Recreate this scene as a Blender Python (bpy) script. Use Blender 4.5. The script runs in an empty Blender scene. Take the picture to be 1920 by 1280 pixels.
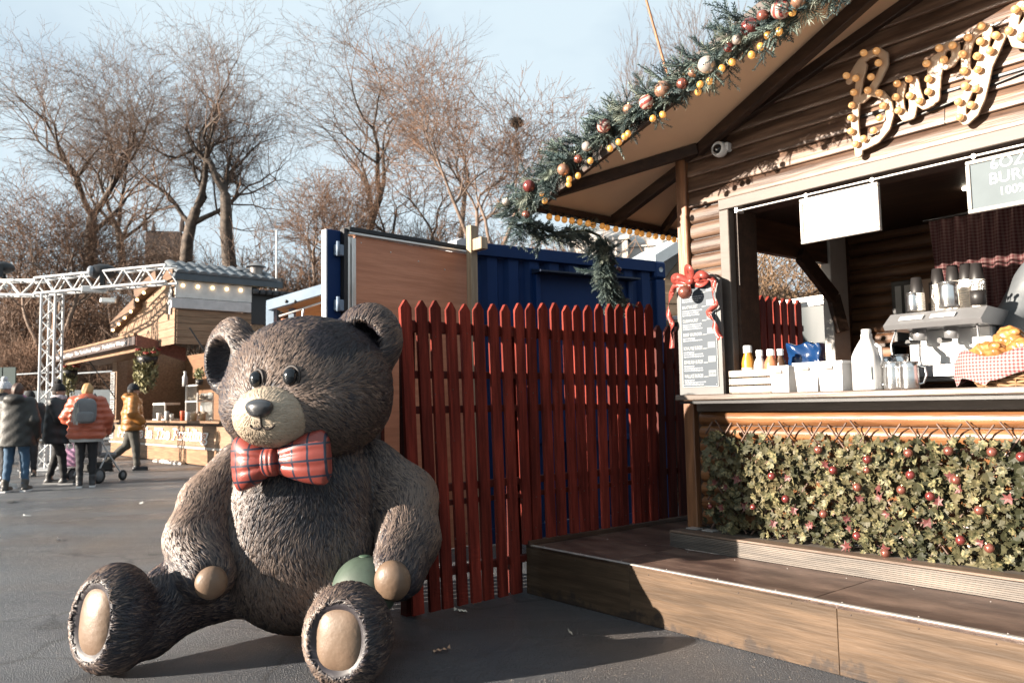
import bpy, math, random
import numpy as np
from mathutils import Vector, Matrix
random.seed(7); np.random.seed(7)
R = math.radians
scene = bpy.context.scene
COL = scene.collection

# ------------------------------------------------------------------ camera
FPX, EYE = 1500.0, 1.2                      # focal length in pixels of a 1920 wide picture, eye height
CAMROT = Matrix.Rotation(R(94.5), 4, 'X') @ Matrix.Rotation(R(-1.03), 4, 'Z')
cd_ = bpy.data.cameras.new('camera'); cam = bpy.data.objects.new('camera', cd_); COL.objects.link(cam)
cam.matrix_world = Matrix.Translation((0, 0, EYE)) @ CAMROT
cd_.sensor_width = 36; cd_.lens = 36 * FPX / 1920; cd_.clip_start = .05; cd_.clip_end = 2000
cd_.dof.use_dof = True; cd_.dof.focus_distance = 4.4; cd_.dof.aperture_fstop = 4.0
scene.camera = cam

# ------------------------------------------------------------------ sky, sun, exposure
SUN_AZ, SUN_EL = R(201), R(14.5)            # direction towards the sun, from +X counter clockwise
sdir = Vector((math.cos(SUN_AZ)*math.cos(SUN_EL), math.sin(SUN_AZ)*math.cos(SUN_EL), math.sin(SUN_EL)))
world = bpy.data.worlds.new('World'); scene.world = world; world.use_nodes = True
nt = world.node_tree; nt.nodes.clear()
wo = nt.nodes.new('ShaderNodeOutputWorld'); mixs = nt.nodes.new('ShaderNodeMixShader')
b1 = nt.nodes.new('ShaderNodeBackground'); b2 = nt.nodes.new('ShaderNodeBackground')
sky = nt.nodes.new('ShaderNodeTexSky'); sky.sky_type = 'NISHITA'; sky.sun_disc = False
sky.sun_elevation = SUN_EL; sky.sun_rotation = math.atan2(sdir.x, sdir.y); sky.air_density = 1.0; sky.dust_density = .6
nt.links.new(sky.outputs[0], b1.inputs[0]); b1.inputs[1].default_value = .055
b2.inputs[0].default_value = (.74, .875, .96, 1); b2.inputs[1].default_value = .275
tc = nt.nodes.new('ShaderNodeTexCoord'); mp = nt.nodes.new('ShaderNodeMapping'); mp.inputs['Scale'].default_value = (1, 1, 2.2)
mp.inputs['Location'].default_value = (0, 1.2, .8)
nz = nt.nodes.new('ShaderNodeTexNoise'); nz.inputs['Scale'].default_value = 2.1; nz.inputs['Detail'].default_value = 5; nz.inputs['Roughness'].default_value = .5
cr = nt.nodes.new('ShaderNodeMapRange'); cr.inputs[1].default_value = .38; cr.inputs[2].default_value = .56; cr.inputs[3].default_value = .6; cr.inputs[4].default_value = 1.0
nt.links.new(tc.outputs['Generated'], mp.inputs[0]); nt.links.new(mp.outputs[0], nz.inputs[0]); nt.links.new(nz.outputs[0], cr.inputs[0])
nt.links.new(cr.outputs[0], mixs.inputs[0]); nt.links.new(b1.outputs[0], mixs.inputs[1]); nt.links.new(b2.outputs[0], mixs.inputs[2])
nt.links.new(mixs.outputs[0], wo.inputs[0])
sl = bpy.data.lights.new('sun', 'SUN'); sl.energy = 5.0; sl.angle = R(.5); sl.color = (1, .88, .74)
so = bpy.data.objects.new('sun', sl); COL.objects.link(so); so.rotation_euler = sdir.to_track_quat('Z', 'Y').to_euler(); so.location = (-8, -3, 6)
vs = scene.view_settings
scene.display_settings.display_device = 'sRGB'; vs.view_transform = 'Standard'; vs.look = 'None'; vs.gamma = 1; vs.use_curve_mapping = False
vs.exposure = 1.9

# ------------------------------------------------------------------ layout helpers: a picture direction met with a real plane
M3 = np.array(CAMROT.to_3x3()); CPOS = np.array([0, 0, EYE])
def ray(px, py): return M3 @ np.array([(px-960)/FPX, -(py-640)/FPX, -1.0])
def gnd(px, py, z=0.0):
    d = ray(px, py); return CPOS + d*((z-EYE)/d[2])
def onpl(px, py, p, n):
    d = ray(px, py); n = np.asarray(n); return CPOS + d*(((np.asarray(p)-CPOS)@n)/(d@n))
def dep(px, py, Y):
    d = ray(px, py); return CPOS + d*(Y/d[1])
class Frame:
    def __init__(s, o, rz):
        s.o = np.array([o[0], o[1], 0.0]); s.rz = rz
        s.U = np.array([math.cos(rz), math.sin(rz), 0]); s.P = np.array([-math.sin(rz), math.cos(rz), 0]); s.Z = np.array([0, 0, 1.0])
    def w(s, u, d, z): return s.o + s.U*u + s.P*d + s.Z*z
    def l(s, p): q = np.asarray(p)-s.o; return np.array([q@s.U, q@s.P, p[2]])
    def fac(s, px, py, d=0.0): return s.l(onpl(px, py, s.w(0, d, 0), s.P))
    def side(s, px, py, u=0.0): return s.l(onpl(px, py, s.w(u, 0, 0), s.U))

# ------------------------------------------------------------------ materials
MATS = {}
def mat(name, col, rough=.6, var=.12, scale=6, metal=0, bump=0, bscale=60, stretch=(1, 1, 1), rand=.0, spec=.5, emit=None, estr=0,
        col2=None, mixs_=(.4, .65), trans=0, alpha=1, coat=0, coord='Object'):
    if name in MATS: return MATS[name]
    m = bpy.data.materials.new(name); m.use_nodes = True; t = m.node_tree; N = t.nodes; L = t.links
    b = N['Principled BSDF']; b.inputs['Roughness'].default_value = rough; b.inputs['Metallic'].default_value = metal
    b.inputs['Specular IOR Level'].default_value = spec
    if coat: b.inputs['Coat Weight'].default_value = coat; b.inputs['Coat Roughness'].default_value = .15
    c = N.new('ShaderNodeTexCoord'); mp = N.new('ShaderNodeMapping'); mp.inputs['Scale'].default_value = stretch
    L.new(c.outputs[coord], mp.inputs[0])
    oi = N.new('ShaderNodeObjectInfo')
    ad = N.new('ShaderNodeVectorMath'); ad.operation = 'ADD'; sc_ = N.new('ShaderNodeVectorMath'); sc_.operation = 'SCALE'
    cx = N.new('ShaderNodeCombineXYZ'); L.new(oi.outputs['Random'], cx.inputs[0]); L.new(oi.outputs['Random'], cx.inputs[1]); L.new(cx.outputs[0], sc_.inputs[0])
    sc_.inputs['Scale'].default_value = 37.0; L.new(mp.outputs[0], ad.inputs[0]); L.new(sc_.outputs[0], ad.inputs[1])
    n = N.new('ShaderNodeTexNoise'); n.inputs['Scale'].default_value = scale; n.inputs['Detail'].default_value = 6; n.inputs['Roughness'].default_value = .62
    L.new(ad.outputs[0], n.inputs[0])
    base = N.new('ShaderNodeMix'); base.data_type = 'RGBA'
    base.inputs[6].default_value = (*col, 1); base.inputs[7].default_value = (*(col2 or col), 1)
    if col2:
        mr = N.new('ShaderNodeMapRange'); mr.inputs[1].default_value = mixs_[0]; mr.inputs[2].default_value = mixs_[1]
        L.new(n.outputs[0], mr.inputs[0]); L.new(mr.outputs[0], base.inputs[0])
    else: base.inputs[0].default_value = 0
    mr2 = N.new('ShaderNodeMapRange'); mr2.inputs[1].default_value = .25; mr2.inputs[2].default_value = .75
    mr2.inputs[3].default_value = 1-var*1.6; mr2.inputs[4].default_value = 1+var*1.4; L.new(n.outputs[0], mr2.inputs[0])
    mr3 = N.new('ShaderNodeMapRange'); mr3.inputs[3].default_value = 1-rand; mr3.inputs[4].default_value = 1+rand; L.new(oi.outputs['Random'], mr3.inputs[0])
    mu = N.new('ShaderNodeMath'); mu.operation = 'MULTIPLY'; L.new(mr2.outputs[0], mu.inputs[0]); L.new(mr3.outputs[0], mu.inputs[1])
    hv = N.new('ShaderNodeHueSaturation'); L.new(mu.outputs[0], hv.inputs['Value']); L.new(base.outputs[2], hv.inputs['Color'])
    L.new(hv.outputs[0], b.inputs['Base Color'])
    if bump:
        n2 = N.new('ShaderNodeTexNoise'); n2.inputs['Scale'].default_value = bscale; n2.inputs['Detail'].default_value = 4; L.new(ad.outputs[0], n2.inputs[0])
        bp = N.new('ShaderNodeBump'); bp.inputs['Strength'].default_value = bump; bp.inputs['Distance'].default_value = .01
        L.new(n2.outputs[0], bp.inputs['Height']); L.new(bp.outputs[0], b.inputs['Normal'])
    if emit: b.inputs['Emission Color'].default_value = (*emit, 1); b.inputs['Emission Strength'].default_value = estr
    if trans: b.inputs['Transmission Weight'].default_value = trans
    if alpha < 1: b.inputs['Alpha'].default_value = alpha
    MATS[name] = m; return m
def wood(name, col, col2=None, rough=.5, axis=0, rand=.12, var=.16, bump=.25, coat=0):
    st = [7, 7, 7]; st[axis] = .6
    return mat(name, col, rough=rough, var=var, scale=3.2, stretch=tuple(st), bump=bump, bscale=9, rand=rand, col2=col2, coat=coat)
def check(name, c1, c2, scale, kind='gingham', rough=.7, axes=(0, 2), lw=.12, off=(0, 0)):
    """cloth with woven lines: gingham squares or tartan lines, from the object's own coordinates"""
    if name in MATS: return MATS[name]
    m = bpy.data.materials.new(name); m.use_nodes = True; t = m.node_tree; N = t.nodes; L = t.links; b = N['Principled BSDF']
    b.inputs['Roughness'].default_value = rough
    c = N.new('ShaderNodeTexCoord'); s = N.new('ShaderNodeSeparateXYZ'); L.new(c.outputs['Object'], s.inputs[0])
    f = []
    for k, a in enumerate(axes):
        mu = N.new('ShaderNodeMath'); mu.operation = 'MULTIPLY_ADD'; mu.inputs[1].default_value = scale; mu.inputs[2].default_value = off[k]; L.new(s.outputs[a], mu.inputs[0])
        fr = N.new('ShaderNodeMath'); fr.operation = 'FRACT'; L.new(mu.outputs[0], fr.inputs[0])
        lt = N.new('ShaderNodeMath'); lt.operation = 'LESS_THAN'; lt.inputs[1].default_value = lw; L.new(fr.outputs[0], lt.inputs[0]); f.append(lt)
    mx = N.new('ShaderNodeMath'); L.new(f[0].outputs[0], mx.inputs[0]); L.new(f[1].outputs[0], mx.inputs[1])
    if kind == 'gingham':
        mx.operation = 'ADD'; h = N.new('ShaderNodeMath'); h.operation = 'MULTIPLY'; h.inputs[1].default_value = .5; L.new(mx.outputs[0], h.inputs[0]); out = h
    else: mx.operation = 'MAXIMUM'; out = mx
    mix = N.new('ShaderNodeMix'); mix.data_type = 'RGBA'; mix.inputs[6].default_value = (*c1, 1); mix.inputs[7].default_value = (*c2, 1); L.new(out.outputs[0], mix.inputs[0])
    L.new(mix.outputs[2], b.inputs['Base Color']); MATS[name] = m; return m

# ------------------------------------------------------------------ mesh building
class MB:
    def __init__(s): s.v = []; s.f = []; s.sm = []
    def add(s, vs_, fs, smooth=False):
        o = len(s.v); s.v += [tuple(map(float, v)) for v in vs_]; s.f += [tuple(i+o for i in f) for f in fs]; s.sm += [smooth]*len(fs); return s
    def box(s, x0, x1, y0, y1, z0, z1, b=0.0, M=None):
        lo = np.array([min(x0, x1), min(y0, y1), min(z0, z1)]); hi = np.array([max(x0, x1), max(y0, y1), max(z0, z1)])
        b = min(b, .45*float(min(hi-lo)))
        if b <= 0:
            vs_ = [(X, Y, Zz) for X in (lo[0], hi[0]) for Y in (lo[1], hi[1]) for Zz in (lo[2], hi[2])]
            fs = [(0, 1, 3, 2), (4, 6, 7, 5), (0, 4, 5, 1), (2, 3, 7, 6), (0, 2, 6, 4), (1, 5, 7, 3)]
        else:
            vs_ = []; ix = {}
            for c in range(8):
                sg = [(c >> a) & 1 for a in range(3)]
                for a in range(3):
                    p = [(hi[k] if sg[k] else lo[k]) if k == a else (hi[k]-b if sg[k] else lo[k]+b) for k in range(3)]
                    ix[(c, a)] = len(vs_); vs_.append(tuple(p))
            fs = []
            for a in range(3):
                o1, o2 = [k for k in range(3) if k != a]
                for sg in (0, 1):
                    q = [sg << a, (sg << a) | (1 << o1), (sg << a) | (1 << o1) | (1 << o2), (sg << a) | (1 << o2)]
                    fs.append([ix[(c, a)] for c in q])
                for s1 in (0, 1):
                    for s2 in (0, 1):
                        c0 = (s1 << o1) | (s2 << o2); c1 = c0 | (1 << a)
                        fs.append([ix[(c0, o1)], ix[(c1, o1)], ix[(c1, o2)], ix[(c0, o2)]])
            for c in range(8): fs.append([ix[(c, a)] for a in range(3)])
            V = np.array(vs_); ce = (lo+hi)/2; out = []
            for f in fs:
                P = V[f]; n = np.cross(P[1]-P[0], P[2]-P[0])
                out.append(tuple(f) if n @ (P.mean(0)-ce) > 0 else tuple(f[::-1]))
            fs = out
        if M is not None: vs_ = [tuple(M @ Vector(v)) for v in vs_]
        return s.add(vs_, fs)
    def beam(s, a, b, w, h, up=(0, 0, 1), bev=.004):
        a = Vector(a); b = Vector(b); x = (b-a); ln = x.length; x.normalize(); up = Vector(up)
        y = up.cross(x).normalized(); z = x.cross(y)
        M = Matrix((x, y, z)).transposed().to_4x4(); M.translation = a
        return s.box(0, ln, -w/2, w/2, -h/2, h/2, bev, M)
    def tube(s, pts, rad, n=8, caps=True, smooth=True):
        pts = [Vector(p) for p in pts]; k = len(pts)
        if not hasattr(rad, '__len__'): rad = [rad]*k
        t0 = (pts[1]-pts[0]).normalized(); u = t0.orthogonal().normalized(); vs_ = []; fs = []
        for i, p in enumerate(pts):
            t = (pts[min(i+1, k-1)]-pts[max(i-1, 0)]).normalized(); u = (u-t*u.dot(t))
            u = u.normalized() if u.length > 1e-6 else t.orthogonal().normalized(); w = t.cross(u)
            for j in range(n):
                a = 2*math.pi*j/n; vs_.append(p+(u*math.cos(a)+w*math.sin(a))*rad[i])
        for i in range(k-1):
            for j in range(n):
                j2 = (j+1) % n; fs.append((i*n+j, i*n+j2, (i+1)*n+j2, (i+1)*n+j))
        s.add(vs_, fs, smooth)
        if caps:
            s.add(vs_[:n], [tuple(range(n))[::-1]]); s.add(vs_[-n:], [tuple(range(n))])
        return s
    def ell(s, c, r, n=12, m=8, M=None):
        if not hasattr(r, '__len__'): r = (r, r, r)
        vs_ = [(0, 0, r[2])]
        for i in range(1, m):
            a = math.pi*i/m
            for j in range(n):
                b = 2*math.pi*j/n; vs_.append((r[0]*math.sin(a)*math.cos(b), r[1]*math.sin(a)*math.sin(b), r[2]*math.cos(a)))
        vs_.append((0, 0, -r[2])); e = len(vs_)-1
        fs = [(0, 1+j, 1+(j+1) % n) for j in range(n)]
        for i in range(m-2):
            for j in range(n): fs.append((1+i*n+j, 1+(i+1)*n+j, 1+(i+1)*n+(j+1) % n, 1+i*n+(j+1) % n))
        fs += [(1+(m-2)*n+j, e, 1+(m-2)*n+(j+1) % n) for j in range(n)]
        if M is not None: vs_ = [tuple(M @ Vector(v)) for v in vs_]
        return s.add([(v[0]+c[0], v[1]+c[1], v[2]+c[2]) for v in vs_], fs, True)
    def lathe(s, prof, c=(0, 0, 0), n=16, M=None, smooth=True):
        vs_ = []; fs = []
        for r, z in prof:
            for j in range(n):
                a = 2*math.pi*j/n; vs_.append((r*math.cos(a), r*math.sin(a), z))
        for i in range(len(prof)-1):
            for j in range(n): fs.append((i*n+j, i*n+(j+1) % n, (i+1)*n+(j+1) % n, (i+1)*n+j))
        if M is not None: vs_ = [tuple(M @ Vector(v)) for v in vs_]
        return s.add([(v[0]+c[0], v[1]+c[1], v[2]+c[2]) for v in vs_], fs, smooth)
    def prism(s, poly, y0, y1, M=None, axes=(0, 2, 1)):
        """polygon in two axes, extruded along the third"""
        n = len(poly); vs_ = []
        for y in (y0, y1):
            for p in poly:
                q = [0, 0, 0]; q[axes[0]] = p[0]; q[axes[1]] = p[1]; q[axes[2]] = y; vs_.append(tuple(q))
        fs = [tuple(range(n)), tuple(range(2*n-1, n-1, -1))]+[(i, i+n, (i+1) % n+n, (i+1) % n) for i in range(n)]
        if M is not None: vs_ = [tuple(M @ Vector(v)) for v in vs_]
        return s.add(vs_, fs)
    def mesh(s, name, fix=False):
        me = bpy.data.meshes.new(name); me.from_pydata(s.v, [], s.f); me.polygons.foreach_set('use_smooth', s.sm)
        if fix:
            import bmesh
            bm = bmesh.new(); bm.from_mesh(me); bmesh.ops.recalc_face_normals(bm, faces=bm.faces); bm.to_mesh(me); bm.free()
        me.update(); return me
def npmesh(name, V, F, smooth=True, col=None):
    """V (n,3), F (m,k) arrays to a mesh quickly; col (n,) an optional paint attribute"""
    V = np.asarray(V, np.float32); F = np.asarray(F, np.int32); me = bpy.data.meshes.new(name)
    me.vertices.add(len(V)); me.vertices.foreach_set('co', V.ravel()); k = F.shape[1]
    me.loops.add(F.size); me.loops.foreach_set('vertex_index', F.ravel()); me.polygons.add(len(F))
    me.polygons.foreach_set('loop_start', np.arange(0, F.size, k, dtype=np.int32)); me.polygons.foreach_set('loop_total', np.full(len(F), k, np.int32))
    me.polygons.foreach_set('use_smooth', np.full(len(F), smooth)); 
    if col is not None:
        a = me.attributes.new('paint', 'FLOAT', 'POINT'); a.data.foreach_set('value', np.asarray(col, np.float32))
    me.update(calc_edges=True); me.validate(); return me
def thing(name, label, cat, loc=(0, 0, 0), rz=0.0, group=None):
    o = bpy.data.objects.new(name, None); COL.objects.link(o); o.location = tuple(loc); o.rotation_euler = (0, 0, rz); o.empty_display_size = .1
    o['label'] = label; o['category'] = cat
    if group: o['group'] = group
    return o
def ob(name, me, m, parent=None, loc=(0, 0, 0), rot=(0, 0, 0), kind=None, label=None, scale=None):
    if isinstance(me, MB): me = me.mesh(name)
    if m is not None and not me.materials: me.materials.append(m)
    o = bpy.data.objects.new(name, me); COL.objects.link(o); o.location = tuple(loc); o.rotation_euler = rot
    if scale: o.scale = scale
    if parent is not None: o.parent = parent
    if kind: o['kind'] = kind
    if label: o['label'] = label
    return o
def tag(o, label, cat, group=None):
    o['label'] = label; o['category'] = cat
    if group: o['group'] = group
    return o
def dup(root, loc, rz=None, label=None, scale=None):
    r = root.copy(); COL.objects.link(r); r.location = tuple(loc)
    if rz is not None: r.rotation_euler = (0, 0, rz)
    if label: r['label'] = label
    if scale: r.scale = scale
    for ch in list(root.children):
        c = ch.copy(); COL.objects.link(c); c.parent = r
        for g in list(ch.children):
            d = g.copy(); COL.objects.link(d); d.parent = c
    return r
def text_mesh(s, size, depth=.003, align='LEFT', shear=0, off=0):
    cu = bpy.data.curves.new('lettering', 'FONT'); cu.body = s; cu.size = size; cu.extrude = depth; cu.align_x = align; cu.shear = shear; cu.resolution_u = 3; cu.offset = off
    o = bpy.data.objects.new('lettering', cu); COL.objects.link(o); dg = bpy.context.evaluated_depsgraph_get()
    me = bpy.data.meshes.new_from_object(o.evaluated_get(dg)); bpy.data.objects.remove(o); bpy.data.curves.remove(cu); me.materials.clear(); return me

# ------------------------------------------------------------------ distance fields and a surface net, for sculpted shapes
def s_ell(P, c, r, B=None):
    q = P-np.asarray(c)
    if B is not None: q = q @ np.asarray(B).T
    r = np.asarray(r, float); k0 = np.linalg.norm(q/r, axis=1); k1 = np.linalg.norm(q/(r*r), axis=1)+1e-9
    return k0*(k0-1)/k1
def s_cap(P, a, b, ra, rb):
    a = np.asarray(a, float); b = np.asarray(b, float); ba = b-a; h = np.clip(((P-a)@ba)/max(ba@ba, 1e-9), 0, 1)
    return np.linalg.norm(P-a-h[:, None]*ba, axis=1)-(ra+(rb-ra)*h)
def s_chain(P, pts, k=.03):
    d = None
    for a, b in zip(pts[:-1], pts[1:]):
        e = s_cap(P, a[:3], b[:3], a[3], b[3]); d = e if d is None else smin(d, e, k)
    return d
def smin(a, b, k):
    h = np.clip(.5+.5*(b-a)/k, 0, 1); return b*(1-h)+a*h-k*h*(1-h)
def surfnet(fn, lo, hi, res):
    lo = np.asarray(lo, float); n = np.maximum(np.ceil((np.asarray(hi)-lo)/res).astype(int)+1, 3)
    ax = [lo[i]+res*np.arange(n[i]) for i in range(3)]
    G = np.stack(np.meshgrid(*ax, indexing='ij'), -1).reshape(-1, 3); V = np.empty(len(G))
    for i in range(0, len(G), 400000): V[i:i+400000] = fn(G[i:i+400000])
    V = V.reshape(n); c = n-1; acc = np.zeros((*c, 3)); cnt = np.zeros(c)
    corner = lambda i, j, k: V[i:i+c[0], j:j+c[1], k:k+c[2]]
    for a in range(3):
        for p in (0, 1):
            for q in (0, 1):
                o0 = [0, 0, 0]; oth = [x for x in range(3) if x != a]; o0[oth[0]] = p; o0[oth[1]] = q; o1 = list(o0); o1[a] = 1
                A = corner(*o0); B = corner(*o1); mk = (A < 0) != (B < 0)
                with np.errstate(divide='ignore', invalid='ignore'): t = np.where(mk, A/(A-B), 0)
                pos = np.zeros((*c, 3)); pos[...] = o0; pos[..., a] += t
                acc += np.where(mk[..., None], pos, 0); cnt += mk
    act = cnt > 0; idx = -np.ones(c, int); idx[act] = np.arange(act.sum())
    cells = np.argwhere(act); VV = lo+res*(cells+acc[act]/cnt[act][:, None]); F = []
    for a in range(3):
        b, d = [(1, 2), (2, 0), (0, 1)][a]; sl0 = [slice(None)]*3; sl1 = [slice(None)]*3
        sl0[a] = slice(0, n[a]-1); sl1[a] = slice(1, n[a]); A = V[tuple(sl0)]; B = V[tuple(sl1)]
        e = np.argwhere((A < 0) != (B < 0)); e = e[(e[:, b] > 0) & (e[:, d] > 0) & (e[:, b] < c[b]) & (e[:, d] < c[d])]
        if len(e) == 0: continue
        s_ = V[tuple(e.T)] < 0
        def at(db, dd): x = e.copy(); x[:, b] += db; x[:, d] += dd; return idx[tuple(x.T)]
        q = np.stack([at(-1, -1), at(0, -1), at(0, 0), at(-1, 0)], 1); q[~s_] = q[~s_][:, ::-1]; F.append(q)
    return VV, np.concatenate(F)
def sculpt(name, fn, lo, hi, res, m, parent=None, loc=(0, 0, 0), rot=(0, 0, 0), label=None, tri=False, **kw):
    V, F = surfnet(fn, lo, hi, res); return ob(name, npmesh(name, V, F), m, parent, loc, rot, label=label, **kw)
def chainbox(pts, pad=.06):
    P = np.array([p[:3] for p in pts]); r = max(p[3] for p in pts)+pad; return P.min(0)-r, P.max(0)+r
# ================================================================== GROUND, HILL
def ground_mat():
    m = bpy.data.materials.new('asphalt'); m.use_nodes = True; t = m.node_tree; N = t.nodes; L = t.links; b = N['Principled BSDF']
    c = N.new('ShaderNodeTexCoord')
    def noise(s, d=5, r=.6, st=(1, 1, 1), rot=0):
        mp = N.new('ShaderNodeMapping'); mp.inputs['Scale'].default_value = st; mp.inputs['Rotation'].default_value = (0, 0, rot); L.new(c.outputs['Object'], mp.inputs[0])
        n = N.new('ShaderNodeTexNoise'); n.inputs['Scale'].default_value = s; n.inputs['Detail'].default_value = d; n.inputs['Roughness'].default_value = r; L.new(mp.outputs[0], n.inputs[0]); return n.outputs[0]
    def mr(x, a, b_, lo, hi):
        n = N.new('ShaderNodeMapRange'); n.inputs[1].default_value = a; n.inputs[2].default_value = b_; n.inputs[3].default_value = lo; n.inputs[4].default_value = hi; L.new(x, n.inputs[0]); return n.outputs[0]
    def mixc(f, A, B):
        n = N.new('ShaderNodeMix'); n.data_type = 'RGBA'; L.new(f, n.inputs[0])
        for k, x in ((6, A), (7, B)):
            if isinstance(x, tuple): n.inputs[k].default_value = (*x, 1)
            else: L.new(x, n.inputs[k])
        return n.outputs[2]
    big = noise(.55, 6, .6); streak = noise(.5, 4, .5, (.16, 2.2, 1), .12); fine = noise(170, 2, .7)
    vo = N.new('ShaderNodeTexVoronoi'); vo.inputs['Scale'].default_value = 95; L.new(c.outputs['Object'], vo.inputs['Vector'])
    stone = mr(vo.outputs['Distance'], .12, .42, 1, 0); cellv = N.new('ShaderNodeSeparateColor'); L.new(vo.outputs['Color'], cellv.inputs[0])
    pick = mr(cellv.outputs[0], .62, .9, 0, 1); mulp = N.new('ShaderNodeMath'); mulp.operation = 'MULTIPLY'; L.new(stone, mulp.inputs[0]); L.new(pick, mulp.inputs[1])
    base = mixc(mr(big, .38, .62, 0, 1), (.072, .08, .094), (.118, .126, .138))
    base = mixc(mr(streak, .5, .7, 0, .75), base, (.048, .052, .062))
    base = mixc(mr(noise(.35, 3), .5, .66, 0, .7), base, (.14, .105, .08))
    wn = N.new('ShaderNodeVectorMath'); wn.operation = 'MULTIPLY_ADD'; wn.inputs[1].default_value = (.9, .9, .9); nzc = N.new('ShaderNodeTexNoise'); nzc.inputs['Scale'].default_value = 1.3; L.new(c.outputs['Object'], nzc.inputs[0]); L.new(nzc.outputs['Color'], wn.inputs[0]); L.new(c.outputs['Object'], wn.inputs[2])
    vc = N.new('ShaderNodeTexVoronoi'); vc.feature = 'DISTANCE_TO_EDGE'; vc.inputs['Scale'].default_value = .33; L.new(wn.outputs[0], vc.inputs['Vector']); base = mixc(mr(vc.outputs['Distance'], .0, .010, .7, 0), base, (.018, .019, .023))
    base = mixc(mulp.outputs[0], base, (.20, .16, .13))
    base = mixc(mr(fine, .3, .7, .28, 0), base, (.02, .02, .024))
    L.new(base, b.inputs['Base Color'])
    ro = N.new('ShaderNodeMath'); ro.operation = 'ADD'; L.new(mr(noise(.8, 4, .6, (.5, 1.3, 1), .2), .4, .65, .26, .55), ro.inputs[0]); L.new(mr(fine, .3, .7, -.06, .1), ro.inputs[1]); L.new(ro.outputs[0], b.inputs['Roughness'])
    bp = N.new('ShaderNodeBump'); bp.inputs['Strength'].default_value = 1.0; bp.inputs['Distance'].default_value = .012
    ad = N.new('ShaderNodeMath'); ad.operation = 'ADD'; L.new(fine, ad.inputs[0]); L.new(stone, ad.inputs[1]); L.new(ad.outputs[0], bp.inputs['Height']); L.new(bp.outputs[0], b.inputs['Normal'])
    return m
g = MB(); g.add([(-600, -120, 0), (600, -120, 0), (600, 900, 0), (-600, 900, 0)], [(0, 1, 2, 3)])
ob('ground', g, ground_mat(), kind='structure')
def hill_z(x, y):
    t = np.clip((y-31-.05*np.abs(x+6))/30, 0, 1); return 10.5*t*t*(3-2*t)*(.85+.15*np.sin(x*.08+1))+.25*np.sin(x*.5)*np.sin(y*.43)*np.clip(t*8, 0, 1)-.05
hx = np.linspace(-70, 70, 141); hy = np.linspace(30, 140, 90); GX, GY = np.meshgrid(hx, hy, indexing='ij'); GZ = hill_z(GX, GY)+np.random.uniform(-.12, .12, GX.shape)*(GY > 33)
HV = np.stack([GX, GY, GZ], -1).reshape(-1, 3); ii = np.arange(140*89); a_ = (ii//89)*90+ii % 89
ob('hill', npmesh('hill', HV, np.stack([a_, a_+90, a_+91, a_+1], 1)), mat('hill_earth', (.035, .03, .024), rough=.95, col2=(.075, .055, .035), scale=.6, bump=.6, bscale=3), kind='structure')

# ================================================================== BURGER STALL
ST = Frame((1.164, 5.176), R(-50.6))
brown = wood('brown_plank', (.062, .031, .019), (.165, .10, .066), rough=.45, rand=.2, coat=.1)
log_m = wood('orange_log', (.15, .06, .022), (.24, .11, .045), rough=.4, rand=.12, coat=.2)
dark_brown = wood('dark_beam', (.028, .014, .009), (.05, .026, .016), rough=.55)
dark_y = wood('dark_beam_deep', (.045, .022, .014), (.075, .04, .024), rough=.5, axis=1)
post_m = wood('post_wood', (.15, .065, .03), (.24, .11, .05), rough=.45, axis=2)
trim_m = mat('painted_trim', (.098, .08, .069), rough=.55, var=.1, scale=5, stretch=(.6, 4, 4), bump=.15, bscale=20)
soffit_m = mat('soffit', (.85, .60, .40), rough=.35, var=.06, scale=1.5, spec=.5)
black_m = mat('black_metal', (.012, .012, .014), rough=.45)
bulb_gold = mat('gold_bulb', (.70, .38, .11), rough=.14, metal=.4, var=.05, emit=(1, .42, .09), estr=.10, coat=.6)
bulb_amber = mat('lit_amber_bulb', (.62, .30, .08), rough=.15, var=.05, emit=(1, .52, .12), estr=.3, coat=.5)
stall = thing('burger_stall', 'brown log-clad burger stall with open serving hatch and overhanging roof', 'market stall', ST.w(0, 0, .4), ST.rz)
ZB = -.4                                   # the stall's Empty stands on the deck
def sp(name, mb, m, label=None, kind=None, parent=None): return ob(name, mb, m, parent or stall, (0, 0, ZB) if (parent or stall) is stall else (0, 0, 0), label=label, kind=kind)
SL, E0 = .31, .026
def roofz(u): return 2.817+SL*(u-E0)
def log_plank(z0, z1, u0, u1, cut=False, bulge=.018, inside=False, y=0.0, lap=False):
    prof = [(0, z0+.002), (-.006, z0+.004), (-bulge*.85, z0+.22*(z1-z0)), (-bulge, z0+.5*(z1-z0)), (-bulge*.9, z0+.75*(z1-z0)), (-.008, z1-.004), (0, z1-.002)]
    if lap: prof = [(0, z0), (-.020, z0+.001), (-.022, z0+.006), (-.019, z0+.03), (-.014, z0+.6*(z1-z0)), (-.009, z1-.003), (-.004, z1), (0, z1)]
    if inside: prof = [(-d, z) for d, z in prof]
    mb = MB(); n = len(prof); vs_ = []
    for e in (0, 1):
        for d, z in prof: vs_.append(((max(u0, (z-2.80)/SL+E0) if cut else u0) if e == 0 else u1, y+d, z))
    mb.add(vs_, [(i, i+1, n+i+1, n+i) for i in range(n-1)], True); mb.add(vs_, [tuple(range(n)), tuple(range(2*n-1, n-1, -1))]); return mb
k = 0; z = 2.455
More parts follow.
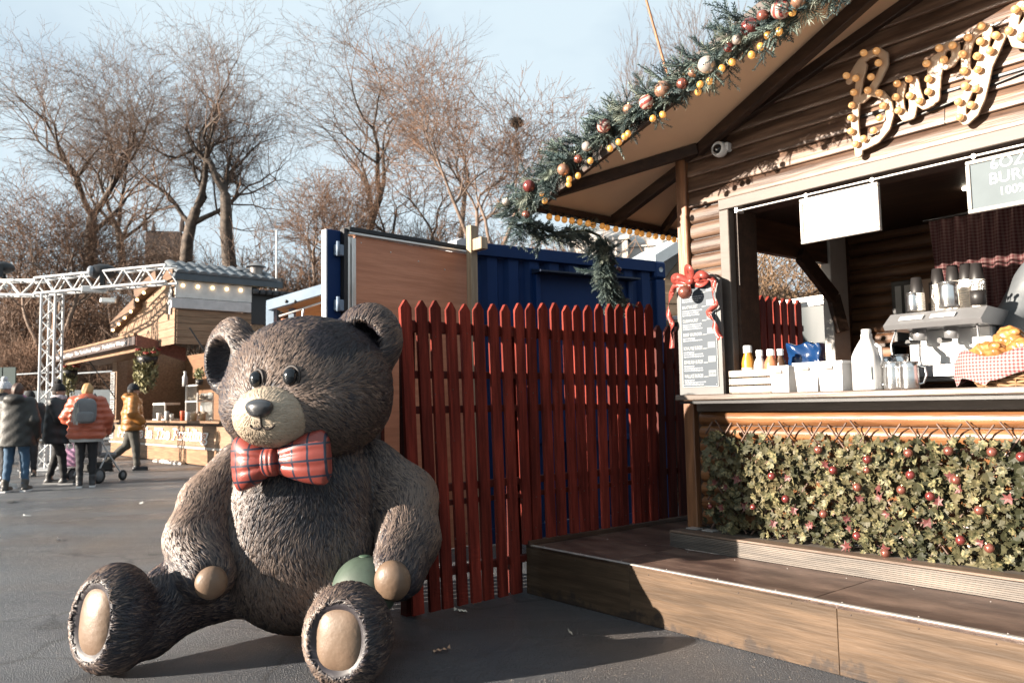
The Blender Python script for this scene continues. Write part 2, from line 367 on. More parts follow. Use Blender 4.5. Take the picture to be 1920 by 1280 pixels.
while z < 3.5:                              # gable siding
    u1s = 2.1+(3.47-z)/SL if z > 2.83 else 4.15
    joint = 1.0+.9*((k*37) % 10)/10 if k % 3 == 1 else None
    ul = max(.03, (z-2.80)/SL+E0)
    if joint and joint > ul+.3:
        sp('wall_plank', log_plank(z, z+.099, .03, joint-.002, True, lap=True), brown); sp('wall_plank', log_plank(z, z+.099, joint+.002, u1s, lap=True), brown)
    elif u1s > ul+.1: sp('wall_plank', log_plank(z, z+.099, .03, u1s, True, lap=True), brown)
    z += .1; k += 1
for k in range(12): sp('wall_plank', log_plank(1.245+.1*k, 1.343+.1*k, .032, .277), brown)     # strip beside the hatch
for k in range(8): sp('wall_plank', log_plank(.43+.088*k, .517+.088*k, .06, 4.15, bulge=.03), log_m)
sp('backing_board', MB().box(.03, 4.15, .004, .03, 2.45, 2.8), dark_brown)
sp('backing_board', MB().prism([(.03, 2.8), (4.15, 2.8), (2.1, 3.44)], .004, .03), dark_brown)
sp('backing_board', MB().box(.03, .28, .004, .05, .42, 2.46), dark_brown); sp('backing_board', MB().box(.28, 4.15, .004, .03, .42, 1.2), dark_brown)
sp('corner_post', MB().box(-.05, .03, -.045, .06, .402, 2.79, .006), post_m)
sp('header_trim', MB().box(.277, 4.1, -.045, .02, 2.385, 2.452, .004), trim_m)
sp('jamb_trim', MB().box(.277, .346, -.04, .02, 1.242, 2.384, .004), trim_m)
sp('jamb_trim', MB().box(3.95, 4.05, -.04, .02, 1.242, 2.384, .004), trim_m)
sp('hatch_reveal', MB().box(.347, .37, .021, .22, 1.242, 2.40).box(.347, 3.95, .021, .22, 2.386, 2.41), dark_brown)
sp('fascia_board', MB().box(.06, 4.15, -.05, .0, 1.135, 1.19, .003), trim_m)
sp('counter', MB().box(.06, 4.1, -.26, .42, 1.206, 1.240, .006), wood('counter_top', (.105, .08, .066), (.155, .125, .105), rough=.42))
sp('counter_gap_shade', MB().box(.08, 4.1, -.235, -.2, 1.185, 1.205), black_m)  # black strip painted in as the shadow gap under the counter
# inside
inner = wood('inner_wall', (.085, .036, .015), (.15, .07, .03), rough=.55)
sp('floor', MB().box(.0, 4.2, .05, 2.1, .41, .44), dark_brown)
for k in range(22): sp('back_plank', log_plank(.45+.105*k, .553+.105*k, .03, 4.15, bulge=.022, y=2.05), inner)
sp('back_wall', MB().box(-.02, 4.2, 2.052, 2.09, .42, 2.9), dark_brown)
sd = MB().box(-.02, .03, .061, .50, .42, 2.78).box(-.02, .03, .50, 1.70, .42, 1.41).box(-.02, .03, .50, 1.70, 2.26, 2.78).box(-.02, .03, 1.96, 2.05, .42, 2.78)
sp('side_wall', sd, wood('side_wall_wood', (.06, .03, .017), (.11, .055, .03), axis=1))
sp('side_post', MB().box(-.03, .05, 1.702, 1.957, .42, 2.78, .006), mat('pale_post', (.50, .48, .46), rough=.5, var=.12, scale=4))
sp('corner_brace', MB().beam((.06, 1.25, 2.28), (.06, 1.72, 1.98), .05, .12), dark_brown)
sp('corner_brace', MB().beam((.06, 1.70, 2.0), (.09, 1.76, 1.72), .05, .10), dark_brown)
sp('side_wall', MB().box(4.15, 4.2, .05, 2.05, .42, 2.9), inner)
sp('ceiling', MB().box(.03, 4.15, .05, 2.05, 2.5, 2.53), dark_brown)
dl = sp('downlight', MB().lathe([(.0, 2.494), (.03, 2.494), (.038, 2.488), (.04, 2.499)], (1.29, 1.15, 0), 14), mat('downlight_lens', (.8, .8, .75), emit=(1, .9, .7), estr=6))
# roof
def slab(u0, u1, d0, d1, th, m, name, off=0.0, top=None):
    mb = MB(); z0, z1 = roofz(u0)+off, roofz(u1)+off
    vs_ = [(u0, d0, z0), (u1, d0, z1), (u1, d1, z1), (u0, d1, z0), (u0, d0, z0+th), (u1, d0, z1+th), (u1, d1, z1+th), (u0, d1, z0+th)]
    mb.add(vs_, [(0, 3, 2, 1), (4, 5, 6, 7), (0, 1, 5, 4), (1, 2, 6, 5), (2, 3, 7, 6), (3, 0, 4, 7)]); return sp(name, mb, m)
slab(-.80, 2.1, -.68, 2.4, .03, soffit_m, 'soffit_panel')
felt = mat('roof_felt', (.03, .032, .035), rough=.9, bump=.4)
slab(-.83, 2.1, -.71, 2.43, .035, felt, 'roof', .032)
mr_ = MB(); zz = roofz(2.1); mr_.add([(2.1, -.71, zz), (5.0, -.71, zz-.9), (5.0, 2.43, zz-.9), (2.1, 2.43, zz), (2.1, -.71, zz+.06), (5.0, -.71, zz-.84), (5.0, 2.43, zz-.84), (2.1, 2.43, zz+.06)],
     [(0, 3, 2, 1), (4, 5, 6, 7), (0, 1, 5, 4), (1, 2, 6, 5), (2, 3, 7, 6), (3, 0, 4, 7)]); sp('roof', mr_, felt)
def rb(a, b, w, h, name='rafter', m=dark_brown, dz=0): return sp(name, MB().beam((a[0], a[1], roofz(a[0])-h/2-.002+dz), (b[0], b[1], roofz(b[0])-h/2-.002+dz), w, h), m)
rb((-.83, -.697), (2.1, -.697), .03, .17, 'barge_board', dz=.075)  # board dropped below the roof edge to lower its shadow on the gable
rb((-.74, .10), (.16, .02), .05, .08); rb((.14, -.03), (2.1, -.46), .05, .08)
rb((-.60, -.67), (.14, -.05), .045, .07, 'brace')
rb((.03, -.03), (2.1, -.03), .05, .06, 'gable_batten')
sp('eave_beam', MB().box(-.80, -.745, -.67, 2.4, roofz(-.79)-.055, roofz(-.79)-.002, .004), dark_y)
sp('wall_plate', MB().box(-.06, .0, .065, 2.4, 2.74, 2.80), dark_y)
rb((-.74, .66), (-.06, .28), .04, .06, 'brace')

# string lights under the eave and the barge: lamps of one string each
def bulb_mesh(r=.022):
    return MB().ell((0, 0, -r*1.9), (r, r, r*1.08), 12, 8).mesh('bulb')
bm1 = bulb_mesh(); sockm = MB().lathe([(0, 0), (.011, 0), (.012, -.022), (.0, -.026)], n=8).mesh('socket')
def string_lights(label, pts, m, every, group):
    P = [Vector(p) for p in pts]; t = thing('string_lights', label, 'string lights', P[0], 0, group)
    ob('cable', MB().tube([p-P[0] for p in P], .004, 5), black_m, t)
    seg = [(b-a).length for a, b in zip(P[:-1], P[1:])]; tot = sum(seg); s = every*.5
    while s < tot:
        q = s; i = 0
        while q > seg[i]: q -= seg[i]; i += 1
        p = P[i].lerp(P[i+1], q/seg[i])-P[0]
        b = ob('bulb', bm1, m, t, p, (random.uniform(-.25, .25), random.uniform(-.25, .25), 0)); ob('socket', sockm, black_m, b); s += every
    return t
string_lights('row of gold bulbs along the lower eave of the burger stall roof', [ST.w(-.735, -.60+.2*i, roofz(-.79)-.05) for i in range(13)], bulb_gold, .074, 'bulb strings on the burger stall roof')
0 and string_lights('amber bulbs strung along the sloping gable edge of the burger stall roof', [ST.w(-.75+.3*i, -.725, roofz(-.75+.3*i)-.06-.015*(i % 2)) for i in range(10)], bulb_amber, .105, 'bulb strings on the burger stall roof')

# the marquee sign: plate letters set with bulbs, traced on the gable
def zp(x, y, d=-.075): p = ST.fac(1560+x*.25, y*.25, d); return (p[0], p[2])
LET = {
 'B': ([[(232, 500), (205, 590), (186, 700), (174, 800), (166, 900), (172, 1000), (190, 1090), (195, 1150)], [(125, 605), (150, 560), (205, 470), (262, 415), (340, 385), (388, 415), (388, 490), (340, 590), (282, 690), (222, 745)],
        [(282, 685), (360, 705), (418, 770), (430, 860), (402, 960), (332, 1045), (255, 1085), (195, 1110)]],
       [(250, 405), (345, 390), (360, 480), (305, 585), (280, 685), (190, 595), (120, 575), (175, 700), (160, 795), (155, 890), (155, 990), (190, 1085), (250, 1045), (325, 985), (370, 890), (395, 800), (365, 705)]),
 'u': ([[(520, 640), (500, 740), (512, 830), (545, 880), (590, 865), (605, 790), (600, 700), (612, 600)], [(612, 600), (630, 690), (655, 765), (690, 790), (740, 765)]],
       [(500, 635), (490, 735), (510, 835), (595, 725), (590, 600), (665, 765)]),
 'r': ([[(765, 440), (740, 520), (738, 620), (745, 700), (770, 740)], [(770, 740), (780, 600), (800, 470), (820, 375), (870, 340), (920, 350), (925, 420), (890, 470), (850, 490)]],
       [(735, 695), (735, 600), (720, 485), (815, 370), (915, 350), (850, 455)]),
 'g': ([[(1165, 230), (1140, 205), (1085, 240), (1030, 300), (1000, 400), (995, 510), (1025, 570), (1080, 545), (1125, 450), (1140, 330), (1165, 230)],
        [(1262, 280), (1215, 390), (1165, 500), (1140, 620), (1110, 740), (1060, 850), (1000, 905), (965, 870), (970, 790), (1020, 680), (1090, 590), (1160, 520)]],
       [(1130, 205), (1030, 290), (1125, 320), (1240, 275), (990, 415), (1100, 430), (1195, 390), (1000, 540), (1105, 530), (1010, 655), (1090, 675), (960, 770), (1055, 795), (970, 885)]),
 'e': ([[(1345, 245), (1420, 215), (1480, 120), (1470, 50), (1410, 40), (1370, 120), (1345, 240), (1375, 320), (1440, 330), (1510, 270)]], [(1385, 80), (1340, 240), (1430, 290), (1460, 60)]),
}
sign = thing('marquee_sign', 'cream script sign reading Burgers lit by round gold bulbs, on the stall gable', 'sign', ST.w(1.2, -.03, 2.5), ST.rz)
plate_m = mat('sign_plate', (.46, .34, .24), rough=.4, var=.06, scale=10)
gbulb = mat('pearl_bulb', (.70, .42, .20), rough=.12, metal=.2, var=.04, emit=(1, .48, .16), estr=.10, coat=.8)
bm2 = MB().ell((0, -.012, 0), (.0185, .022, .0185), 14, 10).mesh('bulb'); bs2 = MB().lathe([(.012, 0), (.012, -.012)], n=10, M=Matrix.Rotation(R(-90), 4, 'X')).mesh('socket')
for L_, (strokes, bulbs) in LET.items():
    S2 = [[zp(*p) for p in s] for s in strokes]; allp = np.array([p for s in S2 for p in s]); lo = allp.min(0)-.045; hi = allp.max(0)+.045
    def fn(P, S2=S2):
        q = P[:, [0, 2]]; d = np.full(len(P), 9.0)
        for s in S2:
            for a, b in zip(s[:-1], s[1:]):
                a = np.array(a); b = np.array(b); ba = b-a; h = np.clip((q-a)@ba/(ba@ba+1e-9), 0, 1); d = np.minimum(d, np.linalg.norm(q-a-h[:, None]*ba, axis=1))
        return np.maximum(d-.0215, np.abs(P[:, 1]+.062)-.010)
    V, F = surfnet(fn, (lo[0], -.09, lo[1]), (hi[0], -.035, hi[1]), .0055)
    lt = ob('letter', npmesh('letter', V-np.array([1.2, -.03, 2.5]), F, False), plate_m, sign)
    for bx, by in bulbs:
        u_, z_ = zp(bx, by); b = ob('bulb', bm2, gbulb, lt, (u_-1.2, -.051, z_-2.5))
ob('rail', MB().beam((.0, .012, .22), (1.4, .012, .22), .012, .02).beam((.05, .0, .1), (1.4, .0, .28), .008, .012), black_m, sign)

# security camera on the gable
sc_ = thing('security_camera', 'small white dome security camera fixed to the dark gable planks', 'camera', ST.w(.315, -.03, 2.765), ST.rz)
MX = Matrix.Rotation(R(90), 4, 'X')
wht = mat('white_plastic', (.75, .75, .74), rough=.35, var=.03)
ob('housing', MB().lathe([(0, 0), (.045, 0), (.05, .02), (.046, .05), (.036, .06), (.034, .05), (0, .05)], n=20, M=MX), wht, sc_)
ob('lens', MB().ell((0, -.05, 0), (.03, .02, .03), 14, 8), mat('lens_glass', (.01, .012, .015), rough=.08), sc_); ob('bracket', MB().box(.03, .06, -.03, .02, -.02, .035, .006), wht, sc_)

# hanging boards on a rod
rod = thing('hanging_rod', 'thin pale metal rod across the top of the serving hatch', 'rod', ST.w(.42, -.055, 2.352), ST.rz)
pale_metal = mat('pale_metal', (.7, .68, .65), rough=.35, metal=.6)
ob('bar', MB().tube([(0, 0, 0), (3.4, 0, .0)], .006, 8), pale_metal, rod); [ob('bracket', MB().box(x, x+.02, -.008, .06, -.008, .02), pale_metal, rod) for x in (-.01, 3.3)]
def hang_board(u0, u1, zt, zb, label, pm, fm, tilt=0):
    t = thing('hanging_board', label, 'board', ST.w((u0+u1)/2, -.055, 2.352), ST.rz, 'boards hung over the hatch'); w = (u1-u0)/2; a = zt-2.352; b = zb-2.352
    for x0, x1, z0, z1 in ((-w, w, a-.018, a), (-w, w, b, b+.018), (-w, -w+.018, b+.019, a-.019), (w-.018, w, b+.019, a-.019)): ob('frame', MB().box(x0, x1, -.014, .014, z0, z1, .003), fm, t)
    ob('panel', MB().box(-w+.016, w-.016, -.004, .006, b+.016, a-.016), pm, t)
    for x in (-w+.035, w-.035):
        tor = MB().tube([(x+.011*math.cos(q), 0, .0+.011*math.sin(q)) for q in np.linspace(0, 2*math.pi, 13)], .0028, 6, caps=False); tor.tube([(x, 0, -.01), (x, 0, a-.002)], .0025, 5); ob('hook', tor, pale_metal, t)
    return t
cream = mat('cream_paint', (.42, .39, .36), rough=.45, var=.05)
hb1 = hang_board(.845, 1.298, 2.332, 2.075, 'blank white board in a cream frame hung over the serving hatch', mat('white_board', (.86, .86, .85), rough=.3, var=.02), cream)
chalk = mat('chalk', (.85, .86, .86), rough=.9, var=.1)
slate = mat('faded_slate', (.125, .148, .16), rough=.8, spec=.15, var=.08, scale=3)
hb2 = hang_board(1.728, 2.2, 2.33, 2.075, 'grey chalkboard lettered 6OZ BURGERS 100%, hung over the hatch', slate, cream)
for s, x, zq, sz in (('6OZ', -.13, -.085, .075), ('BURGERS', -.14, -.155, .075), ('100%', -.10, -.215, .055)): ob('lettering', text_mesh(s, sz, .001), chalk, hb2, (x, -.0055, zq), (R(90), 0, 0))

# ================================================================== PLATFORM
ply = wood('worn_plywood', (.06, .038, .023), (.094, .06, .037), rough=.55, rand=.05, var=.13)
deck_m = mat('worn_deck', (.075, .044, .036), rough=.45, col2=(.15, .098, .076), scale=3.5, stretch=(.7, 1.6, 1), var=.25, bump=.25, bscale=25)
grey_wood = wood('grey_timber', (.095, .082, .072), (.145, .12, .10), rough=.6)
plat = thing('timber_platform', 'low two-step timber platform with plywood risers in front of the burger stall', 'platform', ST.w(0, -.83, 0), ST.rz)
oy = .83
uj = ST.fac(1570, 1160, -.83)[0]
for a, b in ((-.72, uj-1.22), (uj-1.218, uj-.002), (uj, uj+1.22), (uj+1.222, 3.6)):
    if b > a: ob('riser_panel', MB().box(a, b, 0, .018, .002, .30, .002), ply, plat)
for a, b in ((-.72, .02), (.023, 1.25), (1.253, 2.47), (2.473, 3.6)): ob('deck_sheet', MB().box(a, b, .0, oy-.242, .285, .304, .002), deck_m, plat)
for a, b in ((-.72, .02),): ob('deck_sheet', MB().box(a, b, oy-.238, oy+1.3, .285, .304, .002), deck_m, plat)
ob('edge_strip', MB().box(-.70, .0, -.004, .022, .3045, .309, .001).box(.004, 3.6, -.005, .02, .3045, .3095, .001), mat('scuffed_aluminium', (.55, .53, .5), rough=.45, metal=.5, var=.25, scale=20, stretch=(1, 6, 6)), plat)
u2 = ST.fac(1256, 995, -.235)[0]
grv = MB()
for i in range(9): grv.box(u2, 3.6, oy-.236, oy-.222, .3055+.0095*i, .3055+.0095*i+.0075)
ob('ribbed_board', grv, grey_wood, plat); ob('step_core', MB().box(u2+.004, 3.6, oy-.221, oy-.18, .305, .392), dark_brown, plat)
ob('step_edge', MB().box(u2, 3.6, oy-.238, oy-.14, .3925, .405, .002), wood('step_board', (.12, .08, .058), (.17, .12, .09), rough=.5), plat)
ob('deck_sheet', MB().box(u2+.003, 3.6, oy-.139, oy+.06, .3925, .4035, .002), grey_wood, plat)
ob('step_side', MB().box(u2, u2+.02, oy-.221, oy+.9, .305, .392), grey_wood, plat)
[ob('bracket', MB().box(x, x+.08, oy-.12, oy-.06, .4055, .412), pale_metal, plat) for x in (0, .12)]

# ================================================================== FENCES
red_m = wood('red_stain', (.115, .016, .011), (.18, .027, .017), rough=.75, axis=2, rand=.22, var=.3)
dred_m = wood('dark_red_stain', (.05, .008, .006), (.075, .013, .009), rough=.55, axis=2, rand=.15)
def picket_mesh(h, w=.078, th=.024, pt=.045):
    p = [(-w/2, 0), (w/2, 0), (w/2, h-pt), (.006, h), (-.006, h), (-w/2, h-pt)]
    return MB().prism(p, -th/2, th/2, axes=(1, 2, 0)).mesh('picket')      # runs along local y, faces local x
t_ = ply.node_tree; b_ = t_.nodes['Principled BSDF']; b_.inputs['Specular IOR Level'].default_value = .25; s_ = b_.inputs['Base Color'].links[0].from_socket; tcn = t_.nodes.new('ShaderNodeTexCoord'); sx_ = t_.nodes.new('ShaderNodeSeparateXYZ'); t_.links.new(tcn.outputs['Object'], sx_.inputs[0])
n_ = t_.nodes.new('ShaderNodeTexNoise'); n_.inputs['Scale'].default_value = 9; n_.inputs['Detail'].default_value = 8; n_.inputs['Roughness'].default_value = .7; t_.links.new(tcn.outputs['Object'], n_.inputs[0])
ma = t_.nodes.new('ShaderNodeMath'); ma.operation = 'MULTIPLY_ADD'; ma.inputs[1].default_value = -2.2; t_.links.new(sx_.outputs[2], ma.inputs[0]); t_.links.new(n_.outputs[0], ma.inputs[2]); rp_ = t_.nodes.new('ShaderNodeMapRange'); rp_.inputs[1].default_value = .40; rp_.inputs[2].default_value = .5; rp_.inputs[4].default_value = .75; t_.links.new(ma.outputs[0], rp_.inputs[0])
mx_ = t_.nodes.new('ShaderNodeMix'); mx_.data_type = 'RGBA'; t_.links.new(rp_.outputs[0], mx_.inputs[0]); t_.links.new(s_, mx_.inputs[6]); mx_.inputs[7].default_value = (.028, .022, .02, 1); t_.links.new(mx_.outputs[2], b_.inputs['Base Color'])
nail = mat('nail', (.05, .035, .03), rough=.7)
scr = MB().ell((0, 0, 0), (.0035, .0018, .0035), 8, 5).mesh('screw')
for k in range(15): ob('screw', scr, MATS['nail'], plat, (-.55+.285*k, -.001, .27)); ob('screw', scr, pale_metal, plat, (-.52+.285*k, -.001, .05)) if k % 4 == 1 else None
scd = MB().ell((0, 0, 0), (.0035, .0035, .0015), 8, 5).mesh('screw')
for k in range(13): ob('screw', scd, pale_metal, plat, (-.6+.33*k, .05, .3045)); ob('screw', scd, pale_metal, plat, (-.5+.33*k, .52, .3045))
for m_ in (red_m, dred_m): m_.node_tree.nodes['Principled BSDF'].inputs['Specular IOR Level'].default_value = .15
fence = thing('picket_fence', 'tall red-brown picket fence between the bear and the burger stall', 'fence', ST.w(-.70, 0, 0), ST.rz)
pk = [756, 782, 812, 837, 865, 892, 917, 941, 966, 989, 1012, 1030, 1051, 1072, 1093, 1115, 1135, 1153, 1172, 1193, 1213]
DS = list(np.linspace(ST.side(759, 566, -.70)[1], ST.side(1216, 566, -.70)[1], 21)+np.random.uniform(-.007, .007, 21))
for i, d in enumerate(DS):
    q = i/(len(DS)-1); zb = .02 if d < -.88 else .315; zt = 1.815+.125*q**1.3+random.uniform(-.012, .012); lean = R(-2.3*(1-q)**1.2+random.uniform(-.4, .4))
    me = picket_mesh(zt-zb, .071+random.uniform(-.004, .004)); h = zt-zb
    o = ob('picket', me, red_m, fence, (random.uniform(-.003, .003), d+math.tan(-lean)*h, zb), (-lean, 0, random.uniform(-.03, .03)))
for (px, py), h in (((775, 612), .07), ((775, 702), .045), ((800, 768), .045), ((870, 910), .045), ((900, 935), .03), ((840, 1070), .045)):
    z0 = ST.side(px, py, -.74)[2]; ob('rail', MB().box(-.062, -.012, -1.73, .42, z0-h/2, z0+h/2, .004), dred_m, fence)
for d in (-1.66, -.86, .40): ob('post', MB().box(-.13, -.065, d-.035, d+.035, .0, 1.7), dred_m, fence)
nl = MB()
for d in DS:
    for z0 in (1.62, 1.28, .98, .62, .42): nl.ell((.0125, d+random.uniform(-.018, .018), z0+random.uniform(-.02, .02)), (.0025, .004, .004), 6, 4)
ob('nails', nl, nail, fence, kind='stuff')
ob('base_board', MB().box(-.02, .03, -.84, .92, .305, .335, .003), dark_y, fence)
f2 = thing('picket_fence', 'lower dark red picket fence tucked behind the stall corner post', 'fence', ST.w(-.72, .5, .3), ST.rz, 'picket fences')
pm2 = picket_mesh(1.46, .075)
for i in range(7): ob('picket', pm2, dred_m, f2, (0, .02+.115*i, .02), (0, 0, random.uniform(-.04, .04)))
for z0 in (.35, .75, 1.15): ob('rail', MB().box(-.06, -.012, -.05, .8, z0, z0+.045), dred_m, f2)
f3 = thing('picket_fence', 'red pickets seen through the side window of the burger stall', 'fence', ST.w(-.55, 1.3, 0), ST.rz, 'picket fences')
dw = [ST.side(x, 555, -.55)[1]-1.3 for x in (1398, 1412, 1427, 1440, 1454, 1468, 1481, 1495)]; ztw = [ST.side(x, 552, -.55)[2] for x in (1412,)][0]
pm3 = picket_mesh(ztw, .078)
for d in dw: ob('picket', pm3, red_m, f3, (0, d, 0), (0, 0, random.uniform(-.04, .04)))
for z0 in (.5, 1.2, 1.8): ob('rail', MB().box(-.06, -.012, dw[0]-.1, dw[-1]+.1, z0, z0+.05), dred_m, f3)
c0 = ST.w(-.72, -1.86, 0)
f4 = thing('picket_fence', 'dark red picket fence running behind the seated bear', 'fence', c0, ST.rz, 'picket fences')
pm4 = picket_mesh(1.62, .078)
for i in range(9): ob('picket', pm4, dred_m, f4, (-.06-.105*i, 0, .02), (0, 0, R(90)+random.uniform(-.04, .04)))
for z0 in (.4, 1.3): ob('rail', MB().box(-1.0, 0, .012, .05, z0, z0+.05), dred_m, f4)
# ================================================================== THE BEAR (statue of carved, dry-brushed fur)
BO = np.array([-1.12, 4.30, 0.0])
def bp_(px, py, Y): return dep(px, py, Y)-BO
def basis(n, up=(0, 0, 1)):
    n = np.array(n, float); n /= np.linalg.norm(n); r = np.cross(np.array(up, float), n); r /= np.linalg.norm(r); return np.stack([r, np.cross(n, r), n])   # rows: side, up, normal
head = bp_(580, 722, 4.26); cheek = bp_(572, 765, 4.20); belly = bp_(570, 1032, 4.36); chest = bp_(578, 905, 4.36)
muz = bp_(514, 776, 3.93)
earL = bp_(432, 668, 4.22); earR = bp_(688, 640, 4.30)
bEL = basis((-.52, -.84, .12)); bER = basis((-.30, -.94, .12)); HB = basis((-.34, -.94, 0))
footL = bp_(213, 1172, 3.78); footR = bp_(653, 1190, 3.54); footL[2] = .247; footR[2] = .222
bFL = basis((-.42, -.90, .12)); bFR = basis((-.20, -.975, .08))
armL = [np.append(bp_(458, 880, 4.38), .155), np.append(bp_(398, 945, 4.28), .155), np.append(bp_(372, 1010, 4.12), .152), np.append(bp_(388, 1072, 3.98), .135)]
armR = [np.append(bp_(690, 880, 4.42), .165), np.append(bp_(758, 935, 4.36), .165), np.append(bp_(766, 1010, 4.20), .150), np.append(bp_(746, 1072, 4.02), .13)]
legL = [np.append(bp_(450, 1075, 4.32), .21), np.append(bp_(330, 1120, 4.08), .165), np.append(footL+np.array([.10, .12, -.06]), .15)]
legR = [np.append(bp_(632, 1105, 4.32), .19), np.append(bp_(650, 1165, 3.95), .15), np.append(footR+np.array([.02, .15, -.05]), .15)]
padL = np.array(bp_(396, 1092, 3.86)); padR = np.array(bp_(736, 1088, 3.89))
aL = basis(padL-armL[3][:3]+np.array([.03, -.05, -.02])); aR = basis(padR-armR[3][:3]+np.array([-.02, -.06, -.02]))
def b_ear(P, c, B, r):
    d = s_ell(P, c, r, B); cav = s_ell(P, c+B[2]*.10-B[1]*.04, (r[0]*.64, r[1]*.64, .15), B); return np.maximum(d, -cav-.0) if False else -smin(-d, cav, .03)
PRE = {}
def comp(P):
    c = {}
    c['head'] = smin(s_ell(P, head, (.445, .385, .36), np.stack([HB[0], HB[2], HB[1]])), s_ell(P, cheek, (.445, .36, .265), np.stack([HB[0], HB[2], HB[1]])), .08)
    c['earL'] = b_ear(P, earL, bEL, (.155, .205, .10)); c['earR'] = b_ear(P, earR, bER, (.195, .205, .125))
    c['torso'] = smin(s_ell(P, belly, (.445, .42, .42)), s_ell(P, chest, (.385, .33, .30)), .16)
    c['armL'] = s_chain(P, armL, .05); c['armR'] = s_chain(P, armR, .05)
    c['legL'] = s_chain(P, legL, .05); c['legR'] = s_chain(P, legR, .05)
    c['footL'] = s_ell(P, footL, (.190, .245, .17), bFL); c['footR'] = s_ell(P, footR, (.190, .218, .17), bFR)
    return c
def bear(P):
    c = comp(P); d = smin(c['head'], c['torso'], .04)
    d = smin(d, c['earL'], .03); d = smin(d, c['earR'], .03)
    d = smin(d, c['armL'], .018); d = smin(d, c['armR'], .018)
    lL = smin(c['legL'], c['footL'], .05); lR = smin(c['legR'], c['footR'], .05)
    d = smin(d, smin(lL, lR, .03), .05)
    for pc, B, r in ((footL, bFL, (.140, .195, .085)), (footR, bFR, (.142, .170, .085))): d = -smin(-d, s_ell(P, pc+B[2]*.160, r, B), .018)     # sole recesses
    for pc, B, r in ((padL, aL, .088), (padR, aR, .100)): d = -smin(-d, s_ell(P, pc+B[2]*.02, (r, r, .06), B), .018)
    return np.maximum(d, -P[:, 2]+.004)
def march(fn, px, py, y0=3.0, y1=5.5):
    d = ray(px, py); Y = np.arange(y0, y1, .01); pts = CPOS+np.outer(Y/d[1], d)-BO; v = fn(pts); i = int(np.argmax(v < 0)); return pts[i]
def grad(fn, P, e=.004):
    g_ = np.stack([fn(P+np.eye(3)[a]*e)-fn(P-np.eye(3)[a]*e) for a in range(3)], 1); return g_/(np.linalg.norm(g_, axis=1, keepdims=True)+1e-9)
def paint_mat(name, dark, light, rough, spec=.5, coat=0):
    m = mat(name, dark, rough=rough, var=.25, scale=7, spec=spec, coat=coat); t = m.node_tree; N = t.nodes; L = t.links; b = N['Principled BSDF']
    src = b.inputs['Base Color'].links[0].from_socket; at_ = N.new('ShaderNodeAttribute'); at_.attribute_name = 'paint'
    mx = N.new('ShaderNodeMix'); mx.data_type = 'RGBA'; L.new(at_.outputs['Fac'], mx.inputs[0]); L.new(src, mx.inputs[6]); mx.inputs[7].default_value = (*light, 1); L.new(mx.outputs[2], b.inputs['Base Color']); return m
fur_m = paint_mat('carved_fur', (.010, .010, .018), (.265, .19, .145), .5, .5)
bear_t = thing('teddy_bear_statue', 'giant sitting teddy bear statue with carved brown fur and a red tartan bow tie', 'bear statue', BO)
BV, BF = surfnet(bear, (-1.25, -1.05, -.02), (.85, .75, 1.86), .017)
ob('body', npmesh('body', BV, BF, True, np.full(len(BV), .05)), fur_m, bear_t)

def tufts(fn, V, F, flow, n, length, width, lift, seed=3, keep=None, paintf=None):
    """carved locks of fur laid along a flow field over a sculpted surface"""
    rg = np.random.default_rng(seed)
    A = V[F[:, 0]]; B = V[F[:, 1]]; C = V[F[:, 2]]; D = V[F[:, 3]]
    ar = .5*np.linalg.norm(np.cross(C-A, D-B), axis=1); i = rg.choice(len(F), n, p=ar/ar.sum()); s, t = rg.random((2, n, 1))
    P = (A[i]*(1-s)+B[i]*s)*(1-t)+(D[i]*(1-s)+C[i]*s)*t
    if keep is not None: P = P[keep(P)]
    P -= grad(fn, P)*fn(P)[:, None]; Nn = grad(fn, P); T = flow(P); n = len(P)
    wob = .45*np.sin(P[:, 0]*9+2*np.sin(P[:, 2]*7))+.4*np.sin(P[:, 2]*11+P[:, 1]*8+1.7*np.sin(P[:, 0]*6))+rg.normal(0, .22, n)
    T = T-Nn*np.sum(T*Nn, 1, keepdims=True); T /= np.linalg.norm(T, axis=1, keepdims=True)+1e-9; S = np.cross(Nn, T)
    T, S = T*np.cos(wob*.55)[:, None]+S*np.sin(wob*.55)[:, None], S*np.cos(wob*.55)[:, None]-T*np.sin(wob*.55)[:, None]
    Ln = length*rg.uniform(.7, 1.35, (n, 1)); W = width*rg.uniform(.7, 1.3, (n, 1)); H = lift*rg.uniform(.6, 1.3, (n, 1)); cv = rg.normal(0, .16, (n, 1))
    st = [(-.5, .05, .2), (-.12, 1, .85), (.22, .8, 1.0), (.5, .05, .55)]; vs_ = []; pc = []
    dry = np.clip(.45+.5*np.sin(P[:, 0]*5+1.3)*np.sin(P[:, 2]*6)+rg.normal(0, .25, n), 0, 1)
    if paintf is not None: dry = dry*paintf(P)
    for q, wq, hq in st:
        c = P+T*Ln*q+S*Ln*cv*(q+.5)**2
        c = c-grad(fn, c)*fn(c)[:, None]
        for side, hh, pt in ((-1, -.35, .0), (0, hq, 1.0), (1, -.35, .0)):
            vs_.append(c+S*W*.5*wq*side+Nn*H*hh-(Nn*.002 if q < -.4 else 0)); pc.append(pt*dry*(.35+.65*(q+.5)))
    V_ = np.stack(vs_, 1).reshape(-1, 3); pc = np.stack(pc, 1).reshape(-1); k = np.arange(n)[:, None]*12; fs = []
    for r in range(3):
        for c in range(2): a = r*3+c; fs.append(np.concatenate([k+a, k+a+1, k+a+4, k+a+3], 1))
    return V_, np.concatenate(fs), pc
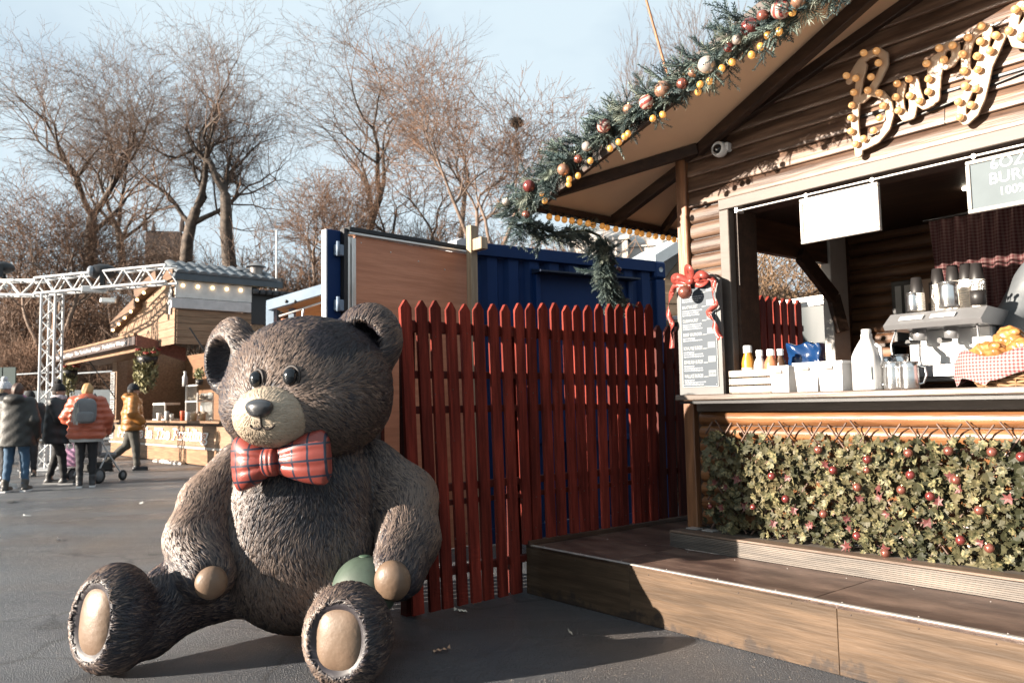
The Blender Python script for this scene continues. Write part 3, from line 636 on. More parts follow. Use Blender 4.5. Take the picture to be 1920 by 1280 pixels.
def seg_dir(P, pts):
    best = np.full(len(P), 9.0); T = np.zeros_like(P)
    for a, b in zip(pts[:-1], pts[1:]):
        d = s_cap(P, a[:3], b[:3], a[3], b[3]); m = d < best; best = np.where(m, d, best); v = b[:3]-a[:3]; T[m] = v/np.linalg.norm(v)
    return T
def flow(P):
    c = comp(P); keys = list(c); D = np.stack([c[k] for k in keys], 1); w = np.exp(-np.clip(D-D.min(1, keepdims=True), 0, 1)/.03)
    T = np.zeros_like(P); dn = np.array([0, 0, -1.0])
    for j, k in enumerate(keys):
        if k == 'head':
            v = P-(muz+np.array([0, 0, .05])); v = v/(np.linalg.norm(v, axis=1, keepdims=True)+1e-9); v[:, 2] -= .25*np.clip((head[2]-P[:, 2])*3, 0, 1)
        elif k[:3] == 'ear': cc = earL if k == 'earL' else earR; v = P-(cc*.6+head*.4)
        elif k == 'torso': v = np.tile(dn, (len(P), 1)); v[:, 0] += .25*np.sin(P[:, 0]*3)
        elif k[:3] == 'arm': v = seg_dir(P, armL if k == 'armL' else armR)
        elif k[:3] == 'leg': v = seg_dir(P, legL if k == 'legL' else legR)
        else:
            B = bFL if k == 'footL' else bFR; cc = footL if k == 'footL' else footR; v = P-cc; v = v-np.outer(v@B[2], B[2])*1.0; v = .55*v/(np.linalg.norm(v, axis=1, keepdims=True)+1e-9)+B[2]*.8
        v = v/(np.linalg.norm(v, axis=1, keepdims=True)+1e-9); T += v*w[:, j:j+1]
    return T
def keep(P):
    k = P[:, 2] > .03
    for pc, B, a, b in ((footL, bFL, .128, .183), (footR, bFR, .132, .158)):
        q = (P-pc)@B.T; k &= ~(((q[:, 0]/a)**2+(q[:, 1]/b)**2 < 1) & (q[:, 2] > .02))
    for pc, B, r in ((padL, aL, .085), (padR, aR, .095)): k &= np.linalg.norm(P-pc, axis=1) > r
    k &= np.linalg.norm((P-muz)/np.array([.19, .2, .15]), axis=1) > 1.0
    k &= P[:, 1] < .42                                                # the back is smooth and against the fence
    return k
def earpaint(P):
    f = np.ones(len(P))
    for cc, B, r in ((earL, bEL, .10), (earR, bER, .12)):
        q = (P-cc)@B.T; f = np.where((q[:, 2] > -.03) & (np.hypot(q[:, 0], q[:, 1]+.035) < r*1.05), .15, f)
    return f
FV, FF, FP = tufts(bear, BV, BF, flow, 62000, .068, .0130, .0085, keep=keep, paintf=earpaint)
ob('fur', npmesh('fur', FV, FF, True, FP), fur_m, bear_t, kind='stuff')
# muzzle with fine fur, nose, eyes, mouth
cream_m = paint_mat('cream_fur', (.30, .24, .175), (.42, .35, .275), .55)
MB3 = basis((-.36, -.92, -.10)); MBm = np.stack([MB3[0], MB3[1], MB3[2]])
def muzf(P): return smin(s_ell(P, muz, (.198, .146, .185), MBm), s_ell(P, muz-MB3[2]*.0+np.array([.015, .02, -.045]), (.178, .108, .17), MBm), .05)
MV, MF = surfnet(muzf, muz-.25, muz+.25, .012); ob('muzzle', npmesh('muzzle', MV, MF, True, np.full(len(MV), .35)), cream_m, bear_t)
nosec = march(muzf, 491, 764)+MB3[2]*.018
def mflow(P): v = P-nosec; return v/(np.linalg.norm(v, axis=1, keepdims=True)+1e-9)
TV, TF, TP = tufts(muzf, MV, MF, mflow, 3600, .042, .010, .004, 5, keep=lambda P: (np.linalg.norm(P-nosec, axis=1) > .06) & ((P-muz)@MB3[2] > -.08)); ob('muzzle_fur', npmesh('muzzle_fur', TV, TF, True, TP*.8+.2), cream_m, bear_t, kind='stuff')
gloss = mat('nose_gloss', (.03, .032, .036), rough=.28, var=.05, spec=.6, coat=.3)
sculpt('nose', lambda P: smin(s_ell(P, nosec+MB3[1]*.008, (.074, .036, .045), MB3), s_ell(P, nosec-MB3[1]*.018, (.05, .026, .04), MB3), .03), nosec-.12, nosec+.12, .007, gloss, bear_t)
for ex, ey, rx, rz_ in ((483, 711, .034, .040), (547, 706, .037, .043)):
    ec = march(bear, ex, ey)+HB[2]*.014
    e = ob('eye', MB().ell((0, 0, 0), (rx, .030, rz_), 24, 14), mat('eye_gloss', (.006, .008, .011), rough=.18, var=0, spec=.45), bear_t, ec, (0, 0, math.atan2(-.34, .94)*1.0 if ex > 500 else R(-38)))
    ring = MB(); pts = [(1.22*rx*math.cos(a), .014, 1.18*rz_*math.sin(a)) for a in np.linspace(0, 2*math.pi, 25)]; ring.tube(pts, .008, 6, caps=False); ob('socket', ring, mat('eye_socket', (.02, .015, .014), rough=.6), e)
mo = MB()
def onm(px, py): return march(muzf, px, py)+MB3[2]*.007
mo.tube([onm(490, 783), onm(491, 792), onm(493, 800)], [.006, .006, .006], 6)
mo.tube([onm(x, y) for x, y in ((471, 796), (475, 801), (482, 803.5), (488, 803), (493, 799.5))], [.004, .0058, .006, .006, .006], 6)
mo.tube([onm(x, y) for x, y in ((493, 799.5), (499, 803.5), (506, 803.5), (512, 801), (517, 795.5))], [.006, .006, .006, .0058, .004], 6)
ob('mouth', mo, mat('mouth_line', (.02, .012, .01), rough=.6), bear_t)
# soles and paw pads
sole_m = mat('sole_paint', (.155, .104, .07), rough=.5, var=.10, scale=9, col2=(.125, .08, .053), bump=.25, bscale=35)
t_ = sole_m.node_tree; nn = t_.nodes.new('ShaderNodeTexNoise'); nn.inputs['Scale'].default_value = 38; nn.inputs['Detail'].default_value = 8; nn.inputs['Roughness'].default_value = .75
tcn = [n for n in t_.nodes if n.type == 'TEX_COORD'][0]; t_.links.new(tcn.outputs['Object'], nn.inputs[0]); rp = t_.nodes.new('ShaderNodeMapRange'); rp.inputs[1].default_value = .60; rp.inputs[2].default_value = .72; rp.inputs[4].default_value = .55; t_.links.new(nn.outputs[0], rp.inputs[0])
b_ = t_.nodes['Principled BSDF']; s_ = b_.inputs['Base Color'].links[0].from_socket; mx = t_.nodes.new('ShaderNodeMix'); mx.data_type = 'RGBA'; t_.links.new(rp.outputs[0], mx.inputs[0]); t_.links.new(s_, mx.inputs[6]); mx.inputs[7].default_value = (.05, .035, .03, 1); t_.links.new(mx.outputs[2], b_.inputs['Base Color'])
def superell(P, c, B, r, e=2.6):
    q = np.abs((P-c)@B.T/np.array(r)); return ((q[:, 0]**e+q[:, 1]**e)**(2/e)+q[:, 2]**2)**.5*min(r)-min(r)
sculpt('foot_sole', lambda P: superell(P, footL+bFL[2]*.078, bFL, (.106, .160, .055)), footL-.3, footL+.3, .011, sole_m, bear_t)
sculpt('foot_sole', lambda P: superell(P, footR+bFR[2]*.078, bFR, (.110, .136, .055), 3), footR-.3, footR+.3, .011, sole_m, bear_t)
sculpt('paw_pad', lambda P: s_ell(P, padL, (.075, .080, .06), aL), padL-.15, padL+.15, .009, sole_m, bear_t)
sculpt('paw_pad', lambda P: s_ell(P, padR, (.088, .098, .07), aR), padR-.15, padR+.15, .009, sole_m, bear_t)
# bow tie: two gathered lobes and a knot, tartan
tart = check('tartan', (.21, .038, .028), (.012, .016, .035), 13.0, 'lines', .42, (0, 2), .13, (.31, .2))
def bow_mat():
    m = tart; t = m.node_tree; b = t.nodes['Principled BSDF']; b.inputs['Coat Weight'].default_value = .2; return m
bow_mat()
bowc = bp_(513, 864, 3.93)
bow = ob('bow_tie', MB(), None, None) if False else None
BB = basis((-.25, -.95, .15))
BWx = np.array([.97, -.22, .075]); BWx /= np.linalg.norm(BWx); BWn = np.cross(BWx, np.array([0, 0, 1.0])); BWn /= np.linalg.norm(BWn); BWz = np.cross(BWn, BWx)*-1
if BWz[2] < 0: BWz = -BWz
if BWn[1] > 0: BWn = -BWn
rotB = Matrix((tuple(BWx), tuple(-BWn), tuple(BWz))).transposed().to_euler()
def lobe(sx, L_=.245, h0=.055, h1=.135):
    def f(P):
        x = P[:, 0]*sx; q = np.clip(x/L_, 0, 1); hh = h0+(h1-h0)*np.sin(np.clip(q*1.05, 0, 1)*math.pi/2)**1.1*np.where(q > .86, np.sqrt(np.clip(1-((q-.86)/.16)**2, .02, 1)), 1); th = .025+.05*np.sin(q*math.pi*.92+.12)
        fold = 1-.16*np.exp(-((P[:, 2]/hh-.28)/.10)**2)*(1-q*.6)-.16*np.exp(-((P[:, 2]/hh+.30)/.10)**2)*(1-q*.6)
        e = (np.abs(P[:, 2])/hh)**2.6+(np.abs(P[:, 1])/(th*fold))**2
        return np.maximum((e**.5-1)*.05, np.maximum(-x+.005, x-L_))
    return f
sculpt('bow_lobe', lobe(-1, .215), (-.24, -.12, -.17), (.02, .12, .17), .008, tart, bear_t, bowc, rotB)
sculpt('bow_lobe', lobe(1, .295), (-.02, -.12, -.17), (.32, .12, .17), .008, tart, bear_t, bowc, rotB)
def knot(P):
    th = .052-.007*np.exp(-((P[:, 0]-.015)/.006)**2)-.007*np.exp(-((P[:, 0]+.012)/.006)**2); e = (np.abs(P[:, 2])/.073)**2.4+(np.abs(P[:, 1]+.02)/(th+.012))**2+(np.abs(P[:, 0])/.047)**4; return (e**.5-1)*.045
sculpt('bow_knot', knot, (-.07, -.12, -.1), (.07, .1, .1), .006, tart, bear_t, bowc, rotB)
rope = thing('gold_cord', 'short gold cord lying under the bear paw', 'cord', dep(424, 1114, 4.05)*np.array([1, 1, 0])+np.array([0, 0, .0])) if False else None
# green ball tucked beside the right paw
gc = gnd(716, 1215); gc = dep(684, 1092, 4.02); gb = thing('green_ball', 'mottled green ball half hidden behind the bear paw', 'ball', (gc[0], gc[1], gc[2]-.255))
ob('shell', MB().ell((0, 0, .225), .16, 40, 24), mat('green_ball', (.055, .08, .06), rough=.6, var=.35, scale=4, bump=.15, bscale=14), gb); ob('cap', MB().ell((0, 0, .384), (.03, .03, .006), 12, 6), mat('green_cap', (.05, .09, .06)), gb)
# ================================================================== GARLAND
rng = random.Random(11)
def needle_mesh(kind, seed):
    """one sprig: a stem with many thin needles, lying along +x"""
    r = random.Random(seed); mb = MB(); L_ = {'fir': .15, 'pine': .10, 'cedar': .13}[kind]
    def frond(o, d, ln, nn, nl, w, sp_):
        w *= 1.5
        d = Vector(d).normalized(); u = d.orthogonal().normalized(); v = d.cross(u)
        mb.tube([o, Vector(o)+d*ln], [.0028, .0012], 4, caps=False)
        for i in range(nn):
            t = (i+.5)/nn; a = i*2.4+r.uniform(-.3, .3); rad = u*math.cos(a)+v*math.sin(a); p = Vector(o)+d*ln*t
            dd = (d*sp_+rad+Vector((0, 0, -.08))).normalized(); l = nl*r.uniform(.75, 1.2)*(1-.35*t); sd = dd.cross(d).normalized()*w
            mb.add([p-sd*.6, p+dd*l*.5-sd, p+dd*l, p+dd*l*.5+sd], [(0, 1, 2, 3)])
    if kind == 'fir':
        frond((0, 0, 0), (1, 0, .05), L_, 60, .024, .0016, .75)
        for k in range(5): s = 1 if k % 2 else -1; frond((.02+.022*k, 0, 0), (.8, .75*s, r.uniform(-.3, .4)), .075, 30, .021, .0015, .75)
    elif kind == 'pine':
        for k in range(3): frond((0, 0, 0), (1, .45*(k-1), r.uniform(-.3, .3)), L_, 46, .055, .0011, 1.25)
    else:
        for k in range(6):
            s = 1 if k % 2 else -1; frond((.018*k, 0, 0), (1, .7*s, r.uniform(-.4, .4)), .075, 26, .014, .0024, 1.1)
        frond((0, 0, 0), (1, 0, 0), L_, 34, .014, .0024, 1.1)
    return mb.mesh(kind+'_sprig')
fir_m = mat('fir_needles', (.04, .066, .066), rough=.6, var=.3, scale=12, rand=.3)
pine_m = mat('pine_needles', (.17, .195, .155), rough=.55, var=.2, scale=12, rand=.25)
cedar_m = mat('cedar_fronds', (.13, .17, .15), rough=.6, var=.25, scale=12, rand=.25)
SPR = [(needle_mesh('fir', 1), fir_m), (needle_mesh('fir', 2), fir_m), (needle_mesh('pine', 3), pine_m), (needle_mesh('cedar', 4), cedar_m), (needle_mesh('cedar', 5), cedar_m)]
for me, m in SPR: me.materials.append(m)
cop = mat('copper_bauble', (.27, .095, .068), rough=.22, metal=.55, var=.08, coat=.5)
redb = mat('red_bauble', (.17, .034, .03), rough=.22, metal=.3, var=.08, coat=.5)
pearl = mat('pearl_bauble', (.42, .36, .32), rough=.25, metal=.25, var=.05, coat=.5)
goldb = mat('rose_gold_bauble', (.38, .21, .14), rough=.3, metal=.5, var=.15, coat=.4)
def striped(name, c1, c2, n):
    m = bpy.data.materials.new(name); m.use_nodes = True; t = m.node_tree; N = t.nodes; L = t.links; b = N['Principled BSDF']; b.inputs['Roughness'].default_value = .25; b.inputs['Coat Weight'].default_value = .5
    c = N.new('ShaderNodeTexCoord'); s = N.new('ShaderNodeSeparateXYZ'); L.new(c.outputs['Object'], s.inputs[0])
    a = N.new('ShaderNodeMath'); a.operation = 'ARCTAN2'; L.new(s.outputs[0], a.inputs[0]); L.new(s.outputs[1], a.inputs[1])
    z_ = N.new('ShaderNodeMath'); z_.operation = 'MULTIPLY_ADD'; z_.inputs[1].default_value = 30; L.new(s.outputs[2], z_.inputs[0]); L.new(a.outputs[0], z_.inputs[2])
    mu = N.new('ShaderNodeMath'); mu.operation = 'MULTIPLY'; mu.inputs[1].default_value = n; L.new(z_.outputs[0], mu.inputs[0]); si = N.new('ShaderNodeMath'); si.operation = 'SINE'; L.new(mu.outputs[0], si.inputs[0])
    g_ = N.new('ShaderNodeMapRange'); g_.inputs[1].default_value = -.1; g_.inputs[2].default_value = .1; L.new(si.outputs[0], g_.inputs[0])
    mx = N.new('ShaderNodeMix'); mx.data_type = 'RGBA'; mx.inputs[6].default_value = (*c1, 1); mx.inputs[7].default_value = (*c2, 1); L.new(g_.outputs[0], mx.inputs[0]); L.new(mx.outputs[2], b.inputs['Base Color']); return m
strip_m = striped('striped_bauble', (.28, .06, .05), (.46, .36, .31), 5)
capm = mat('bauble_cap', (.6, .5, .3), rough=.3, metal=.9)
def bauble(parent, p, r, m, fluted=False, drop=False):
    if fluted:
        V = []; n = 24
        prof = [(math.sin(a)*r, math.cos(a)*r) for a in np.linspace(0, math.pi, 13)]
        mb = MB(); vs_ = []
        for rr, zz in prof:
            for j in range(n): a = 2*math.pi*j/n; q = rr*(1+.07*math.cos(8*a+zz/r*1.6)); vs_.append((q*math.cos(a), q*math.sin(a), zz))
        mb.add(vs_, [(i*n+j, (i+1)*n+j, (i+1)*n+(j+1) % n, i*n+(j+1) % n) for i in range(12) for j in range(n)], True)
    else: mb = MB().ell((0, 0, 0), (r, r, r*(1.7 if drop else 1)), 20, 12)
    o = ob('bauble', mb, m, parent, p, (rng.uniform(-.5, .5), rng.uniform(-.5, .5), rng.uniform(0, 6))); ob('cap', MB().lathe([(0, r*(1.7 if drop else 1)+.008), (r*.22, r*(1.7 if drop else 1)+.006), (r*.24, r*(1.65 if drop else .93))], n=8), capm, o); return o
GD = -.75
gpx = [(1600, -60), (1545, -18), (1500, 14), (1455, 40), (1410, 62), (1370, 92), (1322, 128), (1275, 162), (1225, 192), (1170, 222), (1120, 255), (1072, 298), (1028, 335), (990, 372), (962, 400)]
gl = [ST.fac(x, y-6, GD) for x, y in gpx]
gp = [np.array(ST.w(*p)) for p in gl]
gar = thing('christmas_garland', 'fir garland with striped and copper baubles along the sloping stall roof edge', 'garland', gp[-1])
def place_sprigs(par, pts, n, spread, out, org, dens=None, downs=.0):
    pts = [np.array(p) for p in pts]; seg = [np.linalg.norm(b-a) for a, b in zip(pts[:-1], pts[1:])]; tot = sum(seg)
    for i in range(n):
        s = tot*(i+rng.random())/n; k = 0
        while k < len(seg)-1 and s > seg[k]: s -= seg[k]; k += 1
        p = pts[k]+(pts[k+1]-pts[k])*min(1, s/seg[k]); tdir = (pts[k+1]-pts[k])/seg[k]*(1 if rng.random() < .7 else -1)
        d = tdir*.7+np.array(out)*rng.uniform(-.3, .7)+np.array([rng.uniform(-1, 1) for _ in range(3)])*.75+np.array([0, 0, -downs])
        kind = rng.choices(range(5), [3, 3, 2.2, 2, 2])[0]; me, m = SPR[kind]
        rot = Vector(d).to_track_quat('X', 'Z').to_euler(); sc = rng.uniform(.8, 1.35)
        ob('sprig', me, m, par, Vector(p+np.array([rng.uniform(-1, 1) for _ in range(3)])*spread-org), rot, scale=(sc, sc, sc))
outv = ST.P*-1.0
place_sprigs(gar, gp, 230, .05, outv+np.array([0, 0, .35]), gp[-1])
place_sprigs(gar, gp, 90, .05, outv*.4-np.array([0, 0, .9]), gp[-1], downs=.9)
ob('wire', MB().tube([p-gp[-1] for p in gp], .012, 6), mat('garland_wire', (.03, .05, .035), rough=.8), gar)
for (x, y, r, m, fl, dr) in ((1464, 18, .048, strip_m, 0, 0), (1406, 51, .046, redb, 1, 0), (1381, 75, .026, pearl, 0, 0), (1367, 66, .024, pearl, 0, 0), (1366, 89, .026, redb, 0, 0), (1325, 122, .046, pearl, 0, 0), (1212, 192, .042, strip_m, 0, 0),
     (1243, 168, .046, goldb, 1, 0), (1279, 157, .030, cop, 1, 1), (1132, 236, .044, strip_m, 0, 0), (1084, 298, .026, cop, 1, 1), (1056, 318, .038, goldb, 0, 0), (992, 349, .042, redb, 0, 0), (949, 379, .028, pearl, 0, 0), (986, 402, .026, cop, 1, 1), (1178, 205, .03, goldb, 1, 0), (1496, 2, .036, goldb, 0, 0), (1430, 30, .03, cop, 0, 0), (1300, 135, .03, goldb, 0, 0), (1100, 275, .03, pearl, 0, 0)):
    bauble(gar, Vector(ST.w(*ST.fac(x, y, GD-.07))-gp[-1]), r, m, fl, dr)
for (x, y) in ((1422, 75), (1404, 90), (1370, 105), (1353, 118), (1334, 140), (1318, 148), (1308, 162), (1236, 206), (1228, 212), (1177, 240), (1168, 245), (1155, 256), (1141, 268), (1110, 290), (1085, 318), (1070, 325), (1062, 338), (1025, 366), (1018, 352), (1438, 56), (1462, 45), (1490, 14)):     # lamps wound into the garland
    b = ob('bulb', bm1, bulb_amber, gar, Vector(ST.w(*ST.fac(x, y, GD-.04))-gp[-1]), scale=(.85, .85, .9), rot=(rng.uniform(-.5, .5), rng.uniform(-.5, .5), 0))
hp = [(968, 402), (985, 418), (1012, 428), (1042, 436), (1072, 434), (1100, 432), (1124, 442), (1136, 466), (1132, 492), (1134, 512), (1142, 530), (1156, 548), (1160, 566)]
hw = [np.array(ST.w(*ST.side(x, y, -.83))) for x, y in hp]
swag = thing('christmas_garland', 'fir swag under the eave bulbs, its end hanging down with a copper bauble', 'garland', hw[0])
place_sprigs(swag, hw[:6], 50, .03, outv, hw[0], downs=.3); place_sprigs(swag, hw[6:], 105, .045, outv, hw[0], downs=1.2)
ob('wire', MB().tube([p-hw[0] for p in hw], .010, 6), MATS['garland_wire'], swag)
for (x, y, r, m) in ((1137, 523, .036, cop), (1130, 482, .034, pearl), (1150, 492, .024, redb), (1160, 505, .02, redb)): bauble(swag, Vector(ST.w(*ST.side(x, y, -.86))-hw[0]), r, m)
pole = thing('flag_pole', 'thin brown wooden pole rising from the garland towards the sky', 'pole', ST.w(*ST.fac(1253, 118, -.66)), 0)
pq = np.array(ST.w(*ST.fac(1253, 150, -.66))); pe = np.array(ST.w(*ST.fac(1196, -25, -.66))); ob('shaft', MB().tube([(0, 0, -.1), tuple(pe-pq)], [.009, .007], 8), post_m, pole); ob('knob', MB().ell(tuple(pe-pq), .012, 8, 6), post_m, pole)

# ================================================================== IVY TRELLIS with baubles
iv = thing('ivy_trellis', 'artificial ivy on a diamond willow trellis, dotted with red baubles, below the counter', 'plant screen', ST.w(.15, -.05, .41), ST.rz)
stick = wood('willow_stick', (.10, .06, .045), (.17, .11, .085), rough=.7)
IU, IZ0, IZ1 = 2.55, .0, .615
for sgn in (1, -1):
    for k in range(-5, 22):
        a = np.array([k*.145, 0.0]); dv = np.array([.62*.72, .62])*1.0; dv[0] *= sgn
        if sgn < 0: a[0] += .25
        t0, t1 = 0.0, 1.03+rng.uniform(0, .06)
        us = sorted([(0.0-a[0])/dv[0], (IU-a[0])/dv[0]]); t0 = max(t0, us[0]-.03); t1 = min(t1, us[1]+.03)
        if t1-t0 < .1: continue
        p0, p1 = a+dv*t0, a+dv*t1; ob('lattice_stick', MB().beam((p0[0], -.006*sgn-.012, p0[1]), (p1[0], -.006*sgn-.012, p1[1]), .007, .013, (0, 1, 0), .0015), stick, iv)
def leaf_mesh(seed, star=False):
    r = random.Random(seed); mb = MB()
    lob = [(0, 0), (.30, .04), (.50, .28), (.30, .40), (.36, .68), (.12, .62), (0, 1.0), (-.12, .62), (-.36, .68), (-.30, .40), (-.50, .28), (-.30, .04)]
    if star: lob = [(0, .05), (.16, .12), (.48, .1), (.24, .42), (.42, .8), (.1, .66), (0, 1.05), (-.1, .66), (-.42, .8), (-.24, .42), (-.48, .1), (-.16, .12)]
    c = (0, .38); f = r.uniform(.12, .3); cv = r.uniform(-.25, .35)
    def zz(x, y): return abs(x)*f+cv*(y-.4)**2*(1 if y > .4 else -.3)
    vs_ = [(x, y, zz(x, y)+r.uniform(-.03, .03)) for x, y in lob]+[(0, .38, -.03)]
    mb.add(vs_, [(i, (i+1) % 12, 12) for i in range(12)], False); mb.add([(-.012, 0, 0), (.012, 0, 0), (.01, -.35, -.05), (-.01, -.35, -.05)], [(0, 1, 2, 3)]); return mb
ivy_m = mat('ivy_leaf', (.05, .054, .025), rough=.55, var=.3, scale=3.0, col2=(.20, .165, .085), mixs_=(.42, .66), rand=.4, spec=.3)
LM = [leaf_mesh(s).mesh('leaf') for s in range(6)]
for me in LM: me.materials.append(ivy_m)
NL = 2900; P_ = []
for i in range(NL):
    u = rng.random()**.92*IU; z = rng.random()*.585; edge = .0
    if z > .54 and rng.random() < .55: z -= .2
    if u < .05 and rng.random() < .5: u += .15
    P_.append((u, z, -.018-rng.random()**1.6*.075))
near = sorted(range(NL), key=lambda i: P_[i][2])[:NL]; inview = [i for i in near if P_[i][0] < 1.72]; parts_ = set(inview[:300])
SV = []; SF = []; SM = MB()
for i in range(NL):
    u, z, d = P_[i]; s = rng.uniform(.030, .064); me = LM[i % 6]
    rot = Matrix.Rotation(rng.uniform(0, 6.28), 4, 'Y') @ Matrix.Rotation(R(90)+rng.uniform(-.75, .75), 4, 'X') @ Matrix.Rotation(rng.uniform(-.7, .7), 4, 'Y') @ Matrix.Rotation(R(180)*(rng.random() < .8)+rng.uniform(-.9, .9), 4, 'Z')
    if i in parts_: ob('leaf', me, ivy_m, iv, (u, d, z), (Matrix.Rotation(0, 4, 'X') @ rot).to_euler(), scale=(s, s, s))
    else:
        M = Matrix.Translation((u, d, z)) @ rot @ Matrix.Scale(s, 4); SM.add([tuple(M @ v.co) for v in me.vertices], [tuple(p.vertices) for p in me.polygons])
ob('leaves', SM, ivy_m, iv, kind='stuff')
def ivp(x, y, d): p = ST.fac(x, y, d-.05); return (p[0]-.15, d, p[2]-.41)
for j, (x, y) in enumerate(((1534, 843), (1626, 861), (1625, 881), (1703, 849), (1707, 890), (1778, 845), (1860, 847), (1915, 856), (1607, 913), (1690, 918), (1744, 930), (1792, 899), (1836, 956), (1801, 1012), (1855, 1027), (1660, 1036), (1607, 1004), (1544, 963), (1447, 892), (1412, 950), (1331, 949), (1562, 881), (1473, 935))):
    bauble(iv, ivp(x, y, -.105), .0225 if j not in (2, 19, 20) else .017, (cop, redb, cop)[j % 3 if j < 18 else 1])
star_m = mat('red_leaf', (.105, .03, .028), rough=.5, var=.2, rand=.2); STM = [leaf_mesh(20+s, True).mesh('red_leaf') for s in range(3)]
for me in STM: me.materials.append(star_m)
for j, (x, y) in enumerate(((1548, 877), (1470, 895), (1654, 935), (1667, 968), (1605, 938), (1580, 975), (1525, 985), (1511, 988), (1590, 995), (1592, 1018), (1585, 1028), (1800, 925), (1758, 948), (1645, 909), (1776, 897), (1845, 1020), (1900, 935), (1651, 1025), (1490, 950), (1350, 945), (1385, 905), (1390, 950), (1335, 905), (1452, 975), (1700, 1050), (1748, 980), (1365, 915))):
    s = rng.uniform(.04, .06); ob('red_leaf', STM[j % 3], star_m, iv, ivp(x, y, -.10), (R(90)+rng.uniform(-.5, .5), rng.uniform(0, 6), rng.uniform(-.5, .5)), scale=(s, s, s))

# ================================================================== MENU BOARD and bow
menu = thing('menu_board', 'tall black menu board listing burgers, standing on the counter end', 'menu board', ST.w(.165, -.12, 1.241), ST.rz)
mfr = mat('menu_frame', (.11, .11, .11), rough=.5, var=.1); mpan = mat('menu_panel', (.045, .058, .074), rough=.5, spec=.3, var=.04, scale=2)
arch = [(-.165, 0), (.165, 0), (.165, .70), (.13, .725), (.06, .76), (0, .785), (-.06, .76), (-.13, .725), (-.165, .70)]
ob('frame', MB().prism(arch, -.012, .012), mfr, menu)
ob('panel', MB().prism([(-.132, .05), (.132, .05), (.132, .62), (.11, .66), (.06, .675), (-.06, .675), (-.11, .66), (-.132, .62)], -.0165, -.0125), mpan, menu)
mtext = mat('menu_text', (.40, .42, .43), rough=.7, var=.05)
rim = MB().box(-.135, .135, -.0185, -.0170, .047, .0495).box(-.135, -.1325, -.0185, -.017, .05, .62).box(.1325, .135, -.0185, -.017, .05, .62); ob('white_line', rim, mtext, menu)
items = ['WALLACE BURGER', 'EDINBURGH BURGER', 'ROYAL MILE BURGER', 'BEEF BURGER', 'CURRYWURST', 'BRATWURST', 'CHEESE']
for i, s in enumerate(items):
    z0 = .105+.087*i; sz = .0275 if i < 3 else .024
    if z0 > .66: break
    me = text_mesh(s, sz, .0006); w = max(v.co.x for v in me.vertices); k = min(1, (.145 if i < 4 else .12)/w); ob('heading', me, mtext, menu, (-.12, -.0172, z0), (R(90), 0, 0), scale=(k, 1.15, 1))
    small = MB()
    for l in range(3 if i != 3 else 2):
        x = -.12; end = (-.045 if l == 0 and i < 4 else rng.uniform(.0, .03))
        while x < end: w_ = rng.uniform(.006, .02); small.box(x, x+w_, -.0178, -.0168, z0-.018-.0135*l, z0-.018-.0135*l+.0058); x += w_+.004
    small.box(.03, .062, -.0178, -.0168, z0+.002, z0+.005); ob('small_print', small, mtext, menu)
    ob('price_label', MB().box(.066, .122, -.0185, -.0165, z0+.004, z0+.042), mat('price_white', (.13, .15, .165), rough=.5), menu)
    if i == 0: ob('price', text_mesh('£9.00', .021, .0004, 'CENTER'), mpan, menu, (.094, -.0188, z0+.015), (R(90), 0, 0))
for x in (-.122, .122): ob('screw', MB().ell((x, -.018, .06), .0035, 8, 5), pale_metal, menu)
ribm = mat('red_ribbon', (.24, .042, .032), rough=.38, var=.15, scale=18, bump=.2, bscale=50)
bowt = thing('ribbon_bow', 'shiny red ribbon bow with trailing tails on top of the menu board', 'bow', ST.w(.15, -.15, 1.93), ST.rz)
def ribbon(pts, w, name='ribbon', twist=0):
    pts = [Vector(p) for p in pts]; fine = []; n = len(pts)
    for i in range(n-1):
        for q in range(4):
            t = q/4; p0, p1, p2, p3 = pts[max(i-1, 0)], pts[i], pts[i+1], pts[min(i+2, n-1)]
            fine.append(.5*((2*p1)+(p2-p0)*t+(2*p0-5*p1+4*p2-p3)*t*t+(3*p1-p0-3*p2+p3)*t**3))
    fine.append(pts[-1]); mb = MB(); vs_ = []; m = len(fine)
    for i, p in enumerate(fine):
        t = (fine[min(i+1, m-1)]-fine[max(i-1, 0)]).normalized(); b = Vector((0, -1, 0)).cross(t); b = b.normalized() if b.length > .05 else Vector((1, 0, 0))
        a = twist*math.sin(i*.55+1); b = b*math.cos(a)+Vector((0, -1, 0))*math.sin(a); nn_ = t.cross(b).normalized()*.0012
        vs_ += [p-b*w/2-nn_, p+b*w/2-nn_, p+b*w/2+nn_, p-b*w/2+nn_]
    for i in range(m-1):
        for j in range(4): mb.add([], []); 
    fs = [(i*4+j, i*4+(j+1) % 4, i*4+4+(j+1) % 4, i*4+4+j) for i in range(m-1) for j in range(4)]; mb.add(vs_, fs, True); return ob(name, mb, ribm, bowt)
ribbon([(-.02, -.01, .02), (-.09, -.05, .055), (-.115, -.045, .035), (-.08, -.02, .01), (-.01, -.012, .0)], .045, 'bow_loop', .4)
ribbon([(.0, -.01, .02), (.03, -.06, .075), (.0, -.06, .10), (-.03, -.03, .07), (-.005, -.012, .015)], .04, 'bow_loop', .3)
ribbon([(.02, -.01, .01), (.09, -.055, .045), (.13, -.04, .02), (.08, -.015, -.01), (.02, -.012, .0)], .045, 'bow_loop', .5)
ribbon([(-.01, -.012, .0), (-.11, -.03, .005), (-.155, -.02, -.03), (-.195, -.01, -.10), (-.20, -.01, -.17), (-.165, -.02, -.23), (-.185, -.012, -.29), (-.18, -.01, -.39)], .034, 'tail', .9)
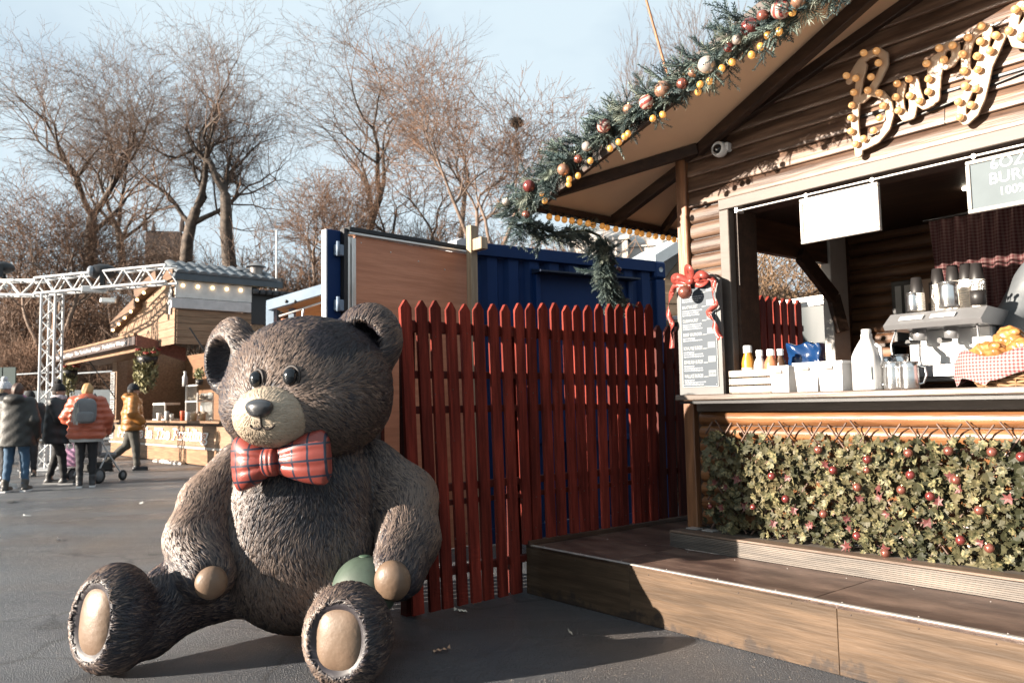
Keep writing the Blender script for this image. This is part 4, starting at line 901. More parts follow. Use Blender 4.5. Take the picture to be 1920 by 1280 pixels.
ribbon([(.01, -.012, .0), (.11, -.03, .02), (.165, -.02, .0), (.155, -.02, -.09), (.175, -.02, -.15), (.12, -.02, -.19), (.15, -.02, -.24), (.165, -.02, -.29), (.20, -.02, -.36)], .036, 'tail', .9)
ob('knot', MB().ell((.0, -.03, .015), (.026, .02, .022), 12, 8), ribm, bowt); bauble(bowt, (-.01, -.075, -.055), .044, cop)

# ================================================================== ON THE COUNTER
CZ = 1.2405
def ct(px, d): return ST.fac(px, 735, d)[0]
def on(name, label, cat, px, d, group=None, z=CZ, rz=0): return thing(name, label, cat, ST.w(ct(px, d), d, z), ST.rz+rz, group)
cm = wood('pale_crate', (.30, .26, .215), (.38, .34, .29), rough=.6)
cr_ = on('slatted_crate', 'pale slatted wooden crate at the left end of the counter', 'crate', 1425, -.02); cr_.scale = (1, 1, 1.2)
for zc in (.004, .043, .082):
    ob('slat', MB().box(-.135, .135, -.10, -.09, zc, zc+.032, .002), cm, cr_); ob('slat', MB().box(-.135, .135, .09, .10, zc, zc+.032, .002), cm, cr_)
    ob('slat', MB().box(-.145, -.136, -.10, .10, zc, zc+.032, .002), cm, cr_); ob('slat', MB().box(.136, .145, -.10, .10, zc, zc+.032, .002), cm, cr_)
ob('bottom', MB().box(-.134, .134, -.089, .089, .0, .008), cm, cr_)
def bottle(name, label, px, d, r, h, body, capc, neck=.5, z=CZ+.010, lab=None):
    t = on(name, label, 'bottle', px, d, 'sauce bottles', z); t.scale = (1.15, 1.15, 1.3)
    ob('body', MB().lathe([(0, 0), (r*.92, 0), (r, .01), (r, h*.62), (r*.9, h*.70), (r*neck, h*.82), (r*neck, h*.86), (0, h*.86)], n=18), body, t)
    ob('cap', MB().lathe([(r*neck*1.15, h*.845), (r*neck*1.15, h*.98), (r*neck*1.0, h), (0, h)], n=16), capc, t)
    if lab: ob('label', MB().lathe([(r*1.012, h*.2), (r*1.012, h*.52)], n=18), lab, t)
    return t
bottle('sauce_bottle', 'tall orange sauce bottle with a pale cap in the slatted crate', 1405, -.01, .033, .215, mat('orange_sauce', (.45, .19, .025), rough=.3, var=.06), wht, .6, lab=mat('sauce_label', (.75, .6, .45), rough=.5))
bottle('sauce_bottle', 'white squeezy bottle second along in the slatted crate', 1427, -.02, .031, .19, mat('white_sauce', (.42, .41, .4), rough=.35), wht)
bottle('sauce_bottle', 'salmon pink sauce bottle with a white cap in the slatted crate', 1448, -.02, .034, .19, mat('pink_sauce', (.40, .15, .075), rough=.3), wht)
bottle('sauce_bottle', 'dark brown sauce bottle with a white cap beside the blue bag', 1466, .02, .03, .19, mat('brown_sauce', (.06, .03, .015), rough=.25), wht)
tubm = mat('white_tub', (.45, .45, .45), rough=.4, var=.03)
def tub(label, px, d, w, dp, h, rz=0):
    t = on('plastic_tub', label, 'tub', px, d, 'white tubs on the counter', CZ, rz); a = .86; t.scale = (1, 1, 1.28)
    ob('wall', MB().add([(-w*a, -dp*a, .002), (w*a, -dp*a, .002), (w, -dp, h), (-w, -dp, h)], [(0, 1, 2, 3)]).add([(-w*a, dp*a, .002), (w*a, dp*a, .002), (w, dp, h), (-w, dp, h)], [(3, 2, 1, 0)]).add([(w*a, -dp*a, .002), (w*a, dp*a, .002), (w, dp, h), (w, -dp, h)], [(0, 1, 2, 3)]).add([(-w*a, -dp*a, .002), (-w*a, dp*a, .002), (-w, dp, h), (-w, -dp, h)], [(3, 2, 1, 0)]).box(-w*a, w*a, -dp*a, dp*a, .001, .006), tubm, t)
    ob('rim', MB().box(-w-.006, w+.006, -dp-.006, -dp+.002, h-.012, h).box(-w-.006, w+.006, dp-.002, dp+.006, h-.012, h).box(-w-.006, -w+.002, -dp, dp, h-.012, h).box(w-.002, w+.006, -dp, dp, h-.012, h), tubm, t)
    ob('handle', MB().box(-.022, .022, -dp-.0075, -dp+.004, h-.034, h-.020, .003), mat('tub_slot', (.25, .22, .2), rough=.6), t); return t
tub('white plastic tub with a slot handle beside the slatted crate', 1478, -.05, .062, .09, .118)
tub('white plastic tub with a slot handle in front of the blue bag', 1527, -.07, .068, .09, .125, .06)
tub('white plastic tub with a slot handle beside the milk bottle', 1575, -.09, .075, .09, .125, -.06)
bb = on('blue_bag', 'crumpled glossy blue plastic bag standing behind the white tubs', 'bag', 1515, .18, None, CZ)
bagm = mat('blue_plastic', (.006, .03, .10), rough=.22, var=.1, coat=.4)
def bagf(P): return np.maximum(np.abs(P[:, 1]+.012*np.sin(P[:, 0]*42+P[:, 2]*16)+.007*np.sin(P[:, 2]*61+P[:, 0]*33))-.034+.03*np.clip(P[:, 2]-.1, 0, .3), np.maximum(np.abs(P[:, 0]+.04*(P[:, 2]-.15))-.112-.006*np.sin(P[:, 2]*55), np.abs(P[:, 2]-.145)-.145-.009*np.sin(P[:, 0]*52+1)))*.7
sculpt('sheet', bagf, (-.2, -.12, -.04), (.2, .12, .40), .0075, bagm, bb); ob('fold', MB().ell((-.06, -.045, .04), (.02, .01, .04), 10, 6), bagm, bb)
mk = on('milk_bottle', 'large white plastic milk bottle standing on the counter edge', 'milk bottle', 1630, -.10); mk.scale = (1.03, 1.03, 1.1)
def milkf(P):
    w = .066-.042*np.clip((P[:, 2]-.155)/.09, 0, 1)**1.3; q = ((np.abs(P[:, 0])/w)**4+(np.abs(P[:, 1])/w)**4)**.25; d = (q-1)*w*.7; return np.maximum(np.maximum(d, P[:, 2]-.268), -P[:, 2]+.001)
sculpt('body', milkf, (-.08, -.08, -.01), (.08, .08, .28), .006, mat('milk_plastic', (.42, .42, .42), rough=.35, var=.02), mk)
ob('neck', MB().lathe([(.023, .255), (.023, .275), (.021, .276)], n=16), tubm, mk); ob('cap', MB().lathe([(.024, .27), (.024, .288), (.02, .29), (0, .29)], n=16), tubm, mk); ob('handle', MB().tube([(.045, .0, .215), (.068, 0, .20), (.07, 0, .14), (.062, 0, .12)], .010, 8), tubm, mk)
ob('label', MB().box(.01, .05, -.0675, -.066, .05, .11), mat('milk_label', (.14, .18, .17), rough=.5, var=.3, scale=30), mk)
steel = mat('polished_steel', (.62, .62, .62), rough=.2, metal=.95, var=.06)
def jug(label, px, d, r, h, z=CZ, rz=0, hand=True):
    t = on('steel_jug', label, 'jug', px, d, 'steel jugs', z, rz)
    if z == CZ: t.scale = (1.1, 1.1, 1.25)
    ob('body', MB().lathe([(0, .001), (r*.95, .001), (r, .006), (r*.98, h*.5), (r*.93, h*.8), (r*.98, h), (r*.94, h), (r*.89, h*.8), (r*.9, .012), (0, .012)], n=22), steel, t)
    if hand: ob('handle', MB().tube([(-r*.95, 0, h*.85), (-r*1.55, 0, h*.8), (-r*1.65, 0, h*.5), (-r*1.35, 0, h*.22), (-r*.96, 0, h*.18)], .005, 8), steel, t)
    ob('lip', MB().tube([(r*math.cos(a), r*math.sin(a), h) for a in np.linspace(0, 6.283, 23)], .002, 5, caps=False), steel, t); return t
jug('steel milk jug with a looped handle beside the milk bottle', 1676, -.10, .042, .112); jug('plain steel jug nearest the counter edge right of the handled jug', 1706, -.12, .043, .108, rz=3.6)
jug('small steel pot behind the two front jugs', 1690, .05, .04, .145, hand=False); jug('steel pot tucked behind the milk bottle', 1664, .08, .04, .14, hand=False)
pt = on('purple_tub', 'round purple plastic tub behind the steel jugs', 'tub', 1690, .35, None, CZ+.045); pur = mat('purple_plastic', (.07, .02, .16), rough=.3)
ob('body', MB().lathe([(0, 0), (.085, 0), (.10, .08), (.105, .085), (.10, .09), (.095, .085), (.08, .01), (0, .01)], n=24), pur, pt); ob('handle', MB().tube([(-.10, 0, .075), (0, -.115, .02), (.10, 0, .075)], .004, 6), pur, pt)
# coffee machine
cmx = on('coffee_machine', 'chrome two-group coffee machine with cups stacked on its top', 'coffee machine', 1785, .42, None, 1.245)
cmx.scale = (.86, .9, .97)
chrome = mat('chrome', (.30, .30, .31), rough=.3, metal=.5, var=.05); white_enamel = mat('white_enamel', (.45, .45, .45), rough=.3, var=.02)
ob('base', MB().box(-.27, .27, -.20, .22, .04, .13, .012), white_enamel, cmx); ob('drip_tray', MB().box(-.25, .25, -.23, -.201, .06, .13, .006), chrome, cmx)
ob('back_panel', MB().box(-.25, .25, .0, .20, .131, .34, .01), white_enamel, cmx)
ob('head', MB().prism([(-.23, .335), (.20, .335), (.20, .42), (-.14, .43), (-.25, .36)], -.29, .29, axes=(1, 2, 0)), chrome, cmx)
for x in (-.13, .06):
    ob('button_panel', MB().box(-.075, .075, -.006, .0, -.02, .02, .008), white_enamel, cmx, (x, -.205, .395), (R(-55), 0, 0)); gh = ob('group_head', MB().lathe([(0, .27), (.04, .27), (.042, .335), (0, .336)], n=16), chrome, cmx, (x, -.10, 0)); ob('portafilter', MB().tube([(0, -.02, .262), (0, -.17, .255)], [.012, .016], 8), black_m, gh)
    for k in range(5): ob('button', MB().ell((x-.05+.025*k, -.212, .398), (.006, .004, .005), 8, 5), chrome, cmx)
ob('steam_wand', MB().tube([(-.24, -.18, .34), (-.26, -.22, .25), (-.25, -.22, .16)], .006, 8), chrome, cmx); ob('steam_wand', MB().tube([(.24, -.18, .34), (.26, -.22, .25), (.25, -.22, .16)], .006, 8), chrome, cmx)
for x in (-.22, .22): ob('foot', MB().lathe([(0, 0), (.02, 0), (.018, .04)], n=10), black_m, cmx, (x, -.12, 0))
for x, nm in ((-.06, 0), (.09, 0)): pass
cupw = mat('paper_cup', (.80, .74, .66), rough=.5, var=.04); cupd = mat('dark_cup', (.02, .018, .018), rough=.45); cupk = mat('kraft_cup', (.42, .27, .15), rough=.6)
def cups(label, x, y, n, m, mtop):
    p = ST.w(ct(1785, .42)+x*.86, .42+y, 1.245+.432); t = thing('cup_stack', label, 'cups', p, ST.rz, 'stacks of paper cups on the coffee machine')
    for k in range(n): ob('cup', MB().lathe([(.036, 0), (.0395, .006), (.0405, .009), (.038, .011), (.033, .005)], n=16) if k < n-1 else MB().lathe([(.037, 0), (.026, .088), (0, .088)], n=16), m if k < n-1 else mtop, t, (0, 0, .0125*k))
cups('stack of cream paper cups at the left end of the coffee machine top', -.16, -.04, 9, cupw, cupd)
cups('short stack of cream paper cups behind the shiny jug', -.08, .07, 13, cupw, cupd); cups('middle stack of cups at the back of the coffee machine', .0, .10, 14, cupw, cupd)
cups('stack of cups third from the end on the coffee machine', .08, .10, 14, cupw, cupd); cups('stack of cups at the right end of the coffee machine top', .16, .06, 13, cupw, cupd)
t = jug('large shiny steel jug on top of the coffee machine', 1790, .36, .052, .135, 1.678); jug('steel canister on top of the coffee machine beside the cups', 1722, .36, .034, .10, 1.678, hand=False)
pot = on('spoon_pot', 'dark pot of spoons on top of the coffee machine', 'pot', 1845, .38, None, 1.68); ob('pot', MB().lathe([(0, 0), (.036, 0), (.04, .075), (.036, .075), (.03, .01), (0, .01)], n=16), cupd, pot)
for k in range(5): a = k*1.3; ob('spoon', MB().tube([(.01*math.cos(a), .01*math.sin(a), .01), (.03*math.cos(a), .03*math.sin(a), .11)], .003, 5).ell((.031*math.cos(a), .031*math.sin(a), .115), (.009, .004, .013), 8, 6), steel, pot)
# bread basket
bk = on('bread_basket', 'wicker basket lined with red gingham cloth, full of bagged rolls', 'basket', 1905, .02); wick = mat('wicker', (.24, .135, .065), rough=.6, var=.25, scale=20)
for k in range(7):
    z0 = .008+.014*k; rx, ry = .155+.011*k, .10+.006*k; w_ = MB(); w_.tube([(rx*math.cos(a)*(1+.018*math.sin(a*13+k*math.pi)), ry*math.sin(a)*(1+.018*math.sin(a*13+k*math.pi)), z0+.003*math.sin(a*13+k*math.pi)) for a in np.linspace(0, 6.283, 53)], .007, 6, caps=False); ob('weaver', w_, wick, bk)
for a in np.linspace(0, 6.283, 15)[:-1]: ob('stake', MB().tube([(.155*math.cos(a), .10*math.sin(a), .0), (.23*math.cos(a), .145*math.sin(a), .105)], .004, 5), wick, bk)
ob('bottom', MB().lathe([(0, .004), (.15, .004), (.15, .01)], n=20), wick, bk, scale=(1, .66, 1))
ging = check('gingham', (.30, .27, .26), (.17, .03, .035), 62, 'gingham', .8, (0, 2), .5)
cl = MB(); vs_ = []; n = 60
for j, (k, z0) in enumerate(((.88, .145), (1.06, .16), (1.12, .13), (1.14, .07), (1.10, .03))):
    for i in range(n): a = 2*math.pi*i/n; wv = 1+.03*math.sin(a*9+j)*(j/4); vs_.append((.225*k*wv*math.cos(a), .145*k*wv*math.sin(a), z0+(.02*math.sin(a*5+1) if j else 0)-(.025*(math.cos(a) < -.3) if j == 4 else 0)+(.02 if j == 4 else 0)))
cl.add(vs_, [(j*n+i, j*n+(i+1) % n, (j+1)*n+(i+1) % n, (j+1)*n+i) for j in range(4) for i in range(n)], True); ob('lining_cloth', cl, ging, bk)
rollm = mat('bagged_roll', (.34, .15, .045), rough=.25, var=.5, scale=26, coat=.5, bump=.4, bscale=30)
def rollbag(label, px, d, r, z): 
    t = on('bread_bag', label, 'bread bag', px, d, 'bagged rolls in the basket', z); sculpt('bag', lambda P: smin(smin(s_ell(P, (-r[0]*.45, 0, r[2]*.8), (r[0]*.55, r[1]*.8, r[2]*.8)), s_ell(P, (r[0]*.45, -r[1]*.1, r[2]*.85), (r[0]*.55, r[1]*.85, r[2]*.85)), .02), s_ell(P, (0, r[1]*.1, r[2]*1.35), (r[0]*.6, r[1]*.75, r[2]*.6)), .025)+.004*np.sin(P[:, 0]*130+P[:, 2]*75)*np.sin(P[:, 1]*90)+.003*np.sin(P[:, 1]*140+P[:, 2]*120), (-r[0]-.02, -r[1]-.02, -.02), (r[0]+.02, r[1]+.02, 2*r[2]+.02), .008, rollm, t); ob('fold', MB().ell((r[0]*.5, -r[1]*.6, r[2]*1.5), (.03, .012, .018), 8, 6), rollm, t)
rollbag('orange bag of rolls at the near end of the gingham basket', 1858, -.02, (.085, .07, .055), CZ+.11); rollbag('taller orange bag of rolls standing at the back of the gingham basket', 1898, .10, (.075, .06, .085), CZ+.13); rollbag('orange bag of rolls lying beside the taller bag', 1925, .0, (.08, .07, .06), CZ+.11)
# back wall: binders, paper, curtain, shelf
bn = thing('ring_binder', 'black ring binder with white spine labels on the back wall', 'binder', ST.w(.42, 1.93, 1.62), ST.rz, 'papers on the back wall'); 
ob('cover', MB().box(0, .18, -.03, .06, 0, .46, .004), black_m, bn)
for x in (.03, .10): ob('spine_label', MB().box(x, x+.045, -.033, -.0305, .16, .42), mat('spine_white', (.45, .45, .43), rough=.6), bn)
pp = thing('flyer', 'beige printed flyer beside the black binder on the back wall', 'flyer', ST.w(.62, 1.93, 1.62), ST.rz, 'papers on the back wall'); ob('sheet', MB().box(0, .20, -.012, -.008, 0, .45), mat('kraft_flyer', (.45, .32, .24), rough=.6), pp); ob('print', MB().box(.06, .15, -.0145, -.0125, .20, .27).box(.07, .12, -.0145, -.0125, .30, .42), mat('flyer_print', (.12, .09, .08)), pp)
shf = thing('wall_shelf', 'dark wooden shelf under the binder on the back wall', 'shelf', ST.w(.36, 1.9, 1.58), ST.rz); ob('board', MB().box(0, .7, -.12, .10, 0, .03, .003), dark_brown, shf); [ob('bracket', MB().box(x, x+.02, -.08, .1, -.10, -.001), black_m, shf) for x in (.08, .6)]
cu = thing('gingham_curtain', 'dark red gingham curtain hanging inside the stall', 'curtain', ST.w(ct(1845, 1.2), 1.2, 1.72), ST.rz)
vs_ = []; n = 70
for j in range(9):
    for i in range(n): x = -.26+.60*i/(n-1); z0 = .62*j/8; vs_.append((x*(1-.10*(1-j/8)), .022*math.sin(x*75+math.sin(z0*6))*(1-.4*j/8), z0-(.07*abs(math.sin(x*3+.4)) if j == 0 else 0)))
mb = MB(); mb.add(vs_, [(j*n+i, j*n+i+1, (j+1)*n+i+1, (j+1)*n+i) for j in range(8) for i in range(n-1)], True); ob('cloth', mb, check('dark_gingham', (.13, .075, .07), (.055, .007, .009), 48, 'gingham', .85, (0, 2), .5), cu); ob('curtain_rail', MB().tube([(-.3, 0, .63), (.42, 0, .63)], .008, 6), black_m, cu)
# ================================================================== CONTAINER, SITE CABIN, SHEDS BEHIND THE FENCE
blue_m = mat('container_blue', (.0028, .022, .09), rough=.55, var=.12, scale=2, spec=.2, bump=.05, bscale=15)
bdark = mat('container_blue_dark', (.006, .014, .035), rough=.5)
A0 = dep(897, 456, 6.9); A1 = dep(1242, 492, 8.0); dv_ = (A1-A0); CF = Frame((A0[0], A0[1]), math.atan2(dv_[1], dv_[0])); CL = float(np.hypot(dv_[0], dv_[1])); CH = A0[2]; CH1 = A1[2]
con = thing('shipping_container', 'navy blue corrugated shipping container standing behind the red fence', 'container', CF.w(0, 0, 0), CF.rz)
x = .0; pw = .115; i = 0; corr = []
cells_ = [(0, .0)]
while x < CL-.25:
    corr += [(x, .045), (x+.05, .045), (x+.085, .0), (x+.185, .0), (x+.22, .045)]; x += .22
mb = MB(); vs_ = []
for z0 in (.15, CH-.11): vs_ += [(p[0], p[1], z0) for p in corr]
n = len(corr); mb.add(vs_, [(i, i+1, n+i+1, n+i) for i in range(n-1)]); ob('corrugated_wall', mb, blue_m, con)
ob('top_rail', MB().beam((-.05, .0, CH-.055), (CL-.12, 0, CH1-.055), .07, .11), blue_m, con); ob('bottom_rail', MB().box(0, CL-.1, -.03, .04, .02, .15, .004), blue_m, con)
ob('corner_post', MB().box(CL-.12, CL, -.035, .12, .0, CH1-.18, .008), blue_m, con)
cc = MB().box(CL-.135, CL+.01, -.045, .13, CH1-.175, CH1+.0, .02); cst = ob('corner_casting', cc, blue_m, con); ob('casting_hole', MB().lathe([(0, 0), (.026, 0), (.026, .004)], (CL-.065, -.0455, CH1-.085), 14, MX), mat('hole_bright', (.5, .55, .6), rough=.5), cst, scale=(1, 1, 1))
sx0, sx1 = CF.fac(1003, 510, -.03)[0], CF.fac(1170, 530, -.03)[0]; sz = CF.fac(1003, 508, -.06)[2]
ob('shutter_hood', MB().prism([(-.16, 0), (-.005, .03), (-.005, -.02), (-.16, -.015)], sx0-.02, sx1+.1, axes=(1, 2, 0)), bdark, con, (0, 0, sz)); ob('shutter_frame', MB().box(sx0, sx0+.05, -.05, .02, .9, sz-.02, .004).box(sx1+.04, sx1+.09, -.05, .02, .9, sz-.02, .004).box(sx0, sx1+.09, -.05, .02, .85, .9, .004), blue_m, con)
ob('shutter', MB().box(sx0+.05, sx1+.04, -.02, -.01, .9, sz-.02), blue_m, con)
ob('roof', MB().box(.0, CL, .05, 2.3, CH1-.09, CH1-.06), blue_m, con); ob('end_wall', MB().box(CL-.03, CL-.01, .12, 2.3, .02, CH1-.1), blue_m, con)
# timber batten and the open plywood-clad door in front of the container
bt = dep(884, 424, 6.75); bat = thing('timber_batten', 'tall pale timber batten standing between the plywood panel and the container', 'post', (bt[0], bt[1], 0), ST.rz)
lightw = wood('new_timber', (.26, .19, .12), (.33, .25, .17), rough=.6, axis=2); ob('batten', MB().box(-.035, .035, -.035, .035, 0, bt[2], .004), lightw, bat); ob('cleat', MB().box(.036, .16, -.02, .05, bt[2]-.22, bt[2]-.12, .004), lightw, bat)
B0 = dep(652, 430, 6.05); B1 = dep(886, 468, 6.95); dv2 = B1-B0; BFm = Frame((B0[0], B0[1]), math.atan2(dv2[1], dv2[0])); BL = float(np.hypot(dv2[0], dv2[1])); bh0, bh1 = B0[2], B1[2]
cab = thing('site_cabin', 'site cabin with a red-brown plywood side panel and a blue steel corner post', 'cabin', BFm.w(0, 0, 0), BFm.rz)
plyr = wood('red_plywood', (.48, .195, .105), (.56, .24, .135), rough=.55, var=.06)
ob('plywood_panel', MB().prism([(.07, .02), (BL, .02), (BL, bh1-.05), (.07, bh0-.045)], .0, .03), plyr, cab)
ob('top_trim', MB().beam((.0, -.005, bh0-.03), (BL, -.005, bh1-.03), .05, .022), pale_metal, cab); ob('felt_edge', MB().beam((-.01, .02, bh0-.002), (BL, .02, bh1-.002), .12, .035), felt, cab)
ob('side_trim', MB().box(.03, .068, -.012, .035, .02, bh0-.06, .003).box(-.008, .012, -.02, .035, .02, bh0-.06, .003), pale_metal, cab); ob('door_edge', MB().box(-.045, -.012, -.02, .04, .02, bh0+.0), black_m, cab)
bp0 = BFm.fac(648, 430)[0]; ob('corner_post', MB().box(-.17, -.05, .02, .07, .02, bh0-.015, .004), blue_m, cab); ob('post_face', MB().box(-.185, -.171, .012, .075, .02, bh0-.02, .003), mat('worn_white', (.55, .58, .62), rough=.5, var=.1), cab)
for zq in (bh0-.16, bh0-.58, bh0-1.0): ob('hinge', MB().box(-.115, -.046, -.025, .019, zq-.055, zq+.03, .006).lathe([(.0, -.06), (.014, -.06), (.014, .05), (0, .05)], (-.10, -.02, zq), 8), mat('hinge_blue', (.16, .21, .28), rough=.5), cab)
for k in range(4): ob('screw', MB().ell((.12+.28*k, -.002, bh0-.09-.04*k), .006, 8, 5), pale_metal, cab)
ob('vent_block', MB().prism([(BL-.14, bh1-.02), (BL+.02, bh1-.02), (BL+.02, bh1+.10), (BL-.08, bh1+.10), (BL-.14, bh1+.07)], .05, .2), mat('grey_block', (.42, .42, .44), rough=.7), cab)
ob('body', MB().box(-.0, BL, .031, .09, .02, min(bh0, bh1)-.1), bdark, cab)
# open hatch shed between the bear's head and the pudding stall
S0 = dep(505, 590, 8.6); SF = Frame((S0[0], S0[1]), R(-8))
shd = thing('hatch_shed', 'wooden shed with a raised blue-grey steel hatch behind the bear', 'shed', SF.w(0, 0, 0), SF.rz)
bgrey = mat('blue_grey_steel', (.16, .22, .29), rough=.45); orng = wood('orange_ply', (.40, .20, .08), (.50, .27, .12), rough=.6); 
zl = lambda x, y: SF.fac(x, y)[2]; xl = lambda x: SF.fac(x, 580)[0]
ob('hatch_edge', MB().beam((xl(503), 0, zl(503, 573)), (xl(640), -.05, zl(640, 535)), .06, .11), bgrey, shd); ob('hatch_panel', MB().add([(xl(503), .02, zl(503, 572)), (xl(640), .02, zl(640, 533)), (xl(640), 1.0, zl(640, 560)), (xl(503), 1.0, zl(503, 590))], [(0, 1, 2, 3), (3, 2, 1, 0)]), orng, shd)
ob('frame_post', MB().box(xl(497), xl(512), .02, .10, 0, zl(503, 566), .004).box(xl(519), xl(530), .3, .36, 0, zl(520, 572), .004), bgrey, shd); ob('back_wall', MB().box(xl(500), xl(640), 1.1, 1.2, 0, zl(560, 575)), orng, shd); ob('red_board', MB().box(xl(512), xl(640), .2, .23, .9, zl(560, 592), .004), plyr, shd)
ob('strut', MB().tube([(xl(520), .05, zl(520, 592)), (xl(600), .05, zl(600, 566))], .014, 6).tube([(xl(566), .05, zl(566, 578)), (xl(562), .05, zl(562, 600))], .012, 6), pale_metal, shd)
for xx in (540, 557): ob('bolt', MB().ell((xl(xx), -.04, zl(xx, 566)), .02, 8, 6), black_m, shd)
# pine hut beyond the container
H0 = dep(1243, 560, 9.6); HF = Frame((H0[0], H0[1]), R(15)); hut = thing('pine_hut', 'pale pine-clad hut with a grey sheet roof behind the container', 'hut', HF.w(0, 0, 0), HF.rz); pine = wood('pine_clad', (.24, .165, .10), (.30, .215, .145), rough=.6)
hz0 = HF.fac(1245, 500)[2]
for k in range(18): ob('plank', MB().box(-.3, 1.2, -.005-.004*(k % 2), .02, .14*k, .14*k+.134, .004), pine, hut)
rfm = mat('grey_sheet_roof', (.34, .38, .41), rough=.5); e0, e1, e2_ = HF.l(dep(1222, 503, 9.3)), HF.l(dep(1335, 436, 9.3)), HF.l(dep(1440, 560, 9.3))
for a_, b_2 in ((e0, e1), (e1, e2_)): ob('roof', MB().add([(a_[0], -.35, a_[2]), (b_2[0], -.35, b_2[2]), (b_2[0], 1.6, b_2[2]), (a_[0], 1.6, a_[2]), (a_[0], -.35, a_[2]+.14), (b_2[0], -.35, b_2[2]+.14), (b_2[0], 1.6, b_2[2]+.14), (a_[0], 1.6, a_[2]+.14)], [(0, 3, 2, 1), (4, 5, 6, 7), (0, 1, 5, 4), (1, 2, 6, 5), (2, 3, 7, 6), (3, 0, 4, 7)]), rfm, hut)
ob('gable', MB().prism([(-.2, 2.4), (1.1, 2.3), (e1[0], e1[2])], .0, .03), pine, hut)
# tarpaulin gazebo seen through the stall's side window
T0 = ST.w(-.9, 3.4, 0); tg = thing('tarpaulin_gazebo', 'dark grey tarpaulin gazebo with a pale folded side sheet seen through the stall window', 'gazebo', T0, ST.rz)
tarp = mat('dark_tarp', (.016, .026, .031), rough=.5, var=.15, scale=1.5); tpale = mat('pale_tarp', (.25, .24, .225), rough=.6)
def cloth(x0, x1, y, z0, z1, amp, m, name, nx=24):
    v = [(x0+(x1-x0)*i/nx, y+amp*math.sin(i*1.3+j)*(1-j/6), z0+(z1-z0)*j/5) for j in range(6) for i in range(nx+1)]; mb = MB(); mb.add(v, [(j*(nx+1)+i, j*(nx+1)+i+1, (j+1)*(nx+1)+i+1, (j+1)*(nx+1)+i) for j in range(5) for i in range(nx)], True); return ob(name, mb, m, tg)
cloth(-2.2, .2, 0, .0, 2.15, .05, tarp, 'side_sheet'); cloth(.02, .25, -.12, .3, 2.15, .06, tpale, 'folded_sheet', 10)
ob('frame_bar', MB().beam((-2.3, -.1, 2.18), (.35, -.1, 2.22), .05, .05), pale_metal, tg); ob('post', MB().box(.25, .31, -.1, -.05, 0, 2.2), pale_metal, tg); ob('guard_rail', MB().beam((-3.2, 1.5, 2.30), (-.6, 1.5, 2.40), .04, .08), pale_metal, tg)

# ================================================================== PUDDING STALL on the left
q0 = gnd(206, 853); q1 = gnd(392, 876); dv3 = q1-q0; PF = Frame((q0[0], q0[1]), math.atan2(dv3[1], dv3[0])); ux = lambda px, py=800, d=0: PF.fac(px, py, d)[0]; uz = lambda px, py, d=0: PF.fac(px, py, d)[2]
UR = ux(440, 850); pst = thing('pudding_stall', 'timber pudding stall with script lettering, awning, tiled gable roof and warm bulbs', 'market stall', PF.w(0, 0, 0), PF.rz)
def pp_(name, mb, m, **k): return ob(name, mb, m, pst, **k)
tim = wood('honey_timber', (.16, .085, .042), (.23, .13, .068), rough=.55); timd = wood('honey_timber_dark', (.10, .05, .024), (.15, .08, .04), rough=.55); pan = wood('stall_panel', (.19, .115, .066), (.25, .155, .095), rough=.6); pan_y = wood('side_panel', (.19, .115, .066), (.25, .155, .095), rough=.6, axis=1)
zt = uz(300, 806); zc = uz(330, 783); 
pp_('plinth', MB().box(-.05, UR, .03, .3, .02, uz(320, 838), .004), tim); pp_('white_strip', MB().box(-.08, UR, -.01, .03, uz(320, 838)+.005, uz(320, 838)+.05), cream)
z1_ = uz(320, 838)+.055; zc0 = uz(330, 790, -.2)
seam = [0]+[UR*k/4 for k in range(1, 5)]
for a, b in zip(seam[:-1], seam[1:]): pp_('front_panel', MB().box(a+.002, b-.002, .0, .03, z1_, zc0-.10, .004), pan)
pp_('dark_band', MB().box(0, UR, -.004, .03, zc0-.098, zc0-.03), dark_brown); cu0 = ux(297, 784, -.25)
pp_('counter', MB().box(.5, UR-.05, -.30, .5, zc0-.028, zc0+.02, .004), tim)
pp_('lettering', text_mesh('Proof Is In The Pudding', .33, .006, 'LEFT', .15, .02), mat('white_script', (.86, .85, .84), rough=.5), loc=(ux(222, 810), -.016, z1_+.14), rot=(R(90), 0, 0), scale=((ux(404, 800)-ux(222, 810))/3.35, 1, 1), kind='stuff')
pp_('lettering_face', text_mesh('Proof Is In The Pudding', .33, .003, 'LEFT', .15), plyr, loc=(ux(222, 810)+.012, -.03, z1_+.145), rot=(R(90), 0, 0), scale=((ux(404, 800)-ux(222, 810))/3.35*.995, .93, 1), kind='stuff')
emb = MB().lathe([(0, 0), (.14, .0), (.15, .012)], n=24, M=MX); pp_('emblem', emb, mat('emblem', (.35, .22, .13), rough=.6, var=.4, scale=12), loc=(ux(408, 810), -.005, z1_+.22))
zaw = 2.35; LW = .42
pp_('left_pier', MB().box(-.02, LW, .02, .30, z1_, 2.6, .004), pan); pp_('right_pier', MB().box(UR-.15, UR, .02, .3, z1_, 2.6, .004), pan); pp_('back_wall', MB().box(0, UR, 2.0, 2.05, .2, 2.8), wood('warm_inner', (.14, .06, .022), (.19, .09, .035), rough=.6)); [pp_('side_wall', MB().box(x, x+.04, .3, 2.05, .1, 2.9), tim) for x in (0, UR-.04)]; pp_('floor', MB().box(0, UR, .3, 2.05, .1, .14), dark_brown)
pp_('back_board', MB().box(UR*.45, UR*.62, 1.9, 1.99, 1.3, 2.2), dark_brown); pp_('shelf', MB().box(UR*.62, UR-.1, 1.7, 2.0, 1.5, 1.55), dark_brown)
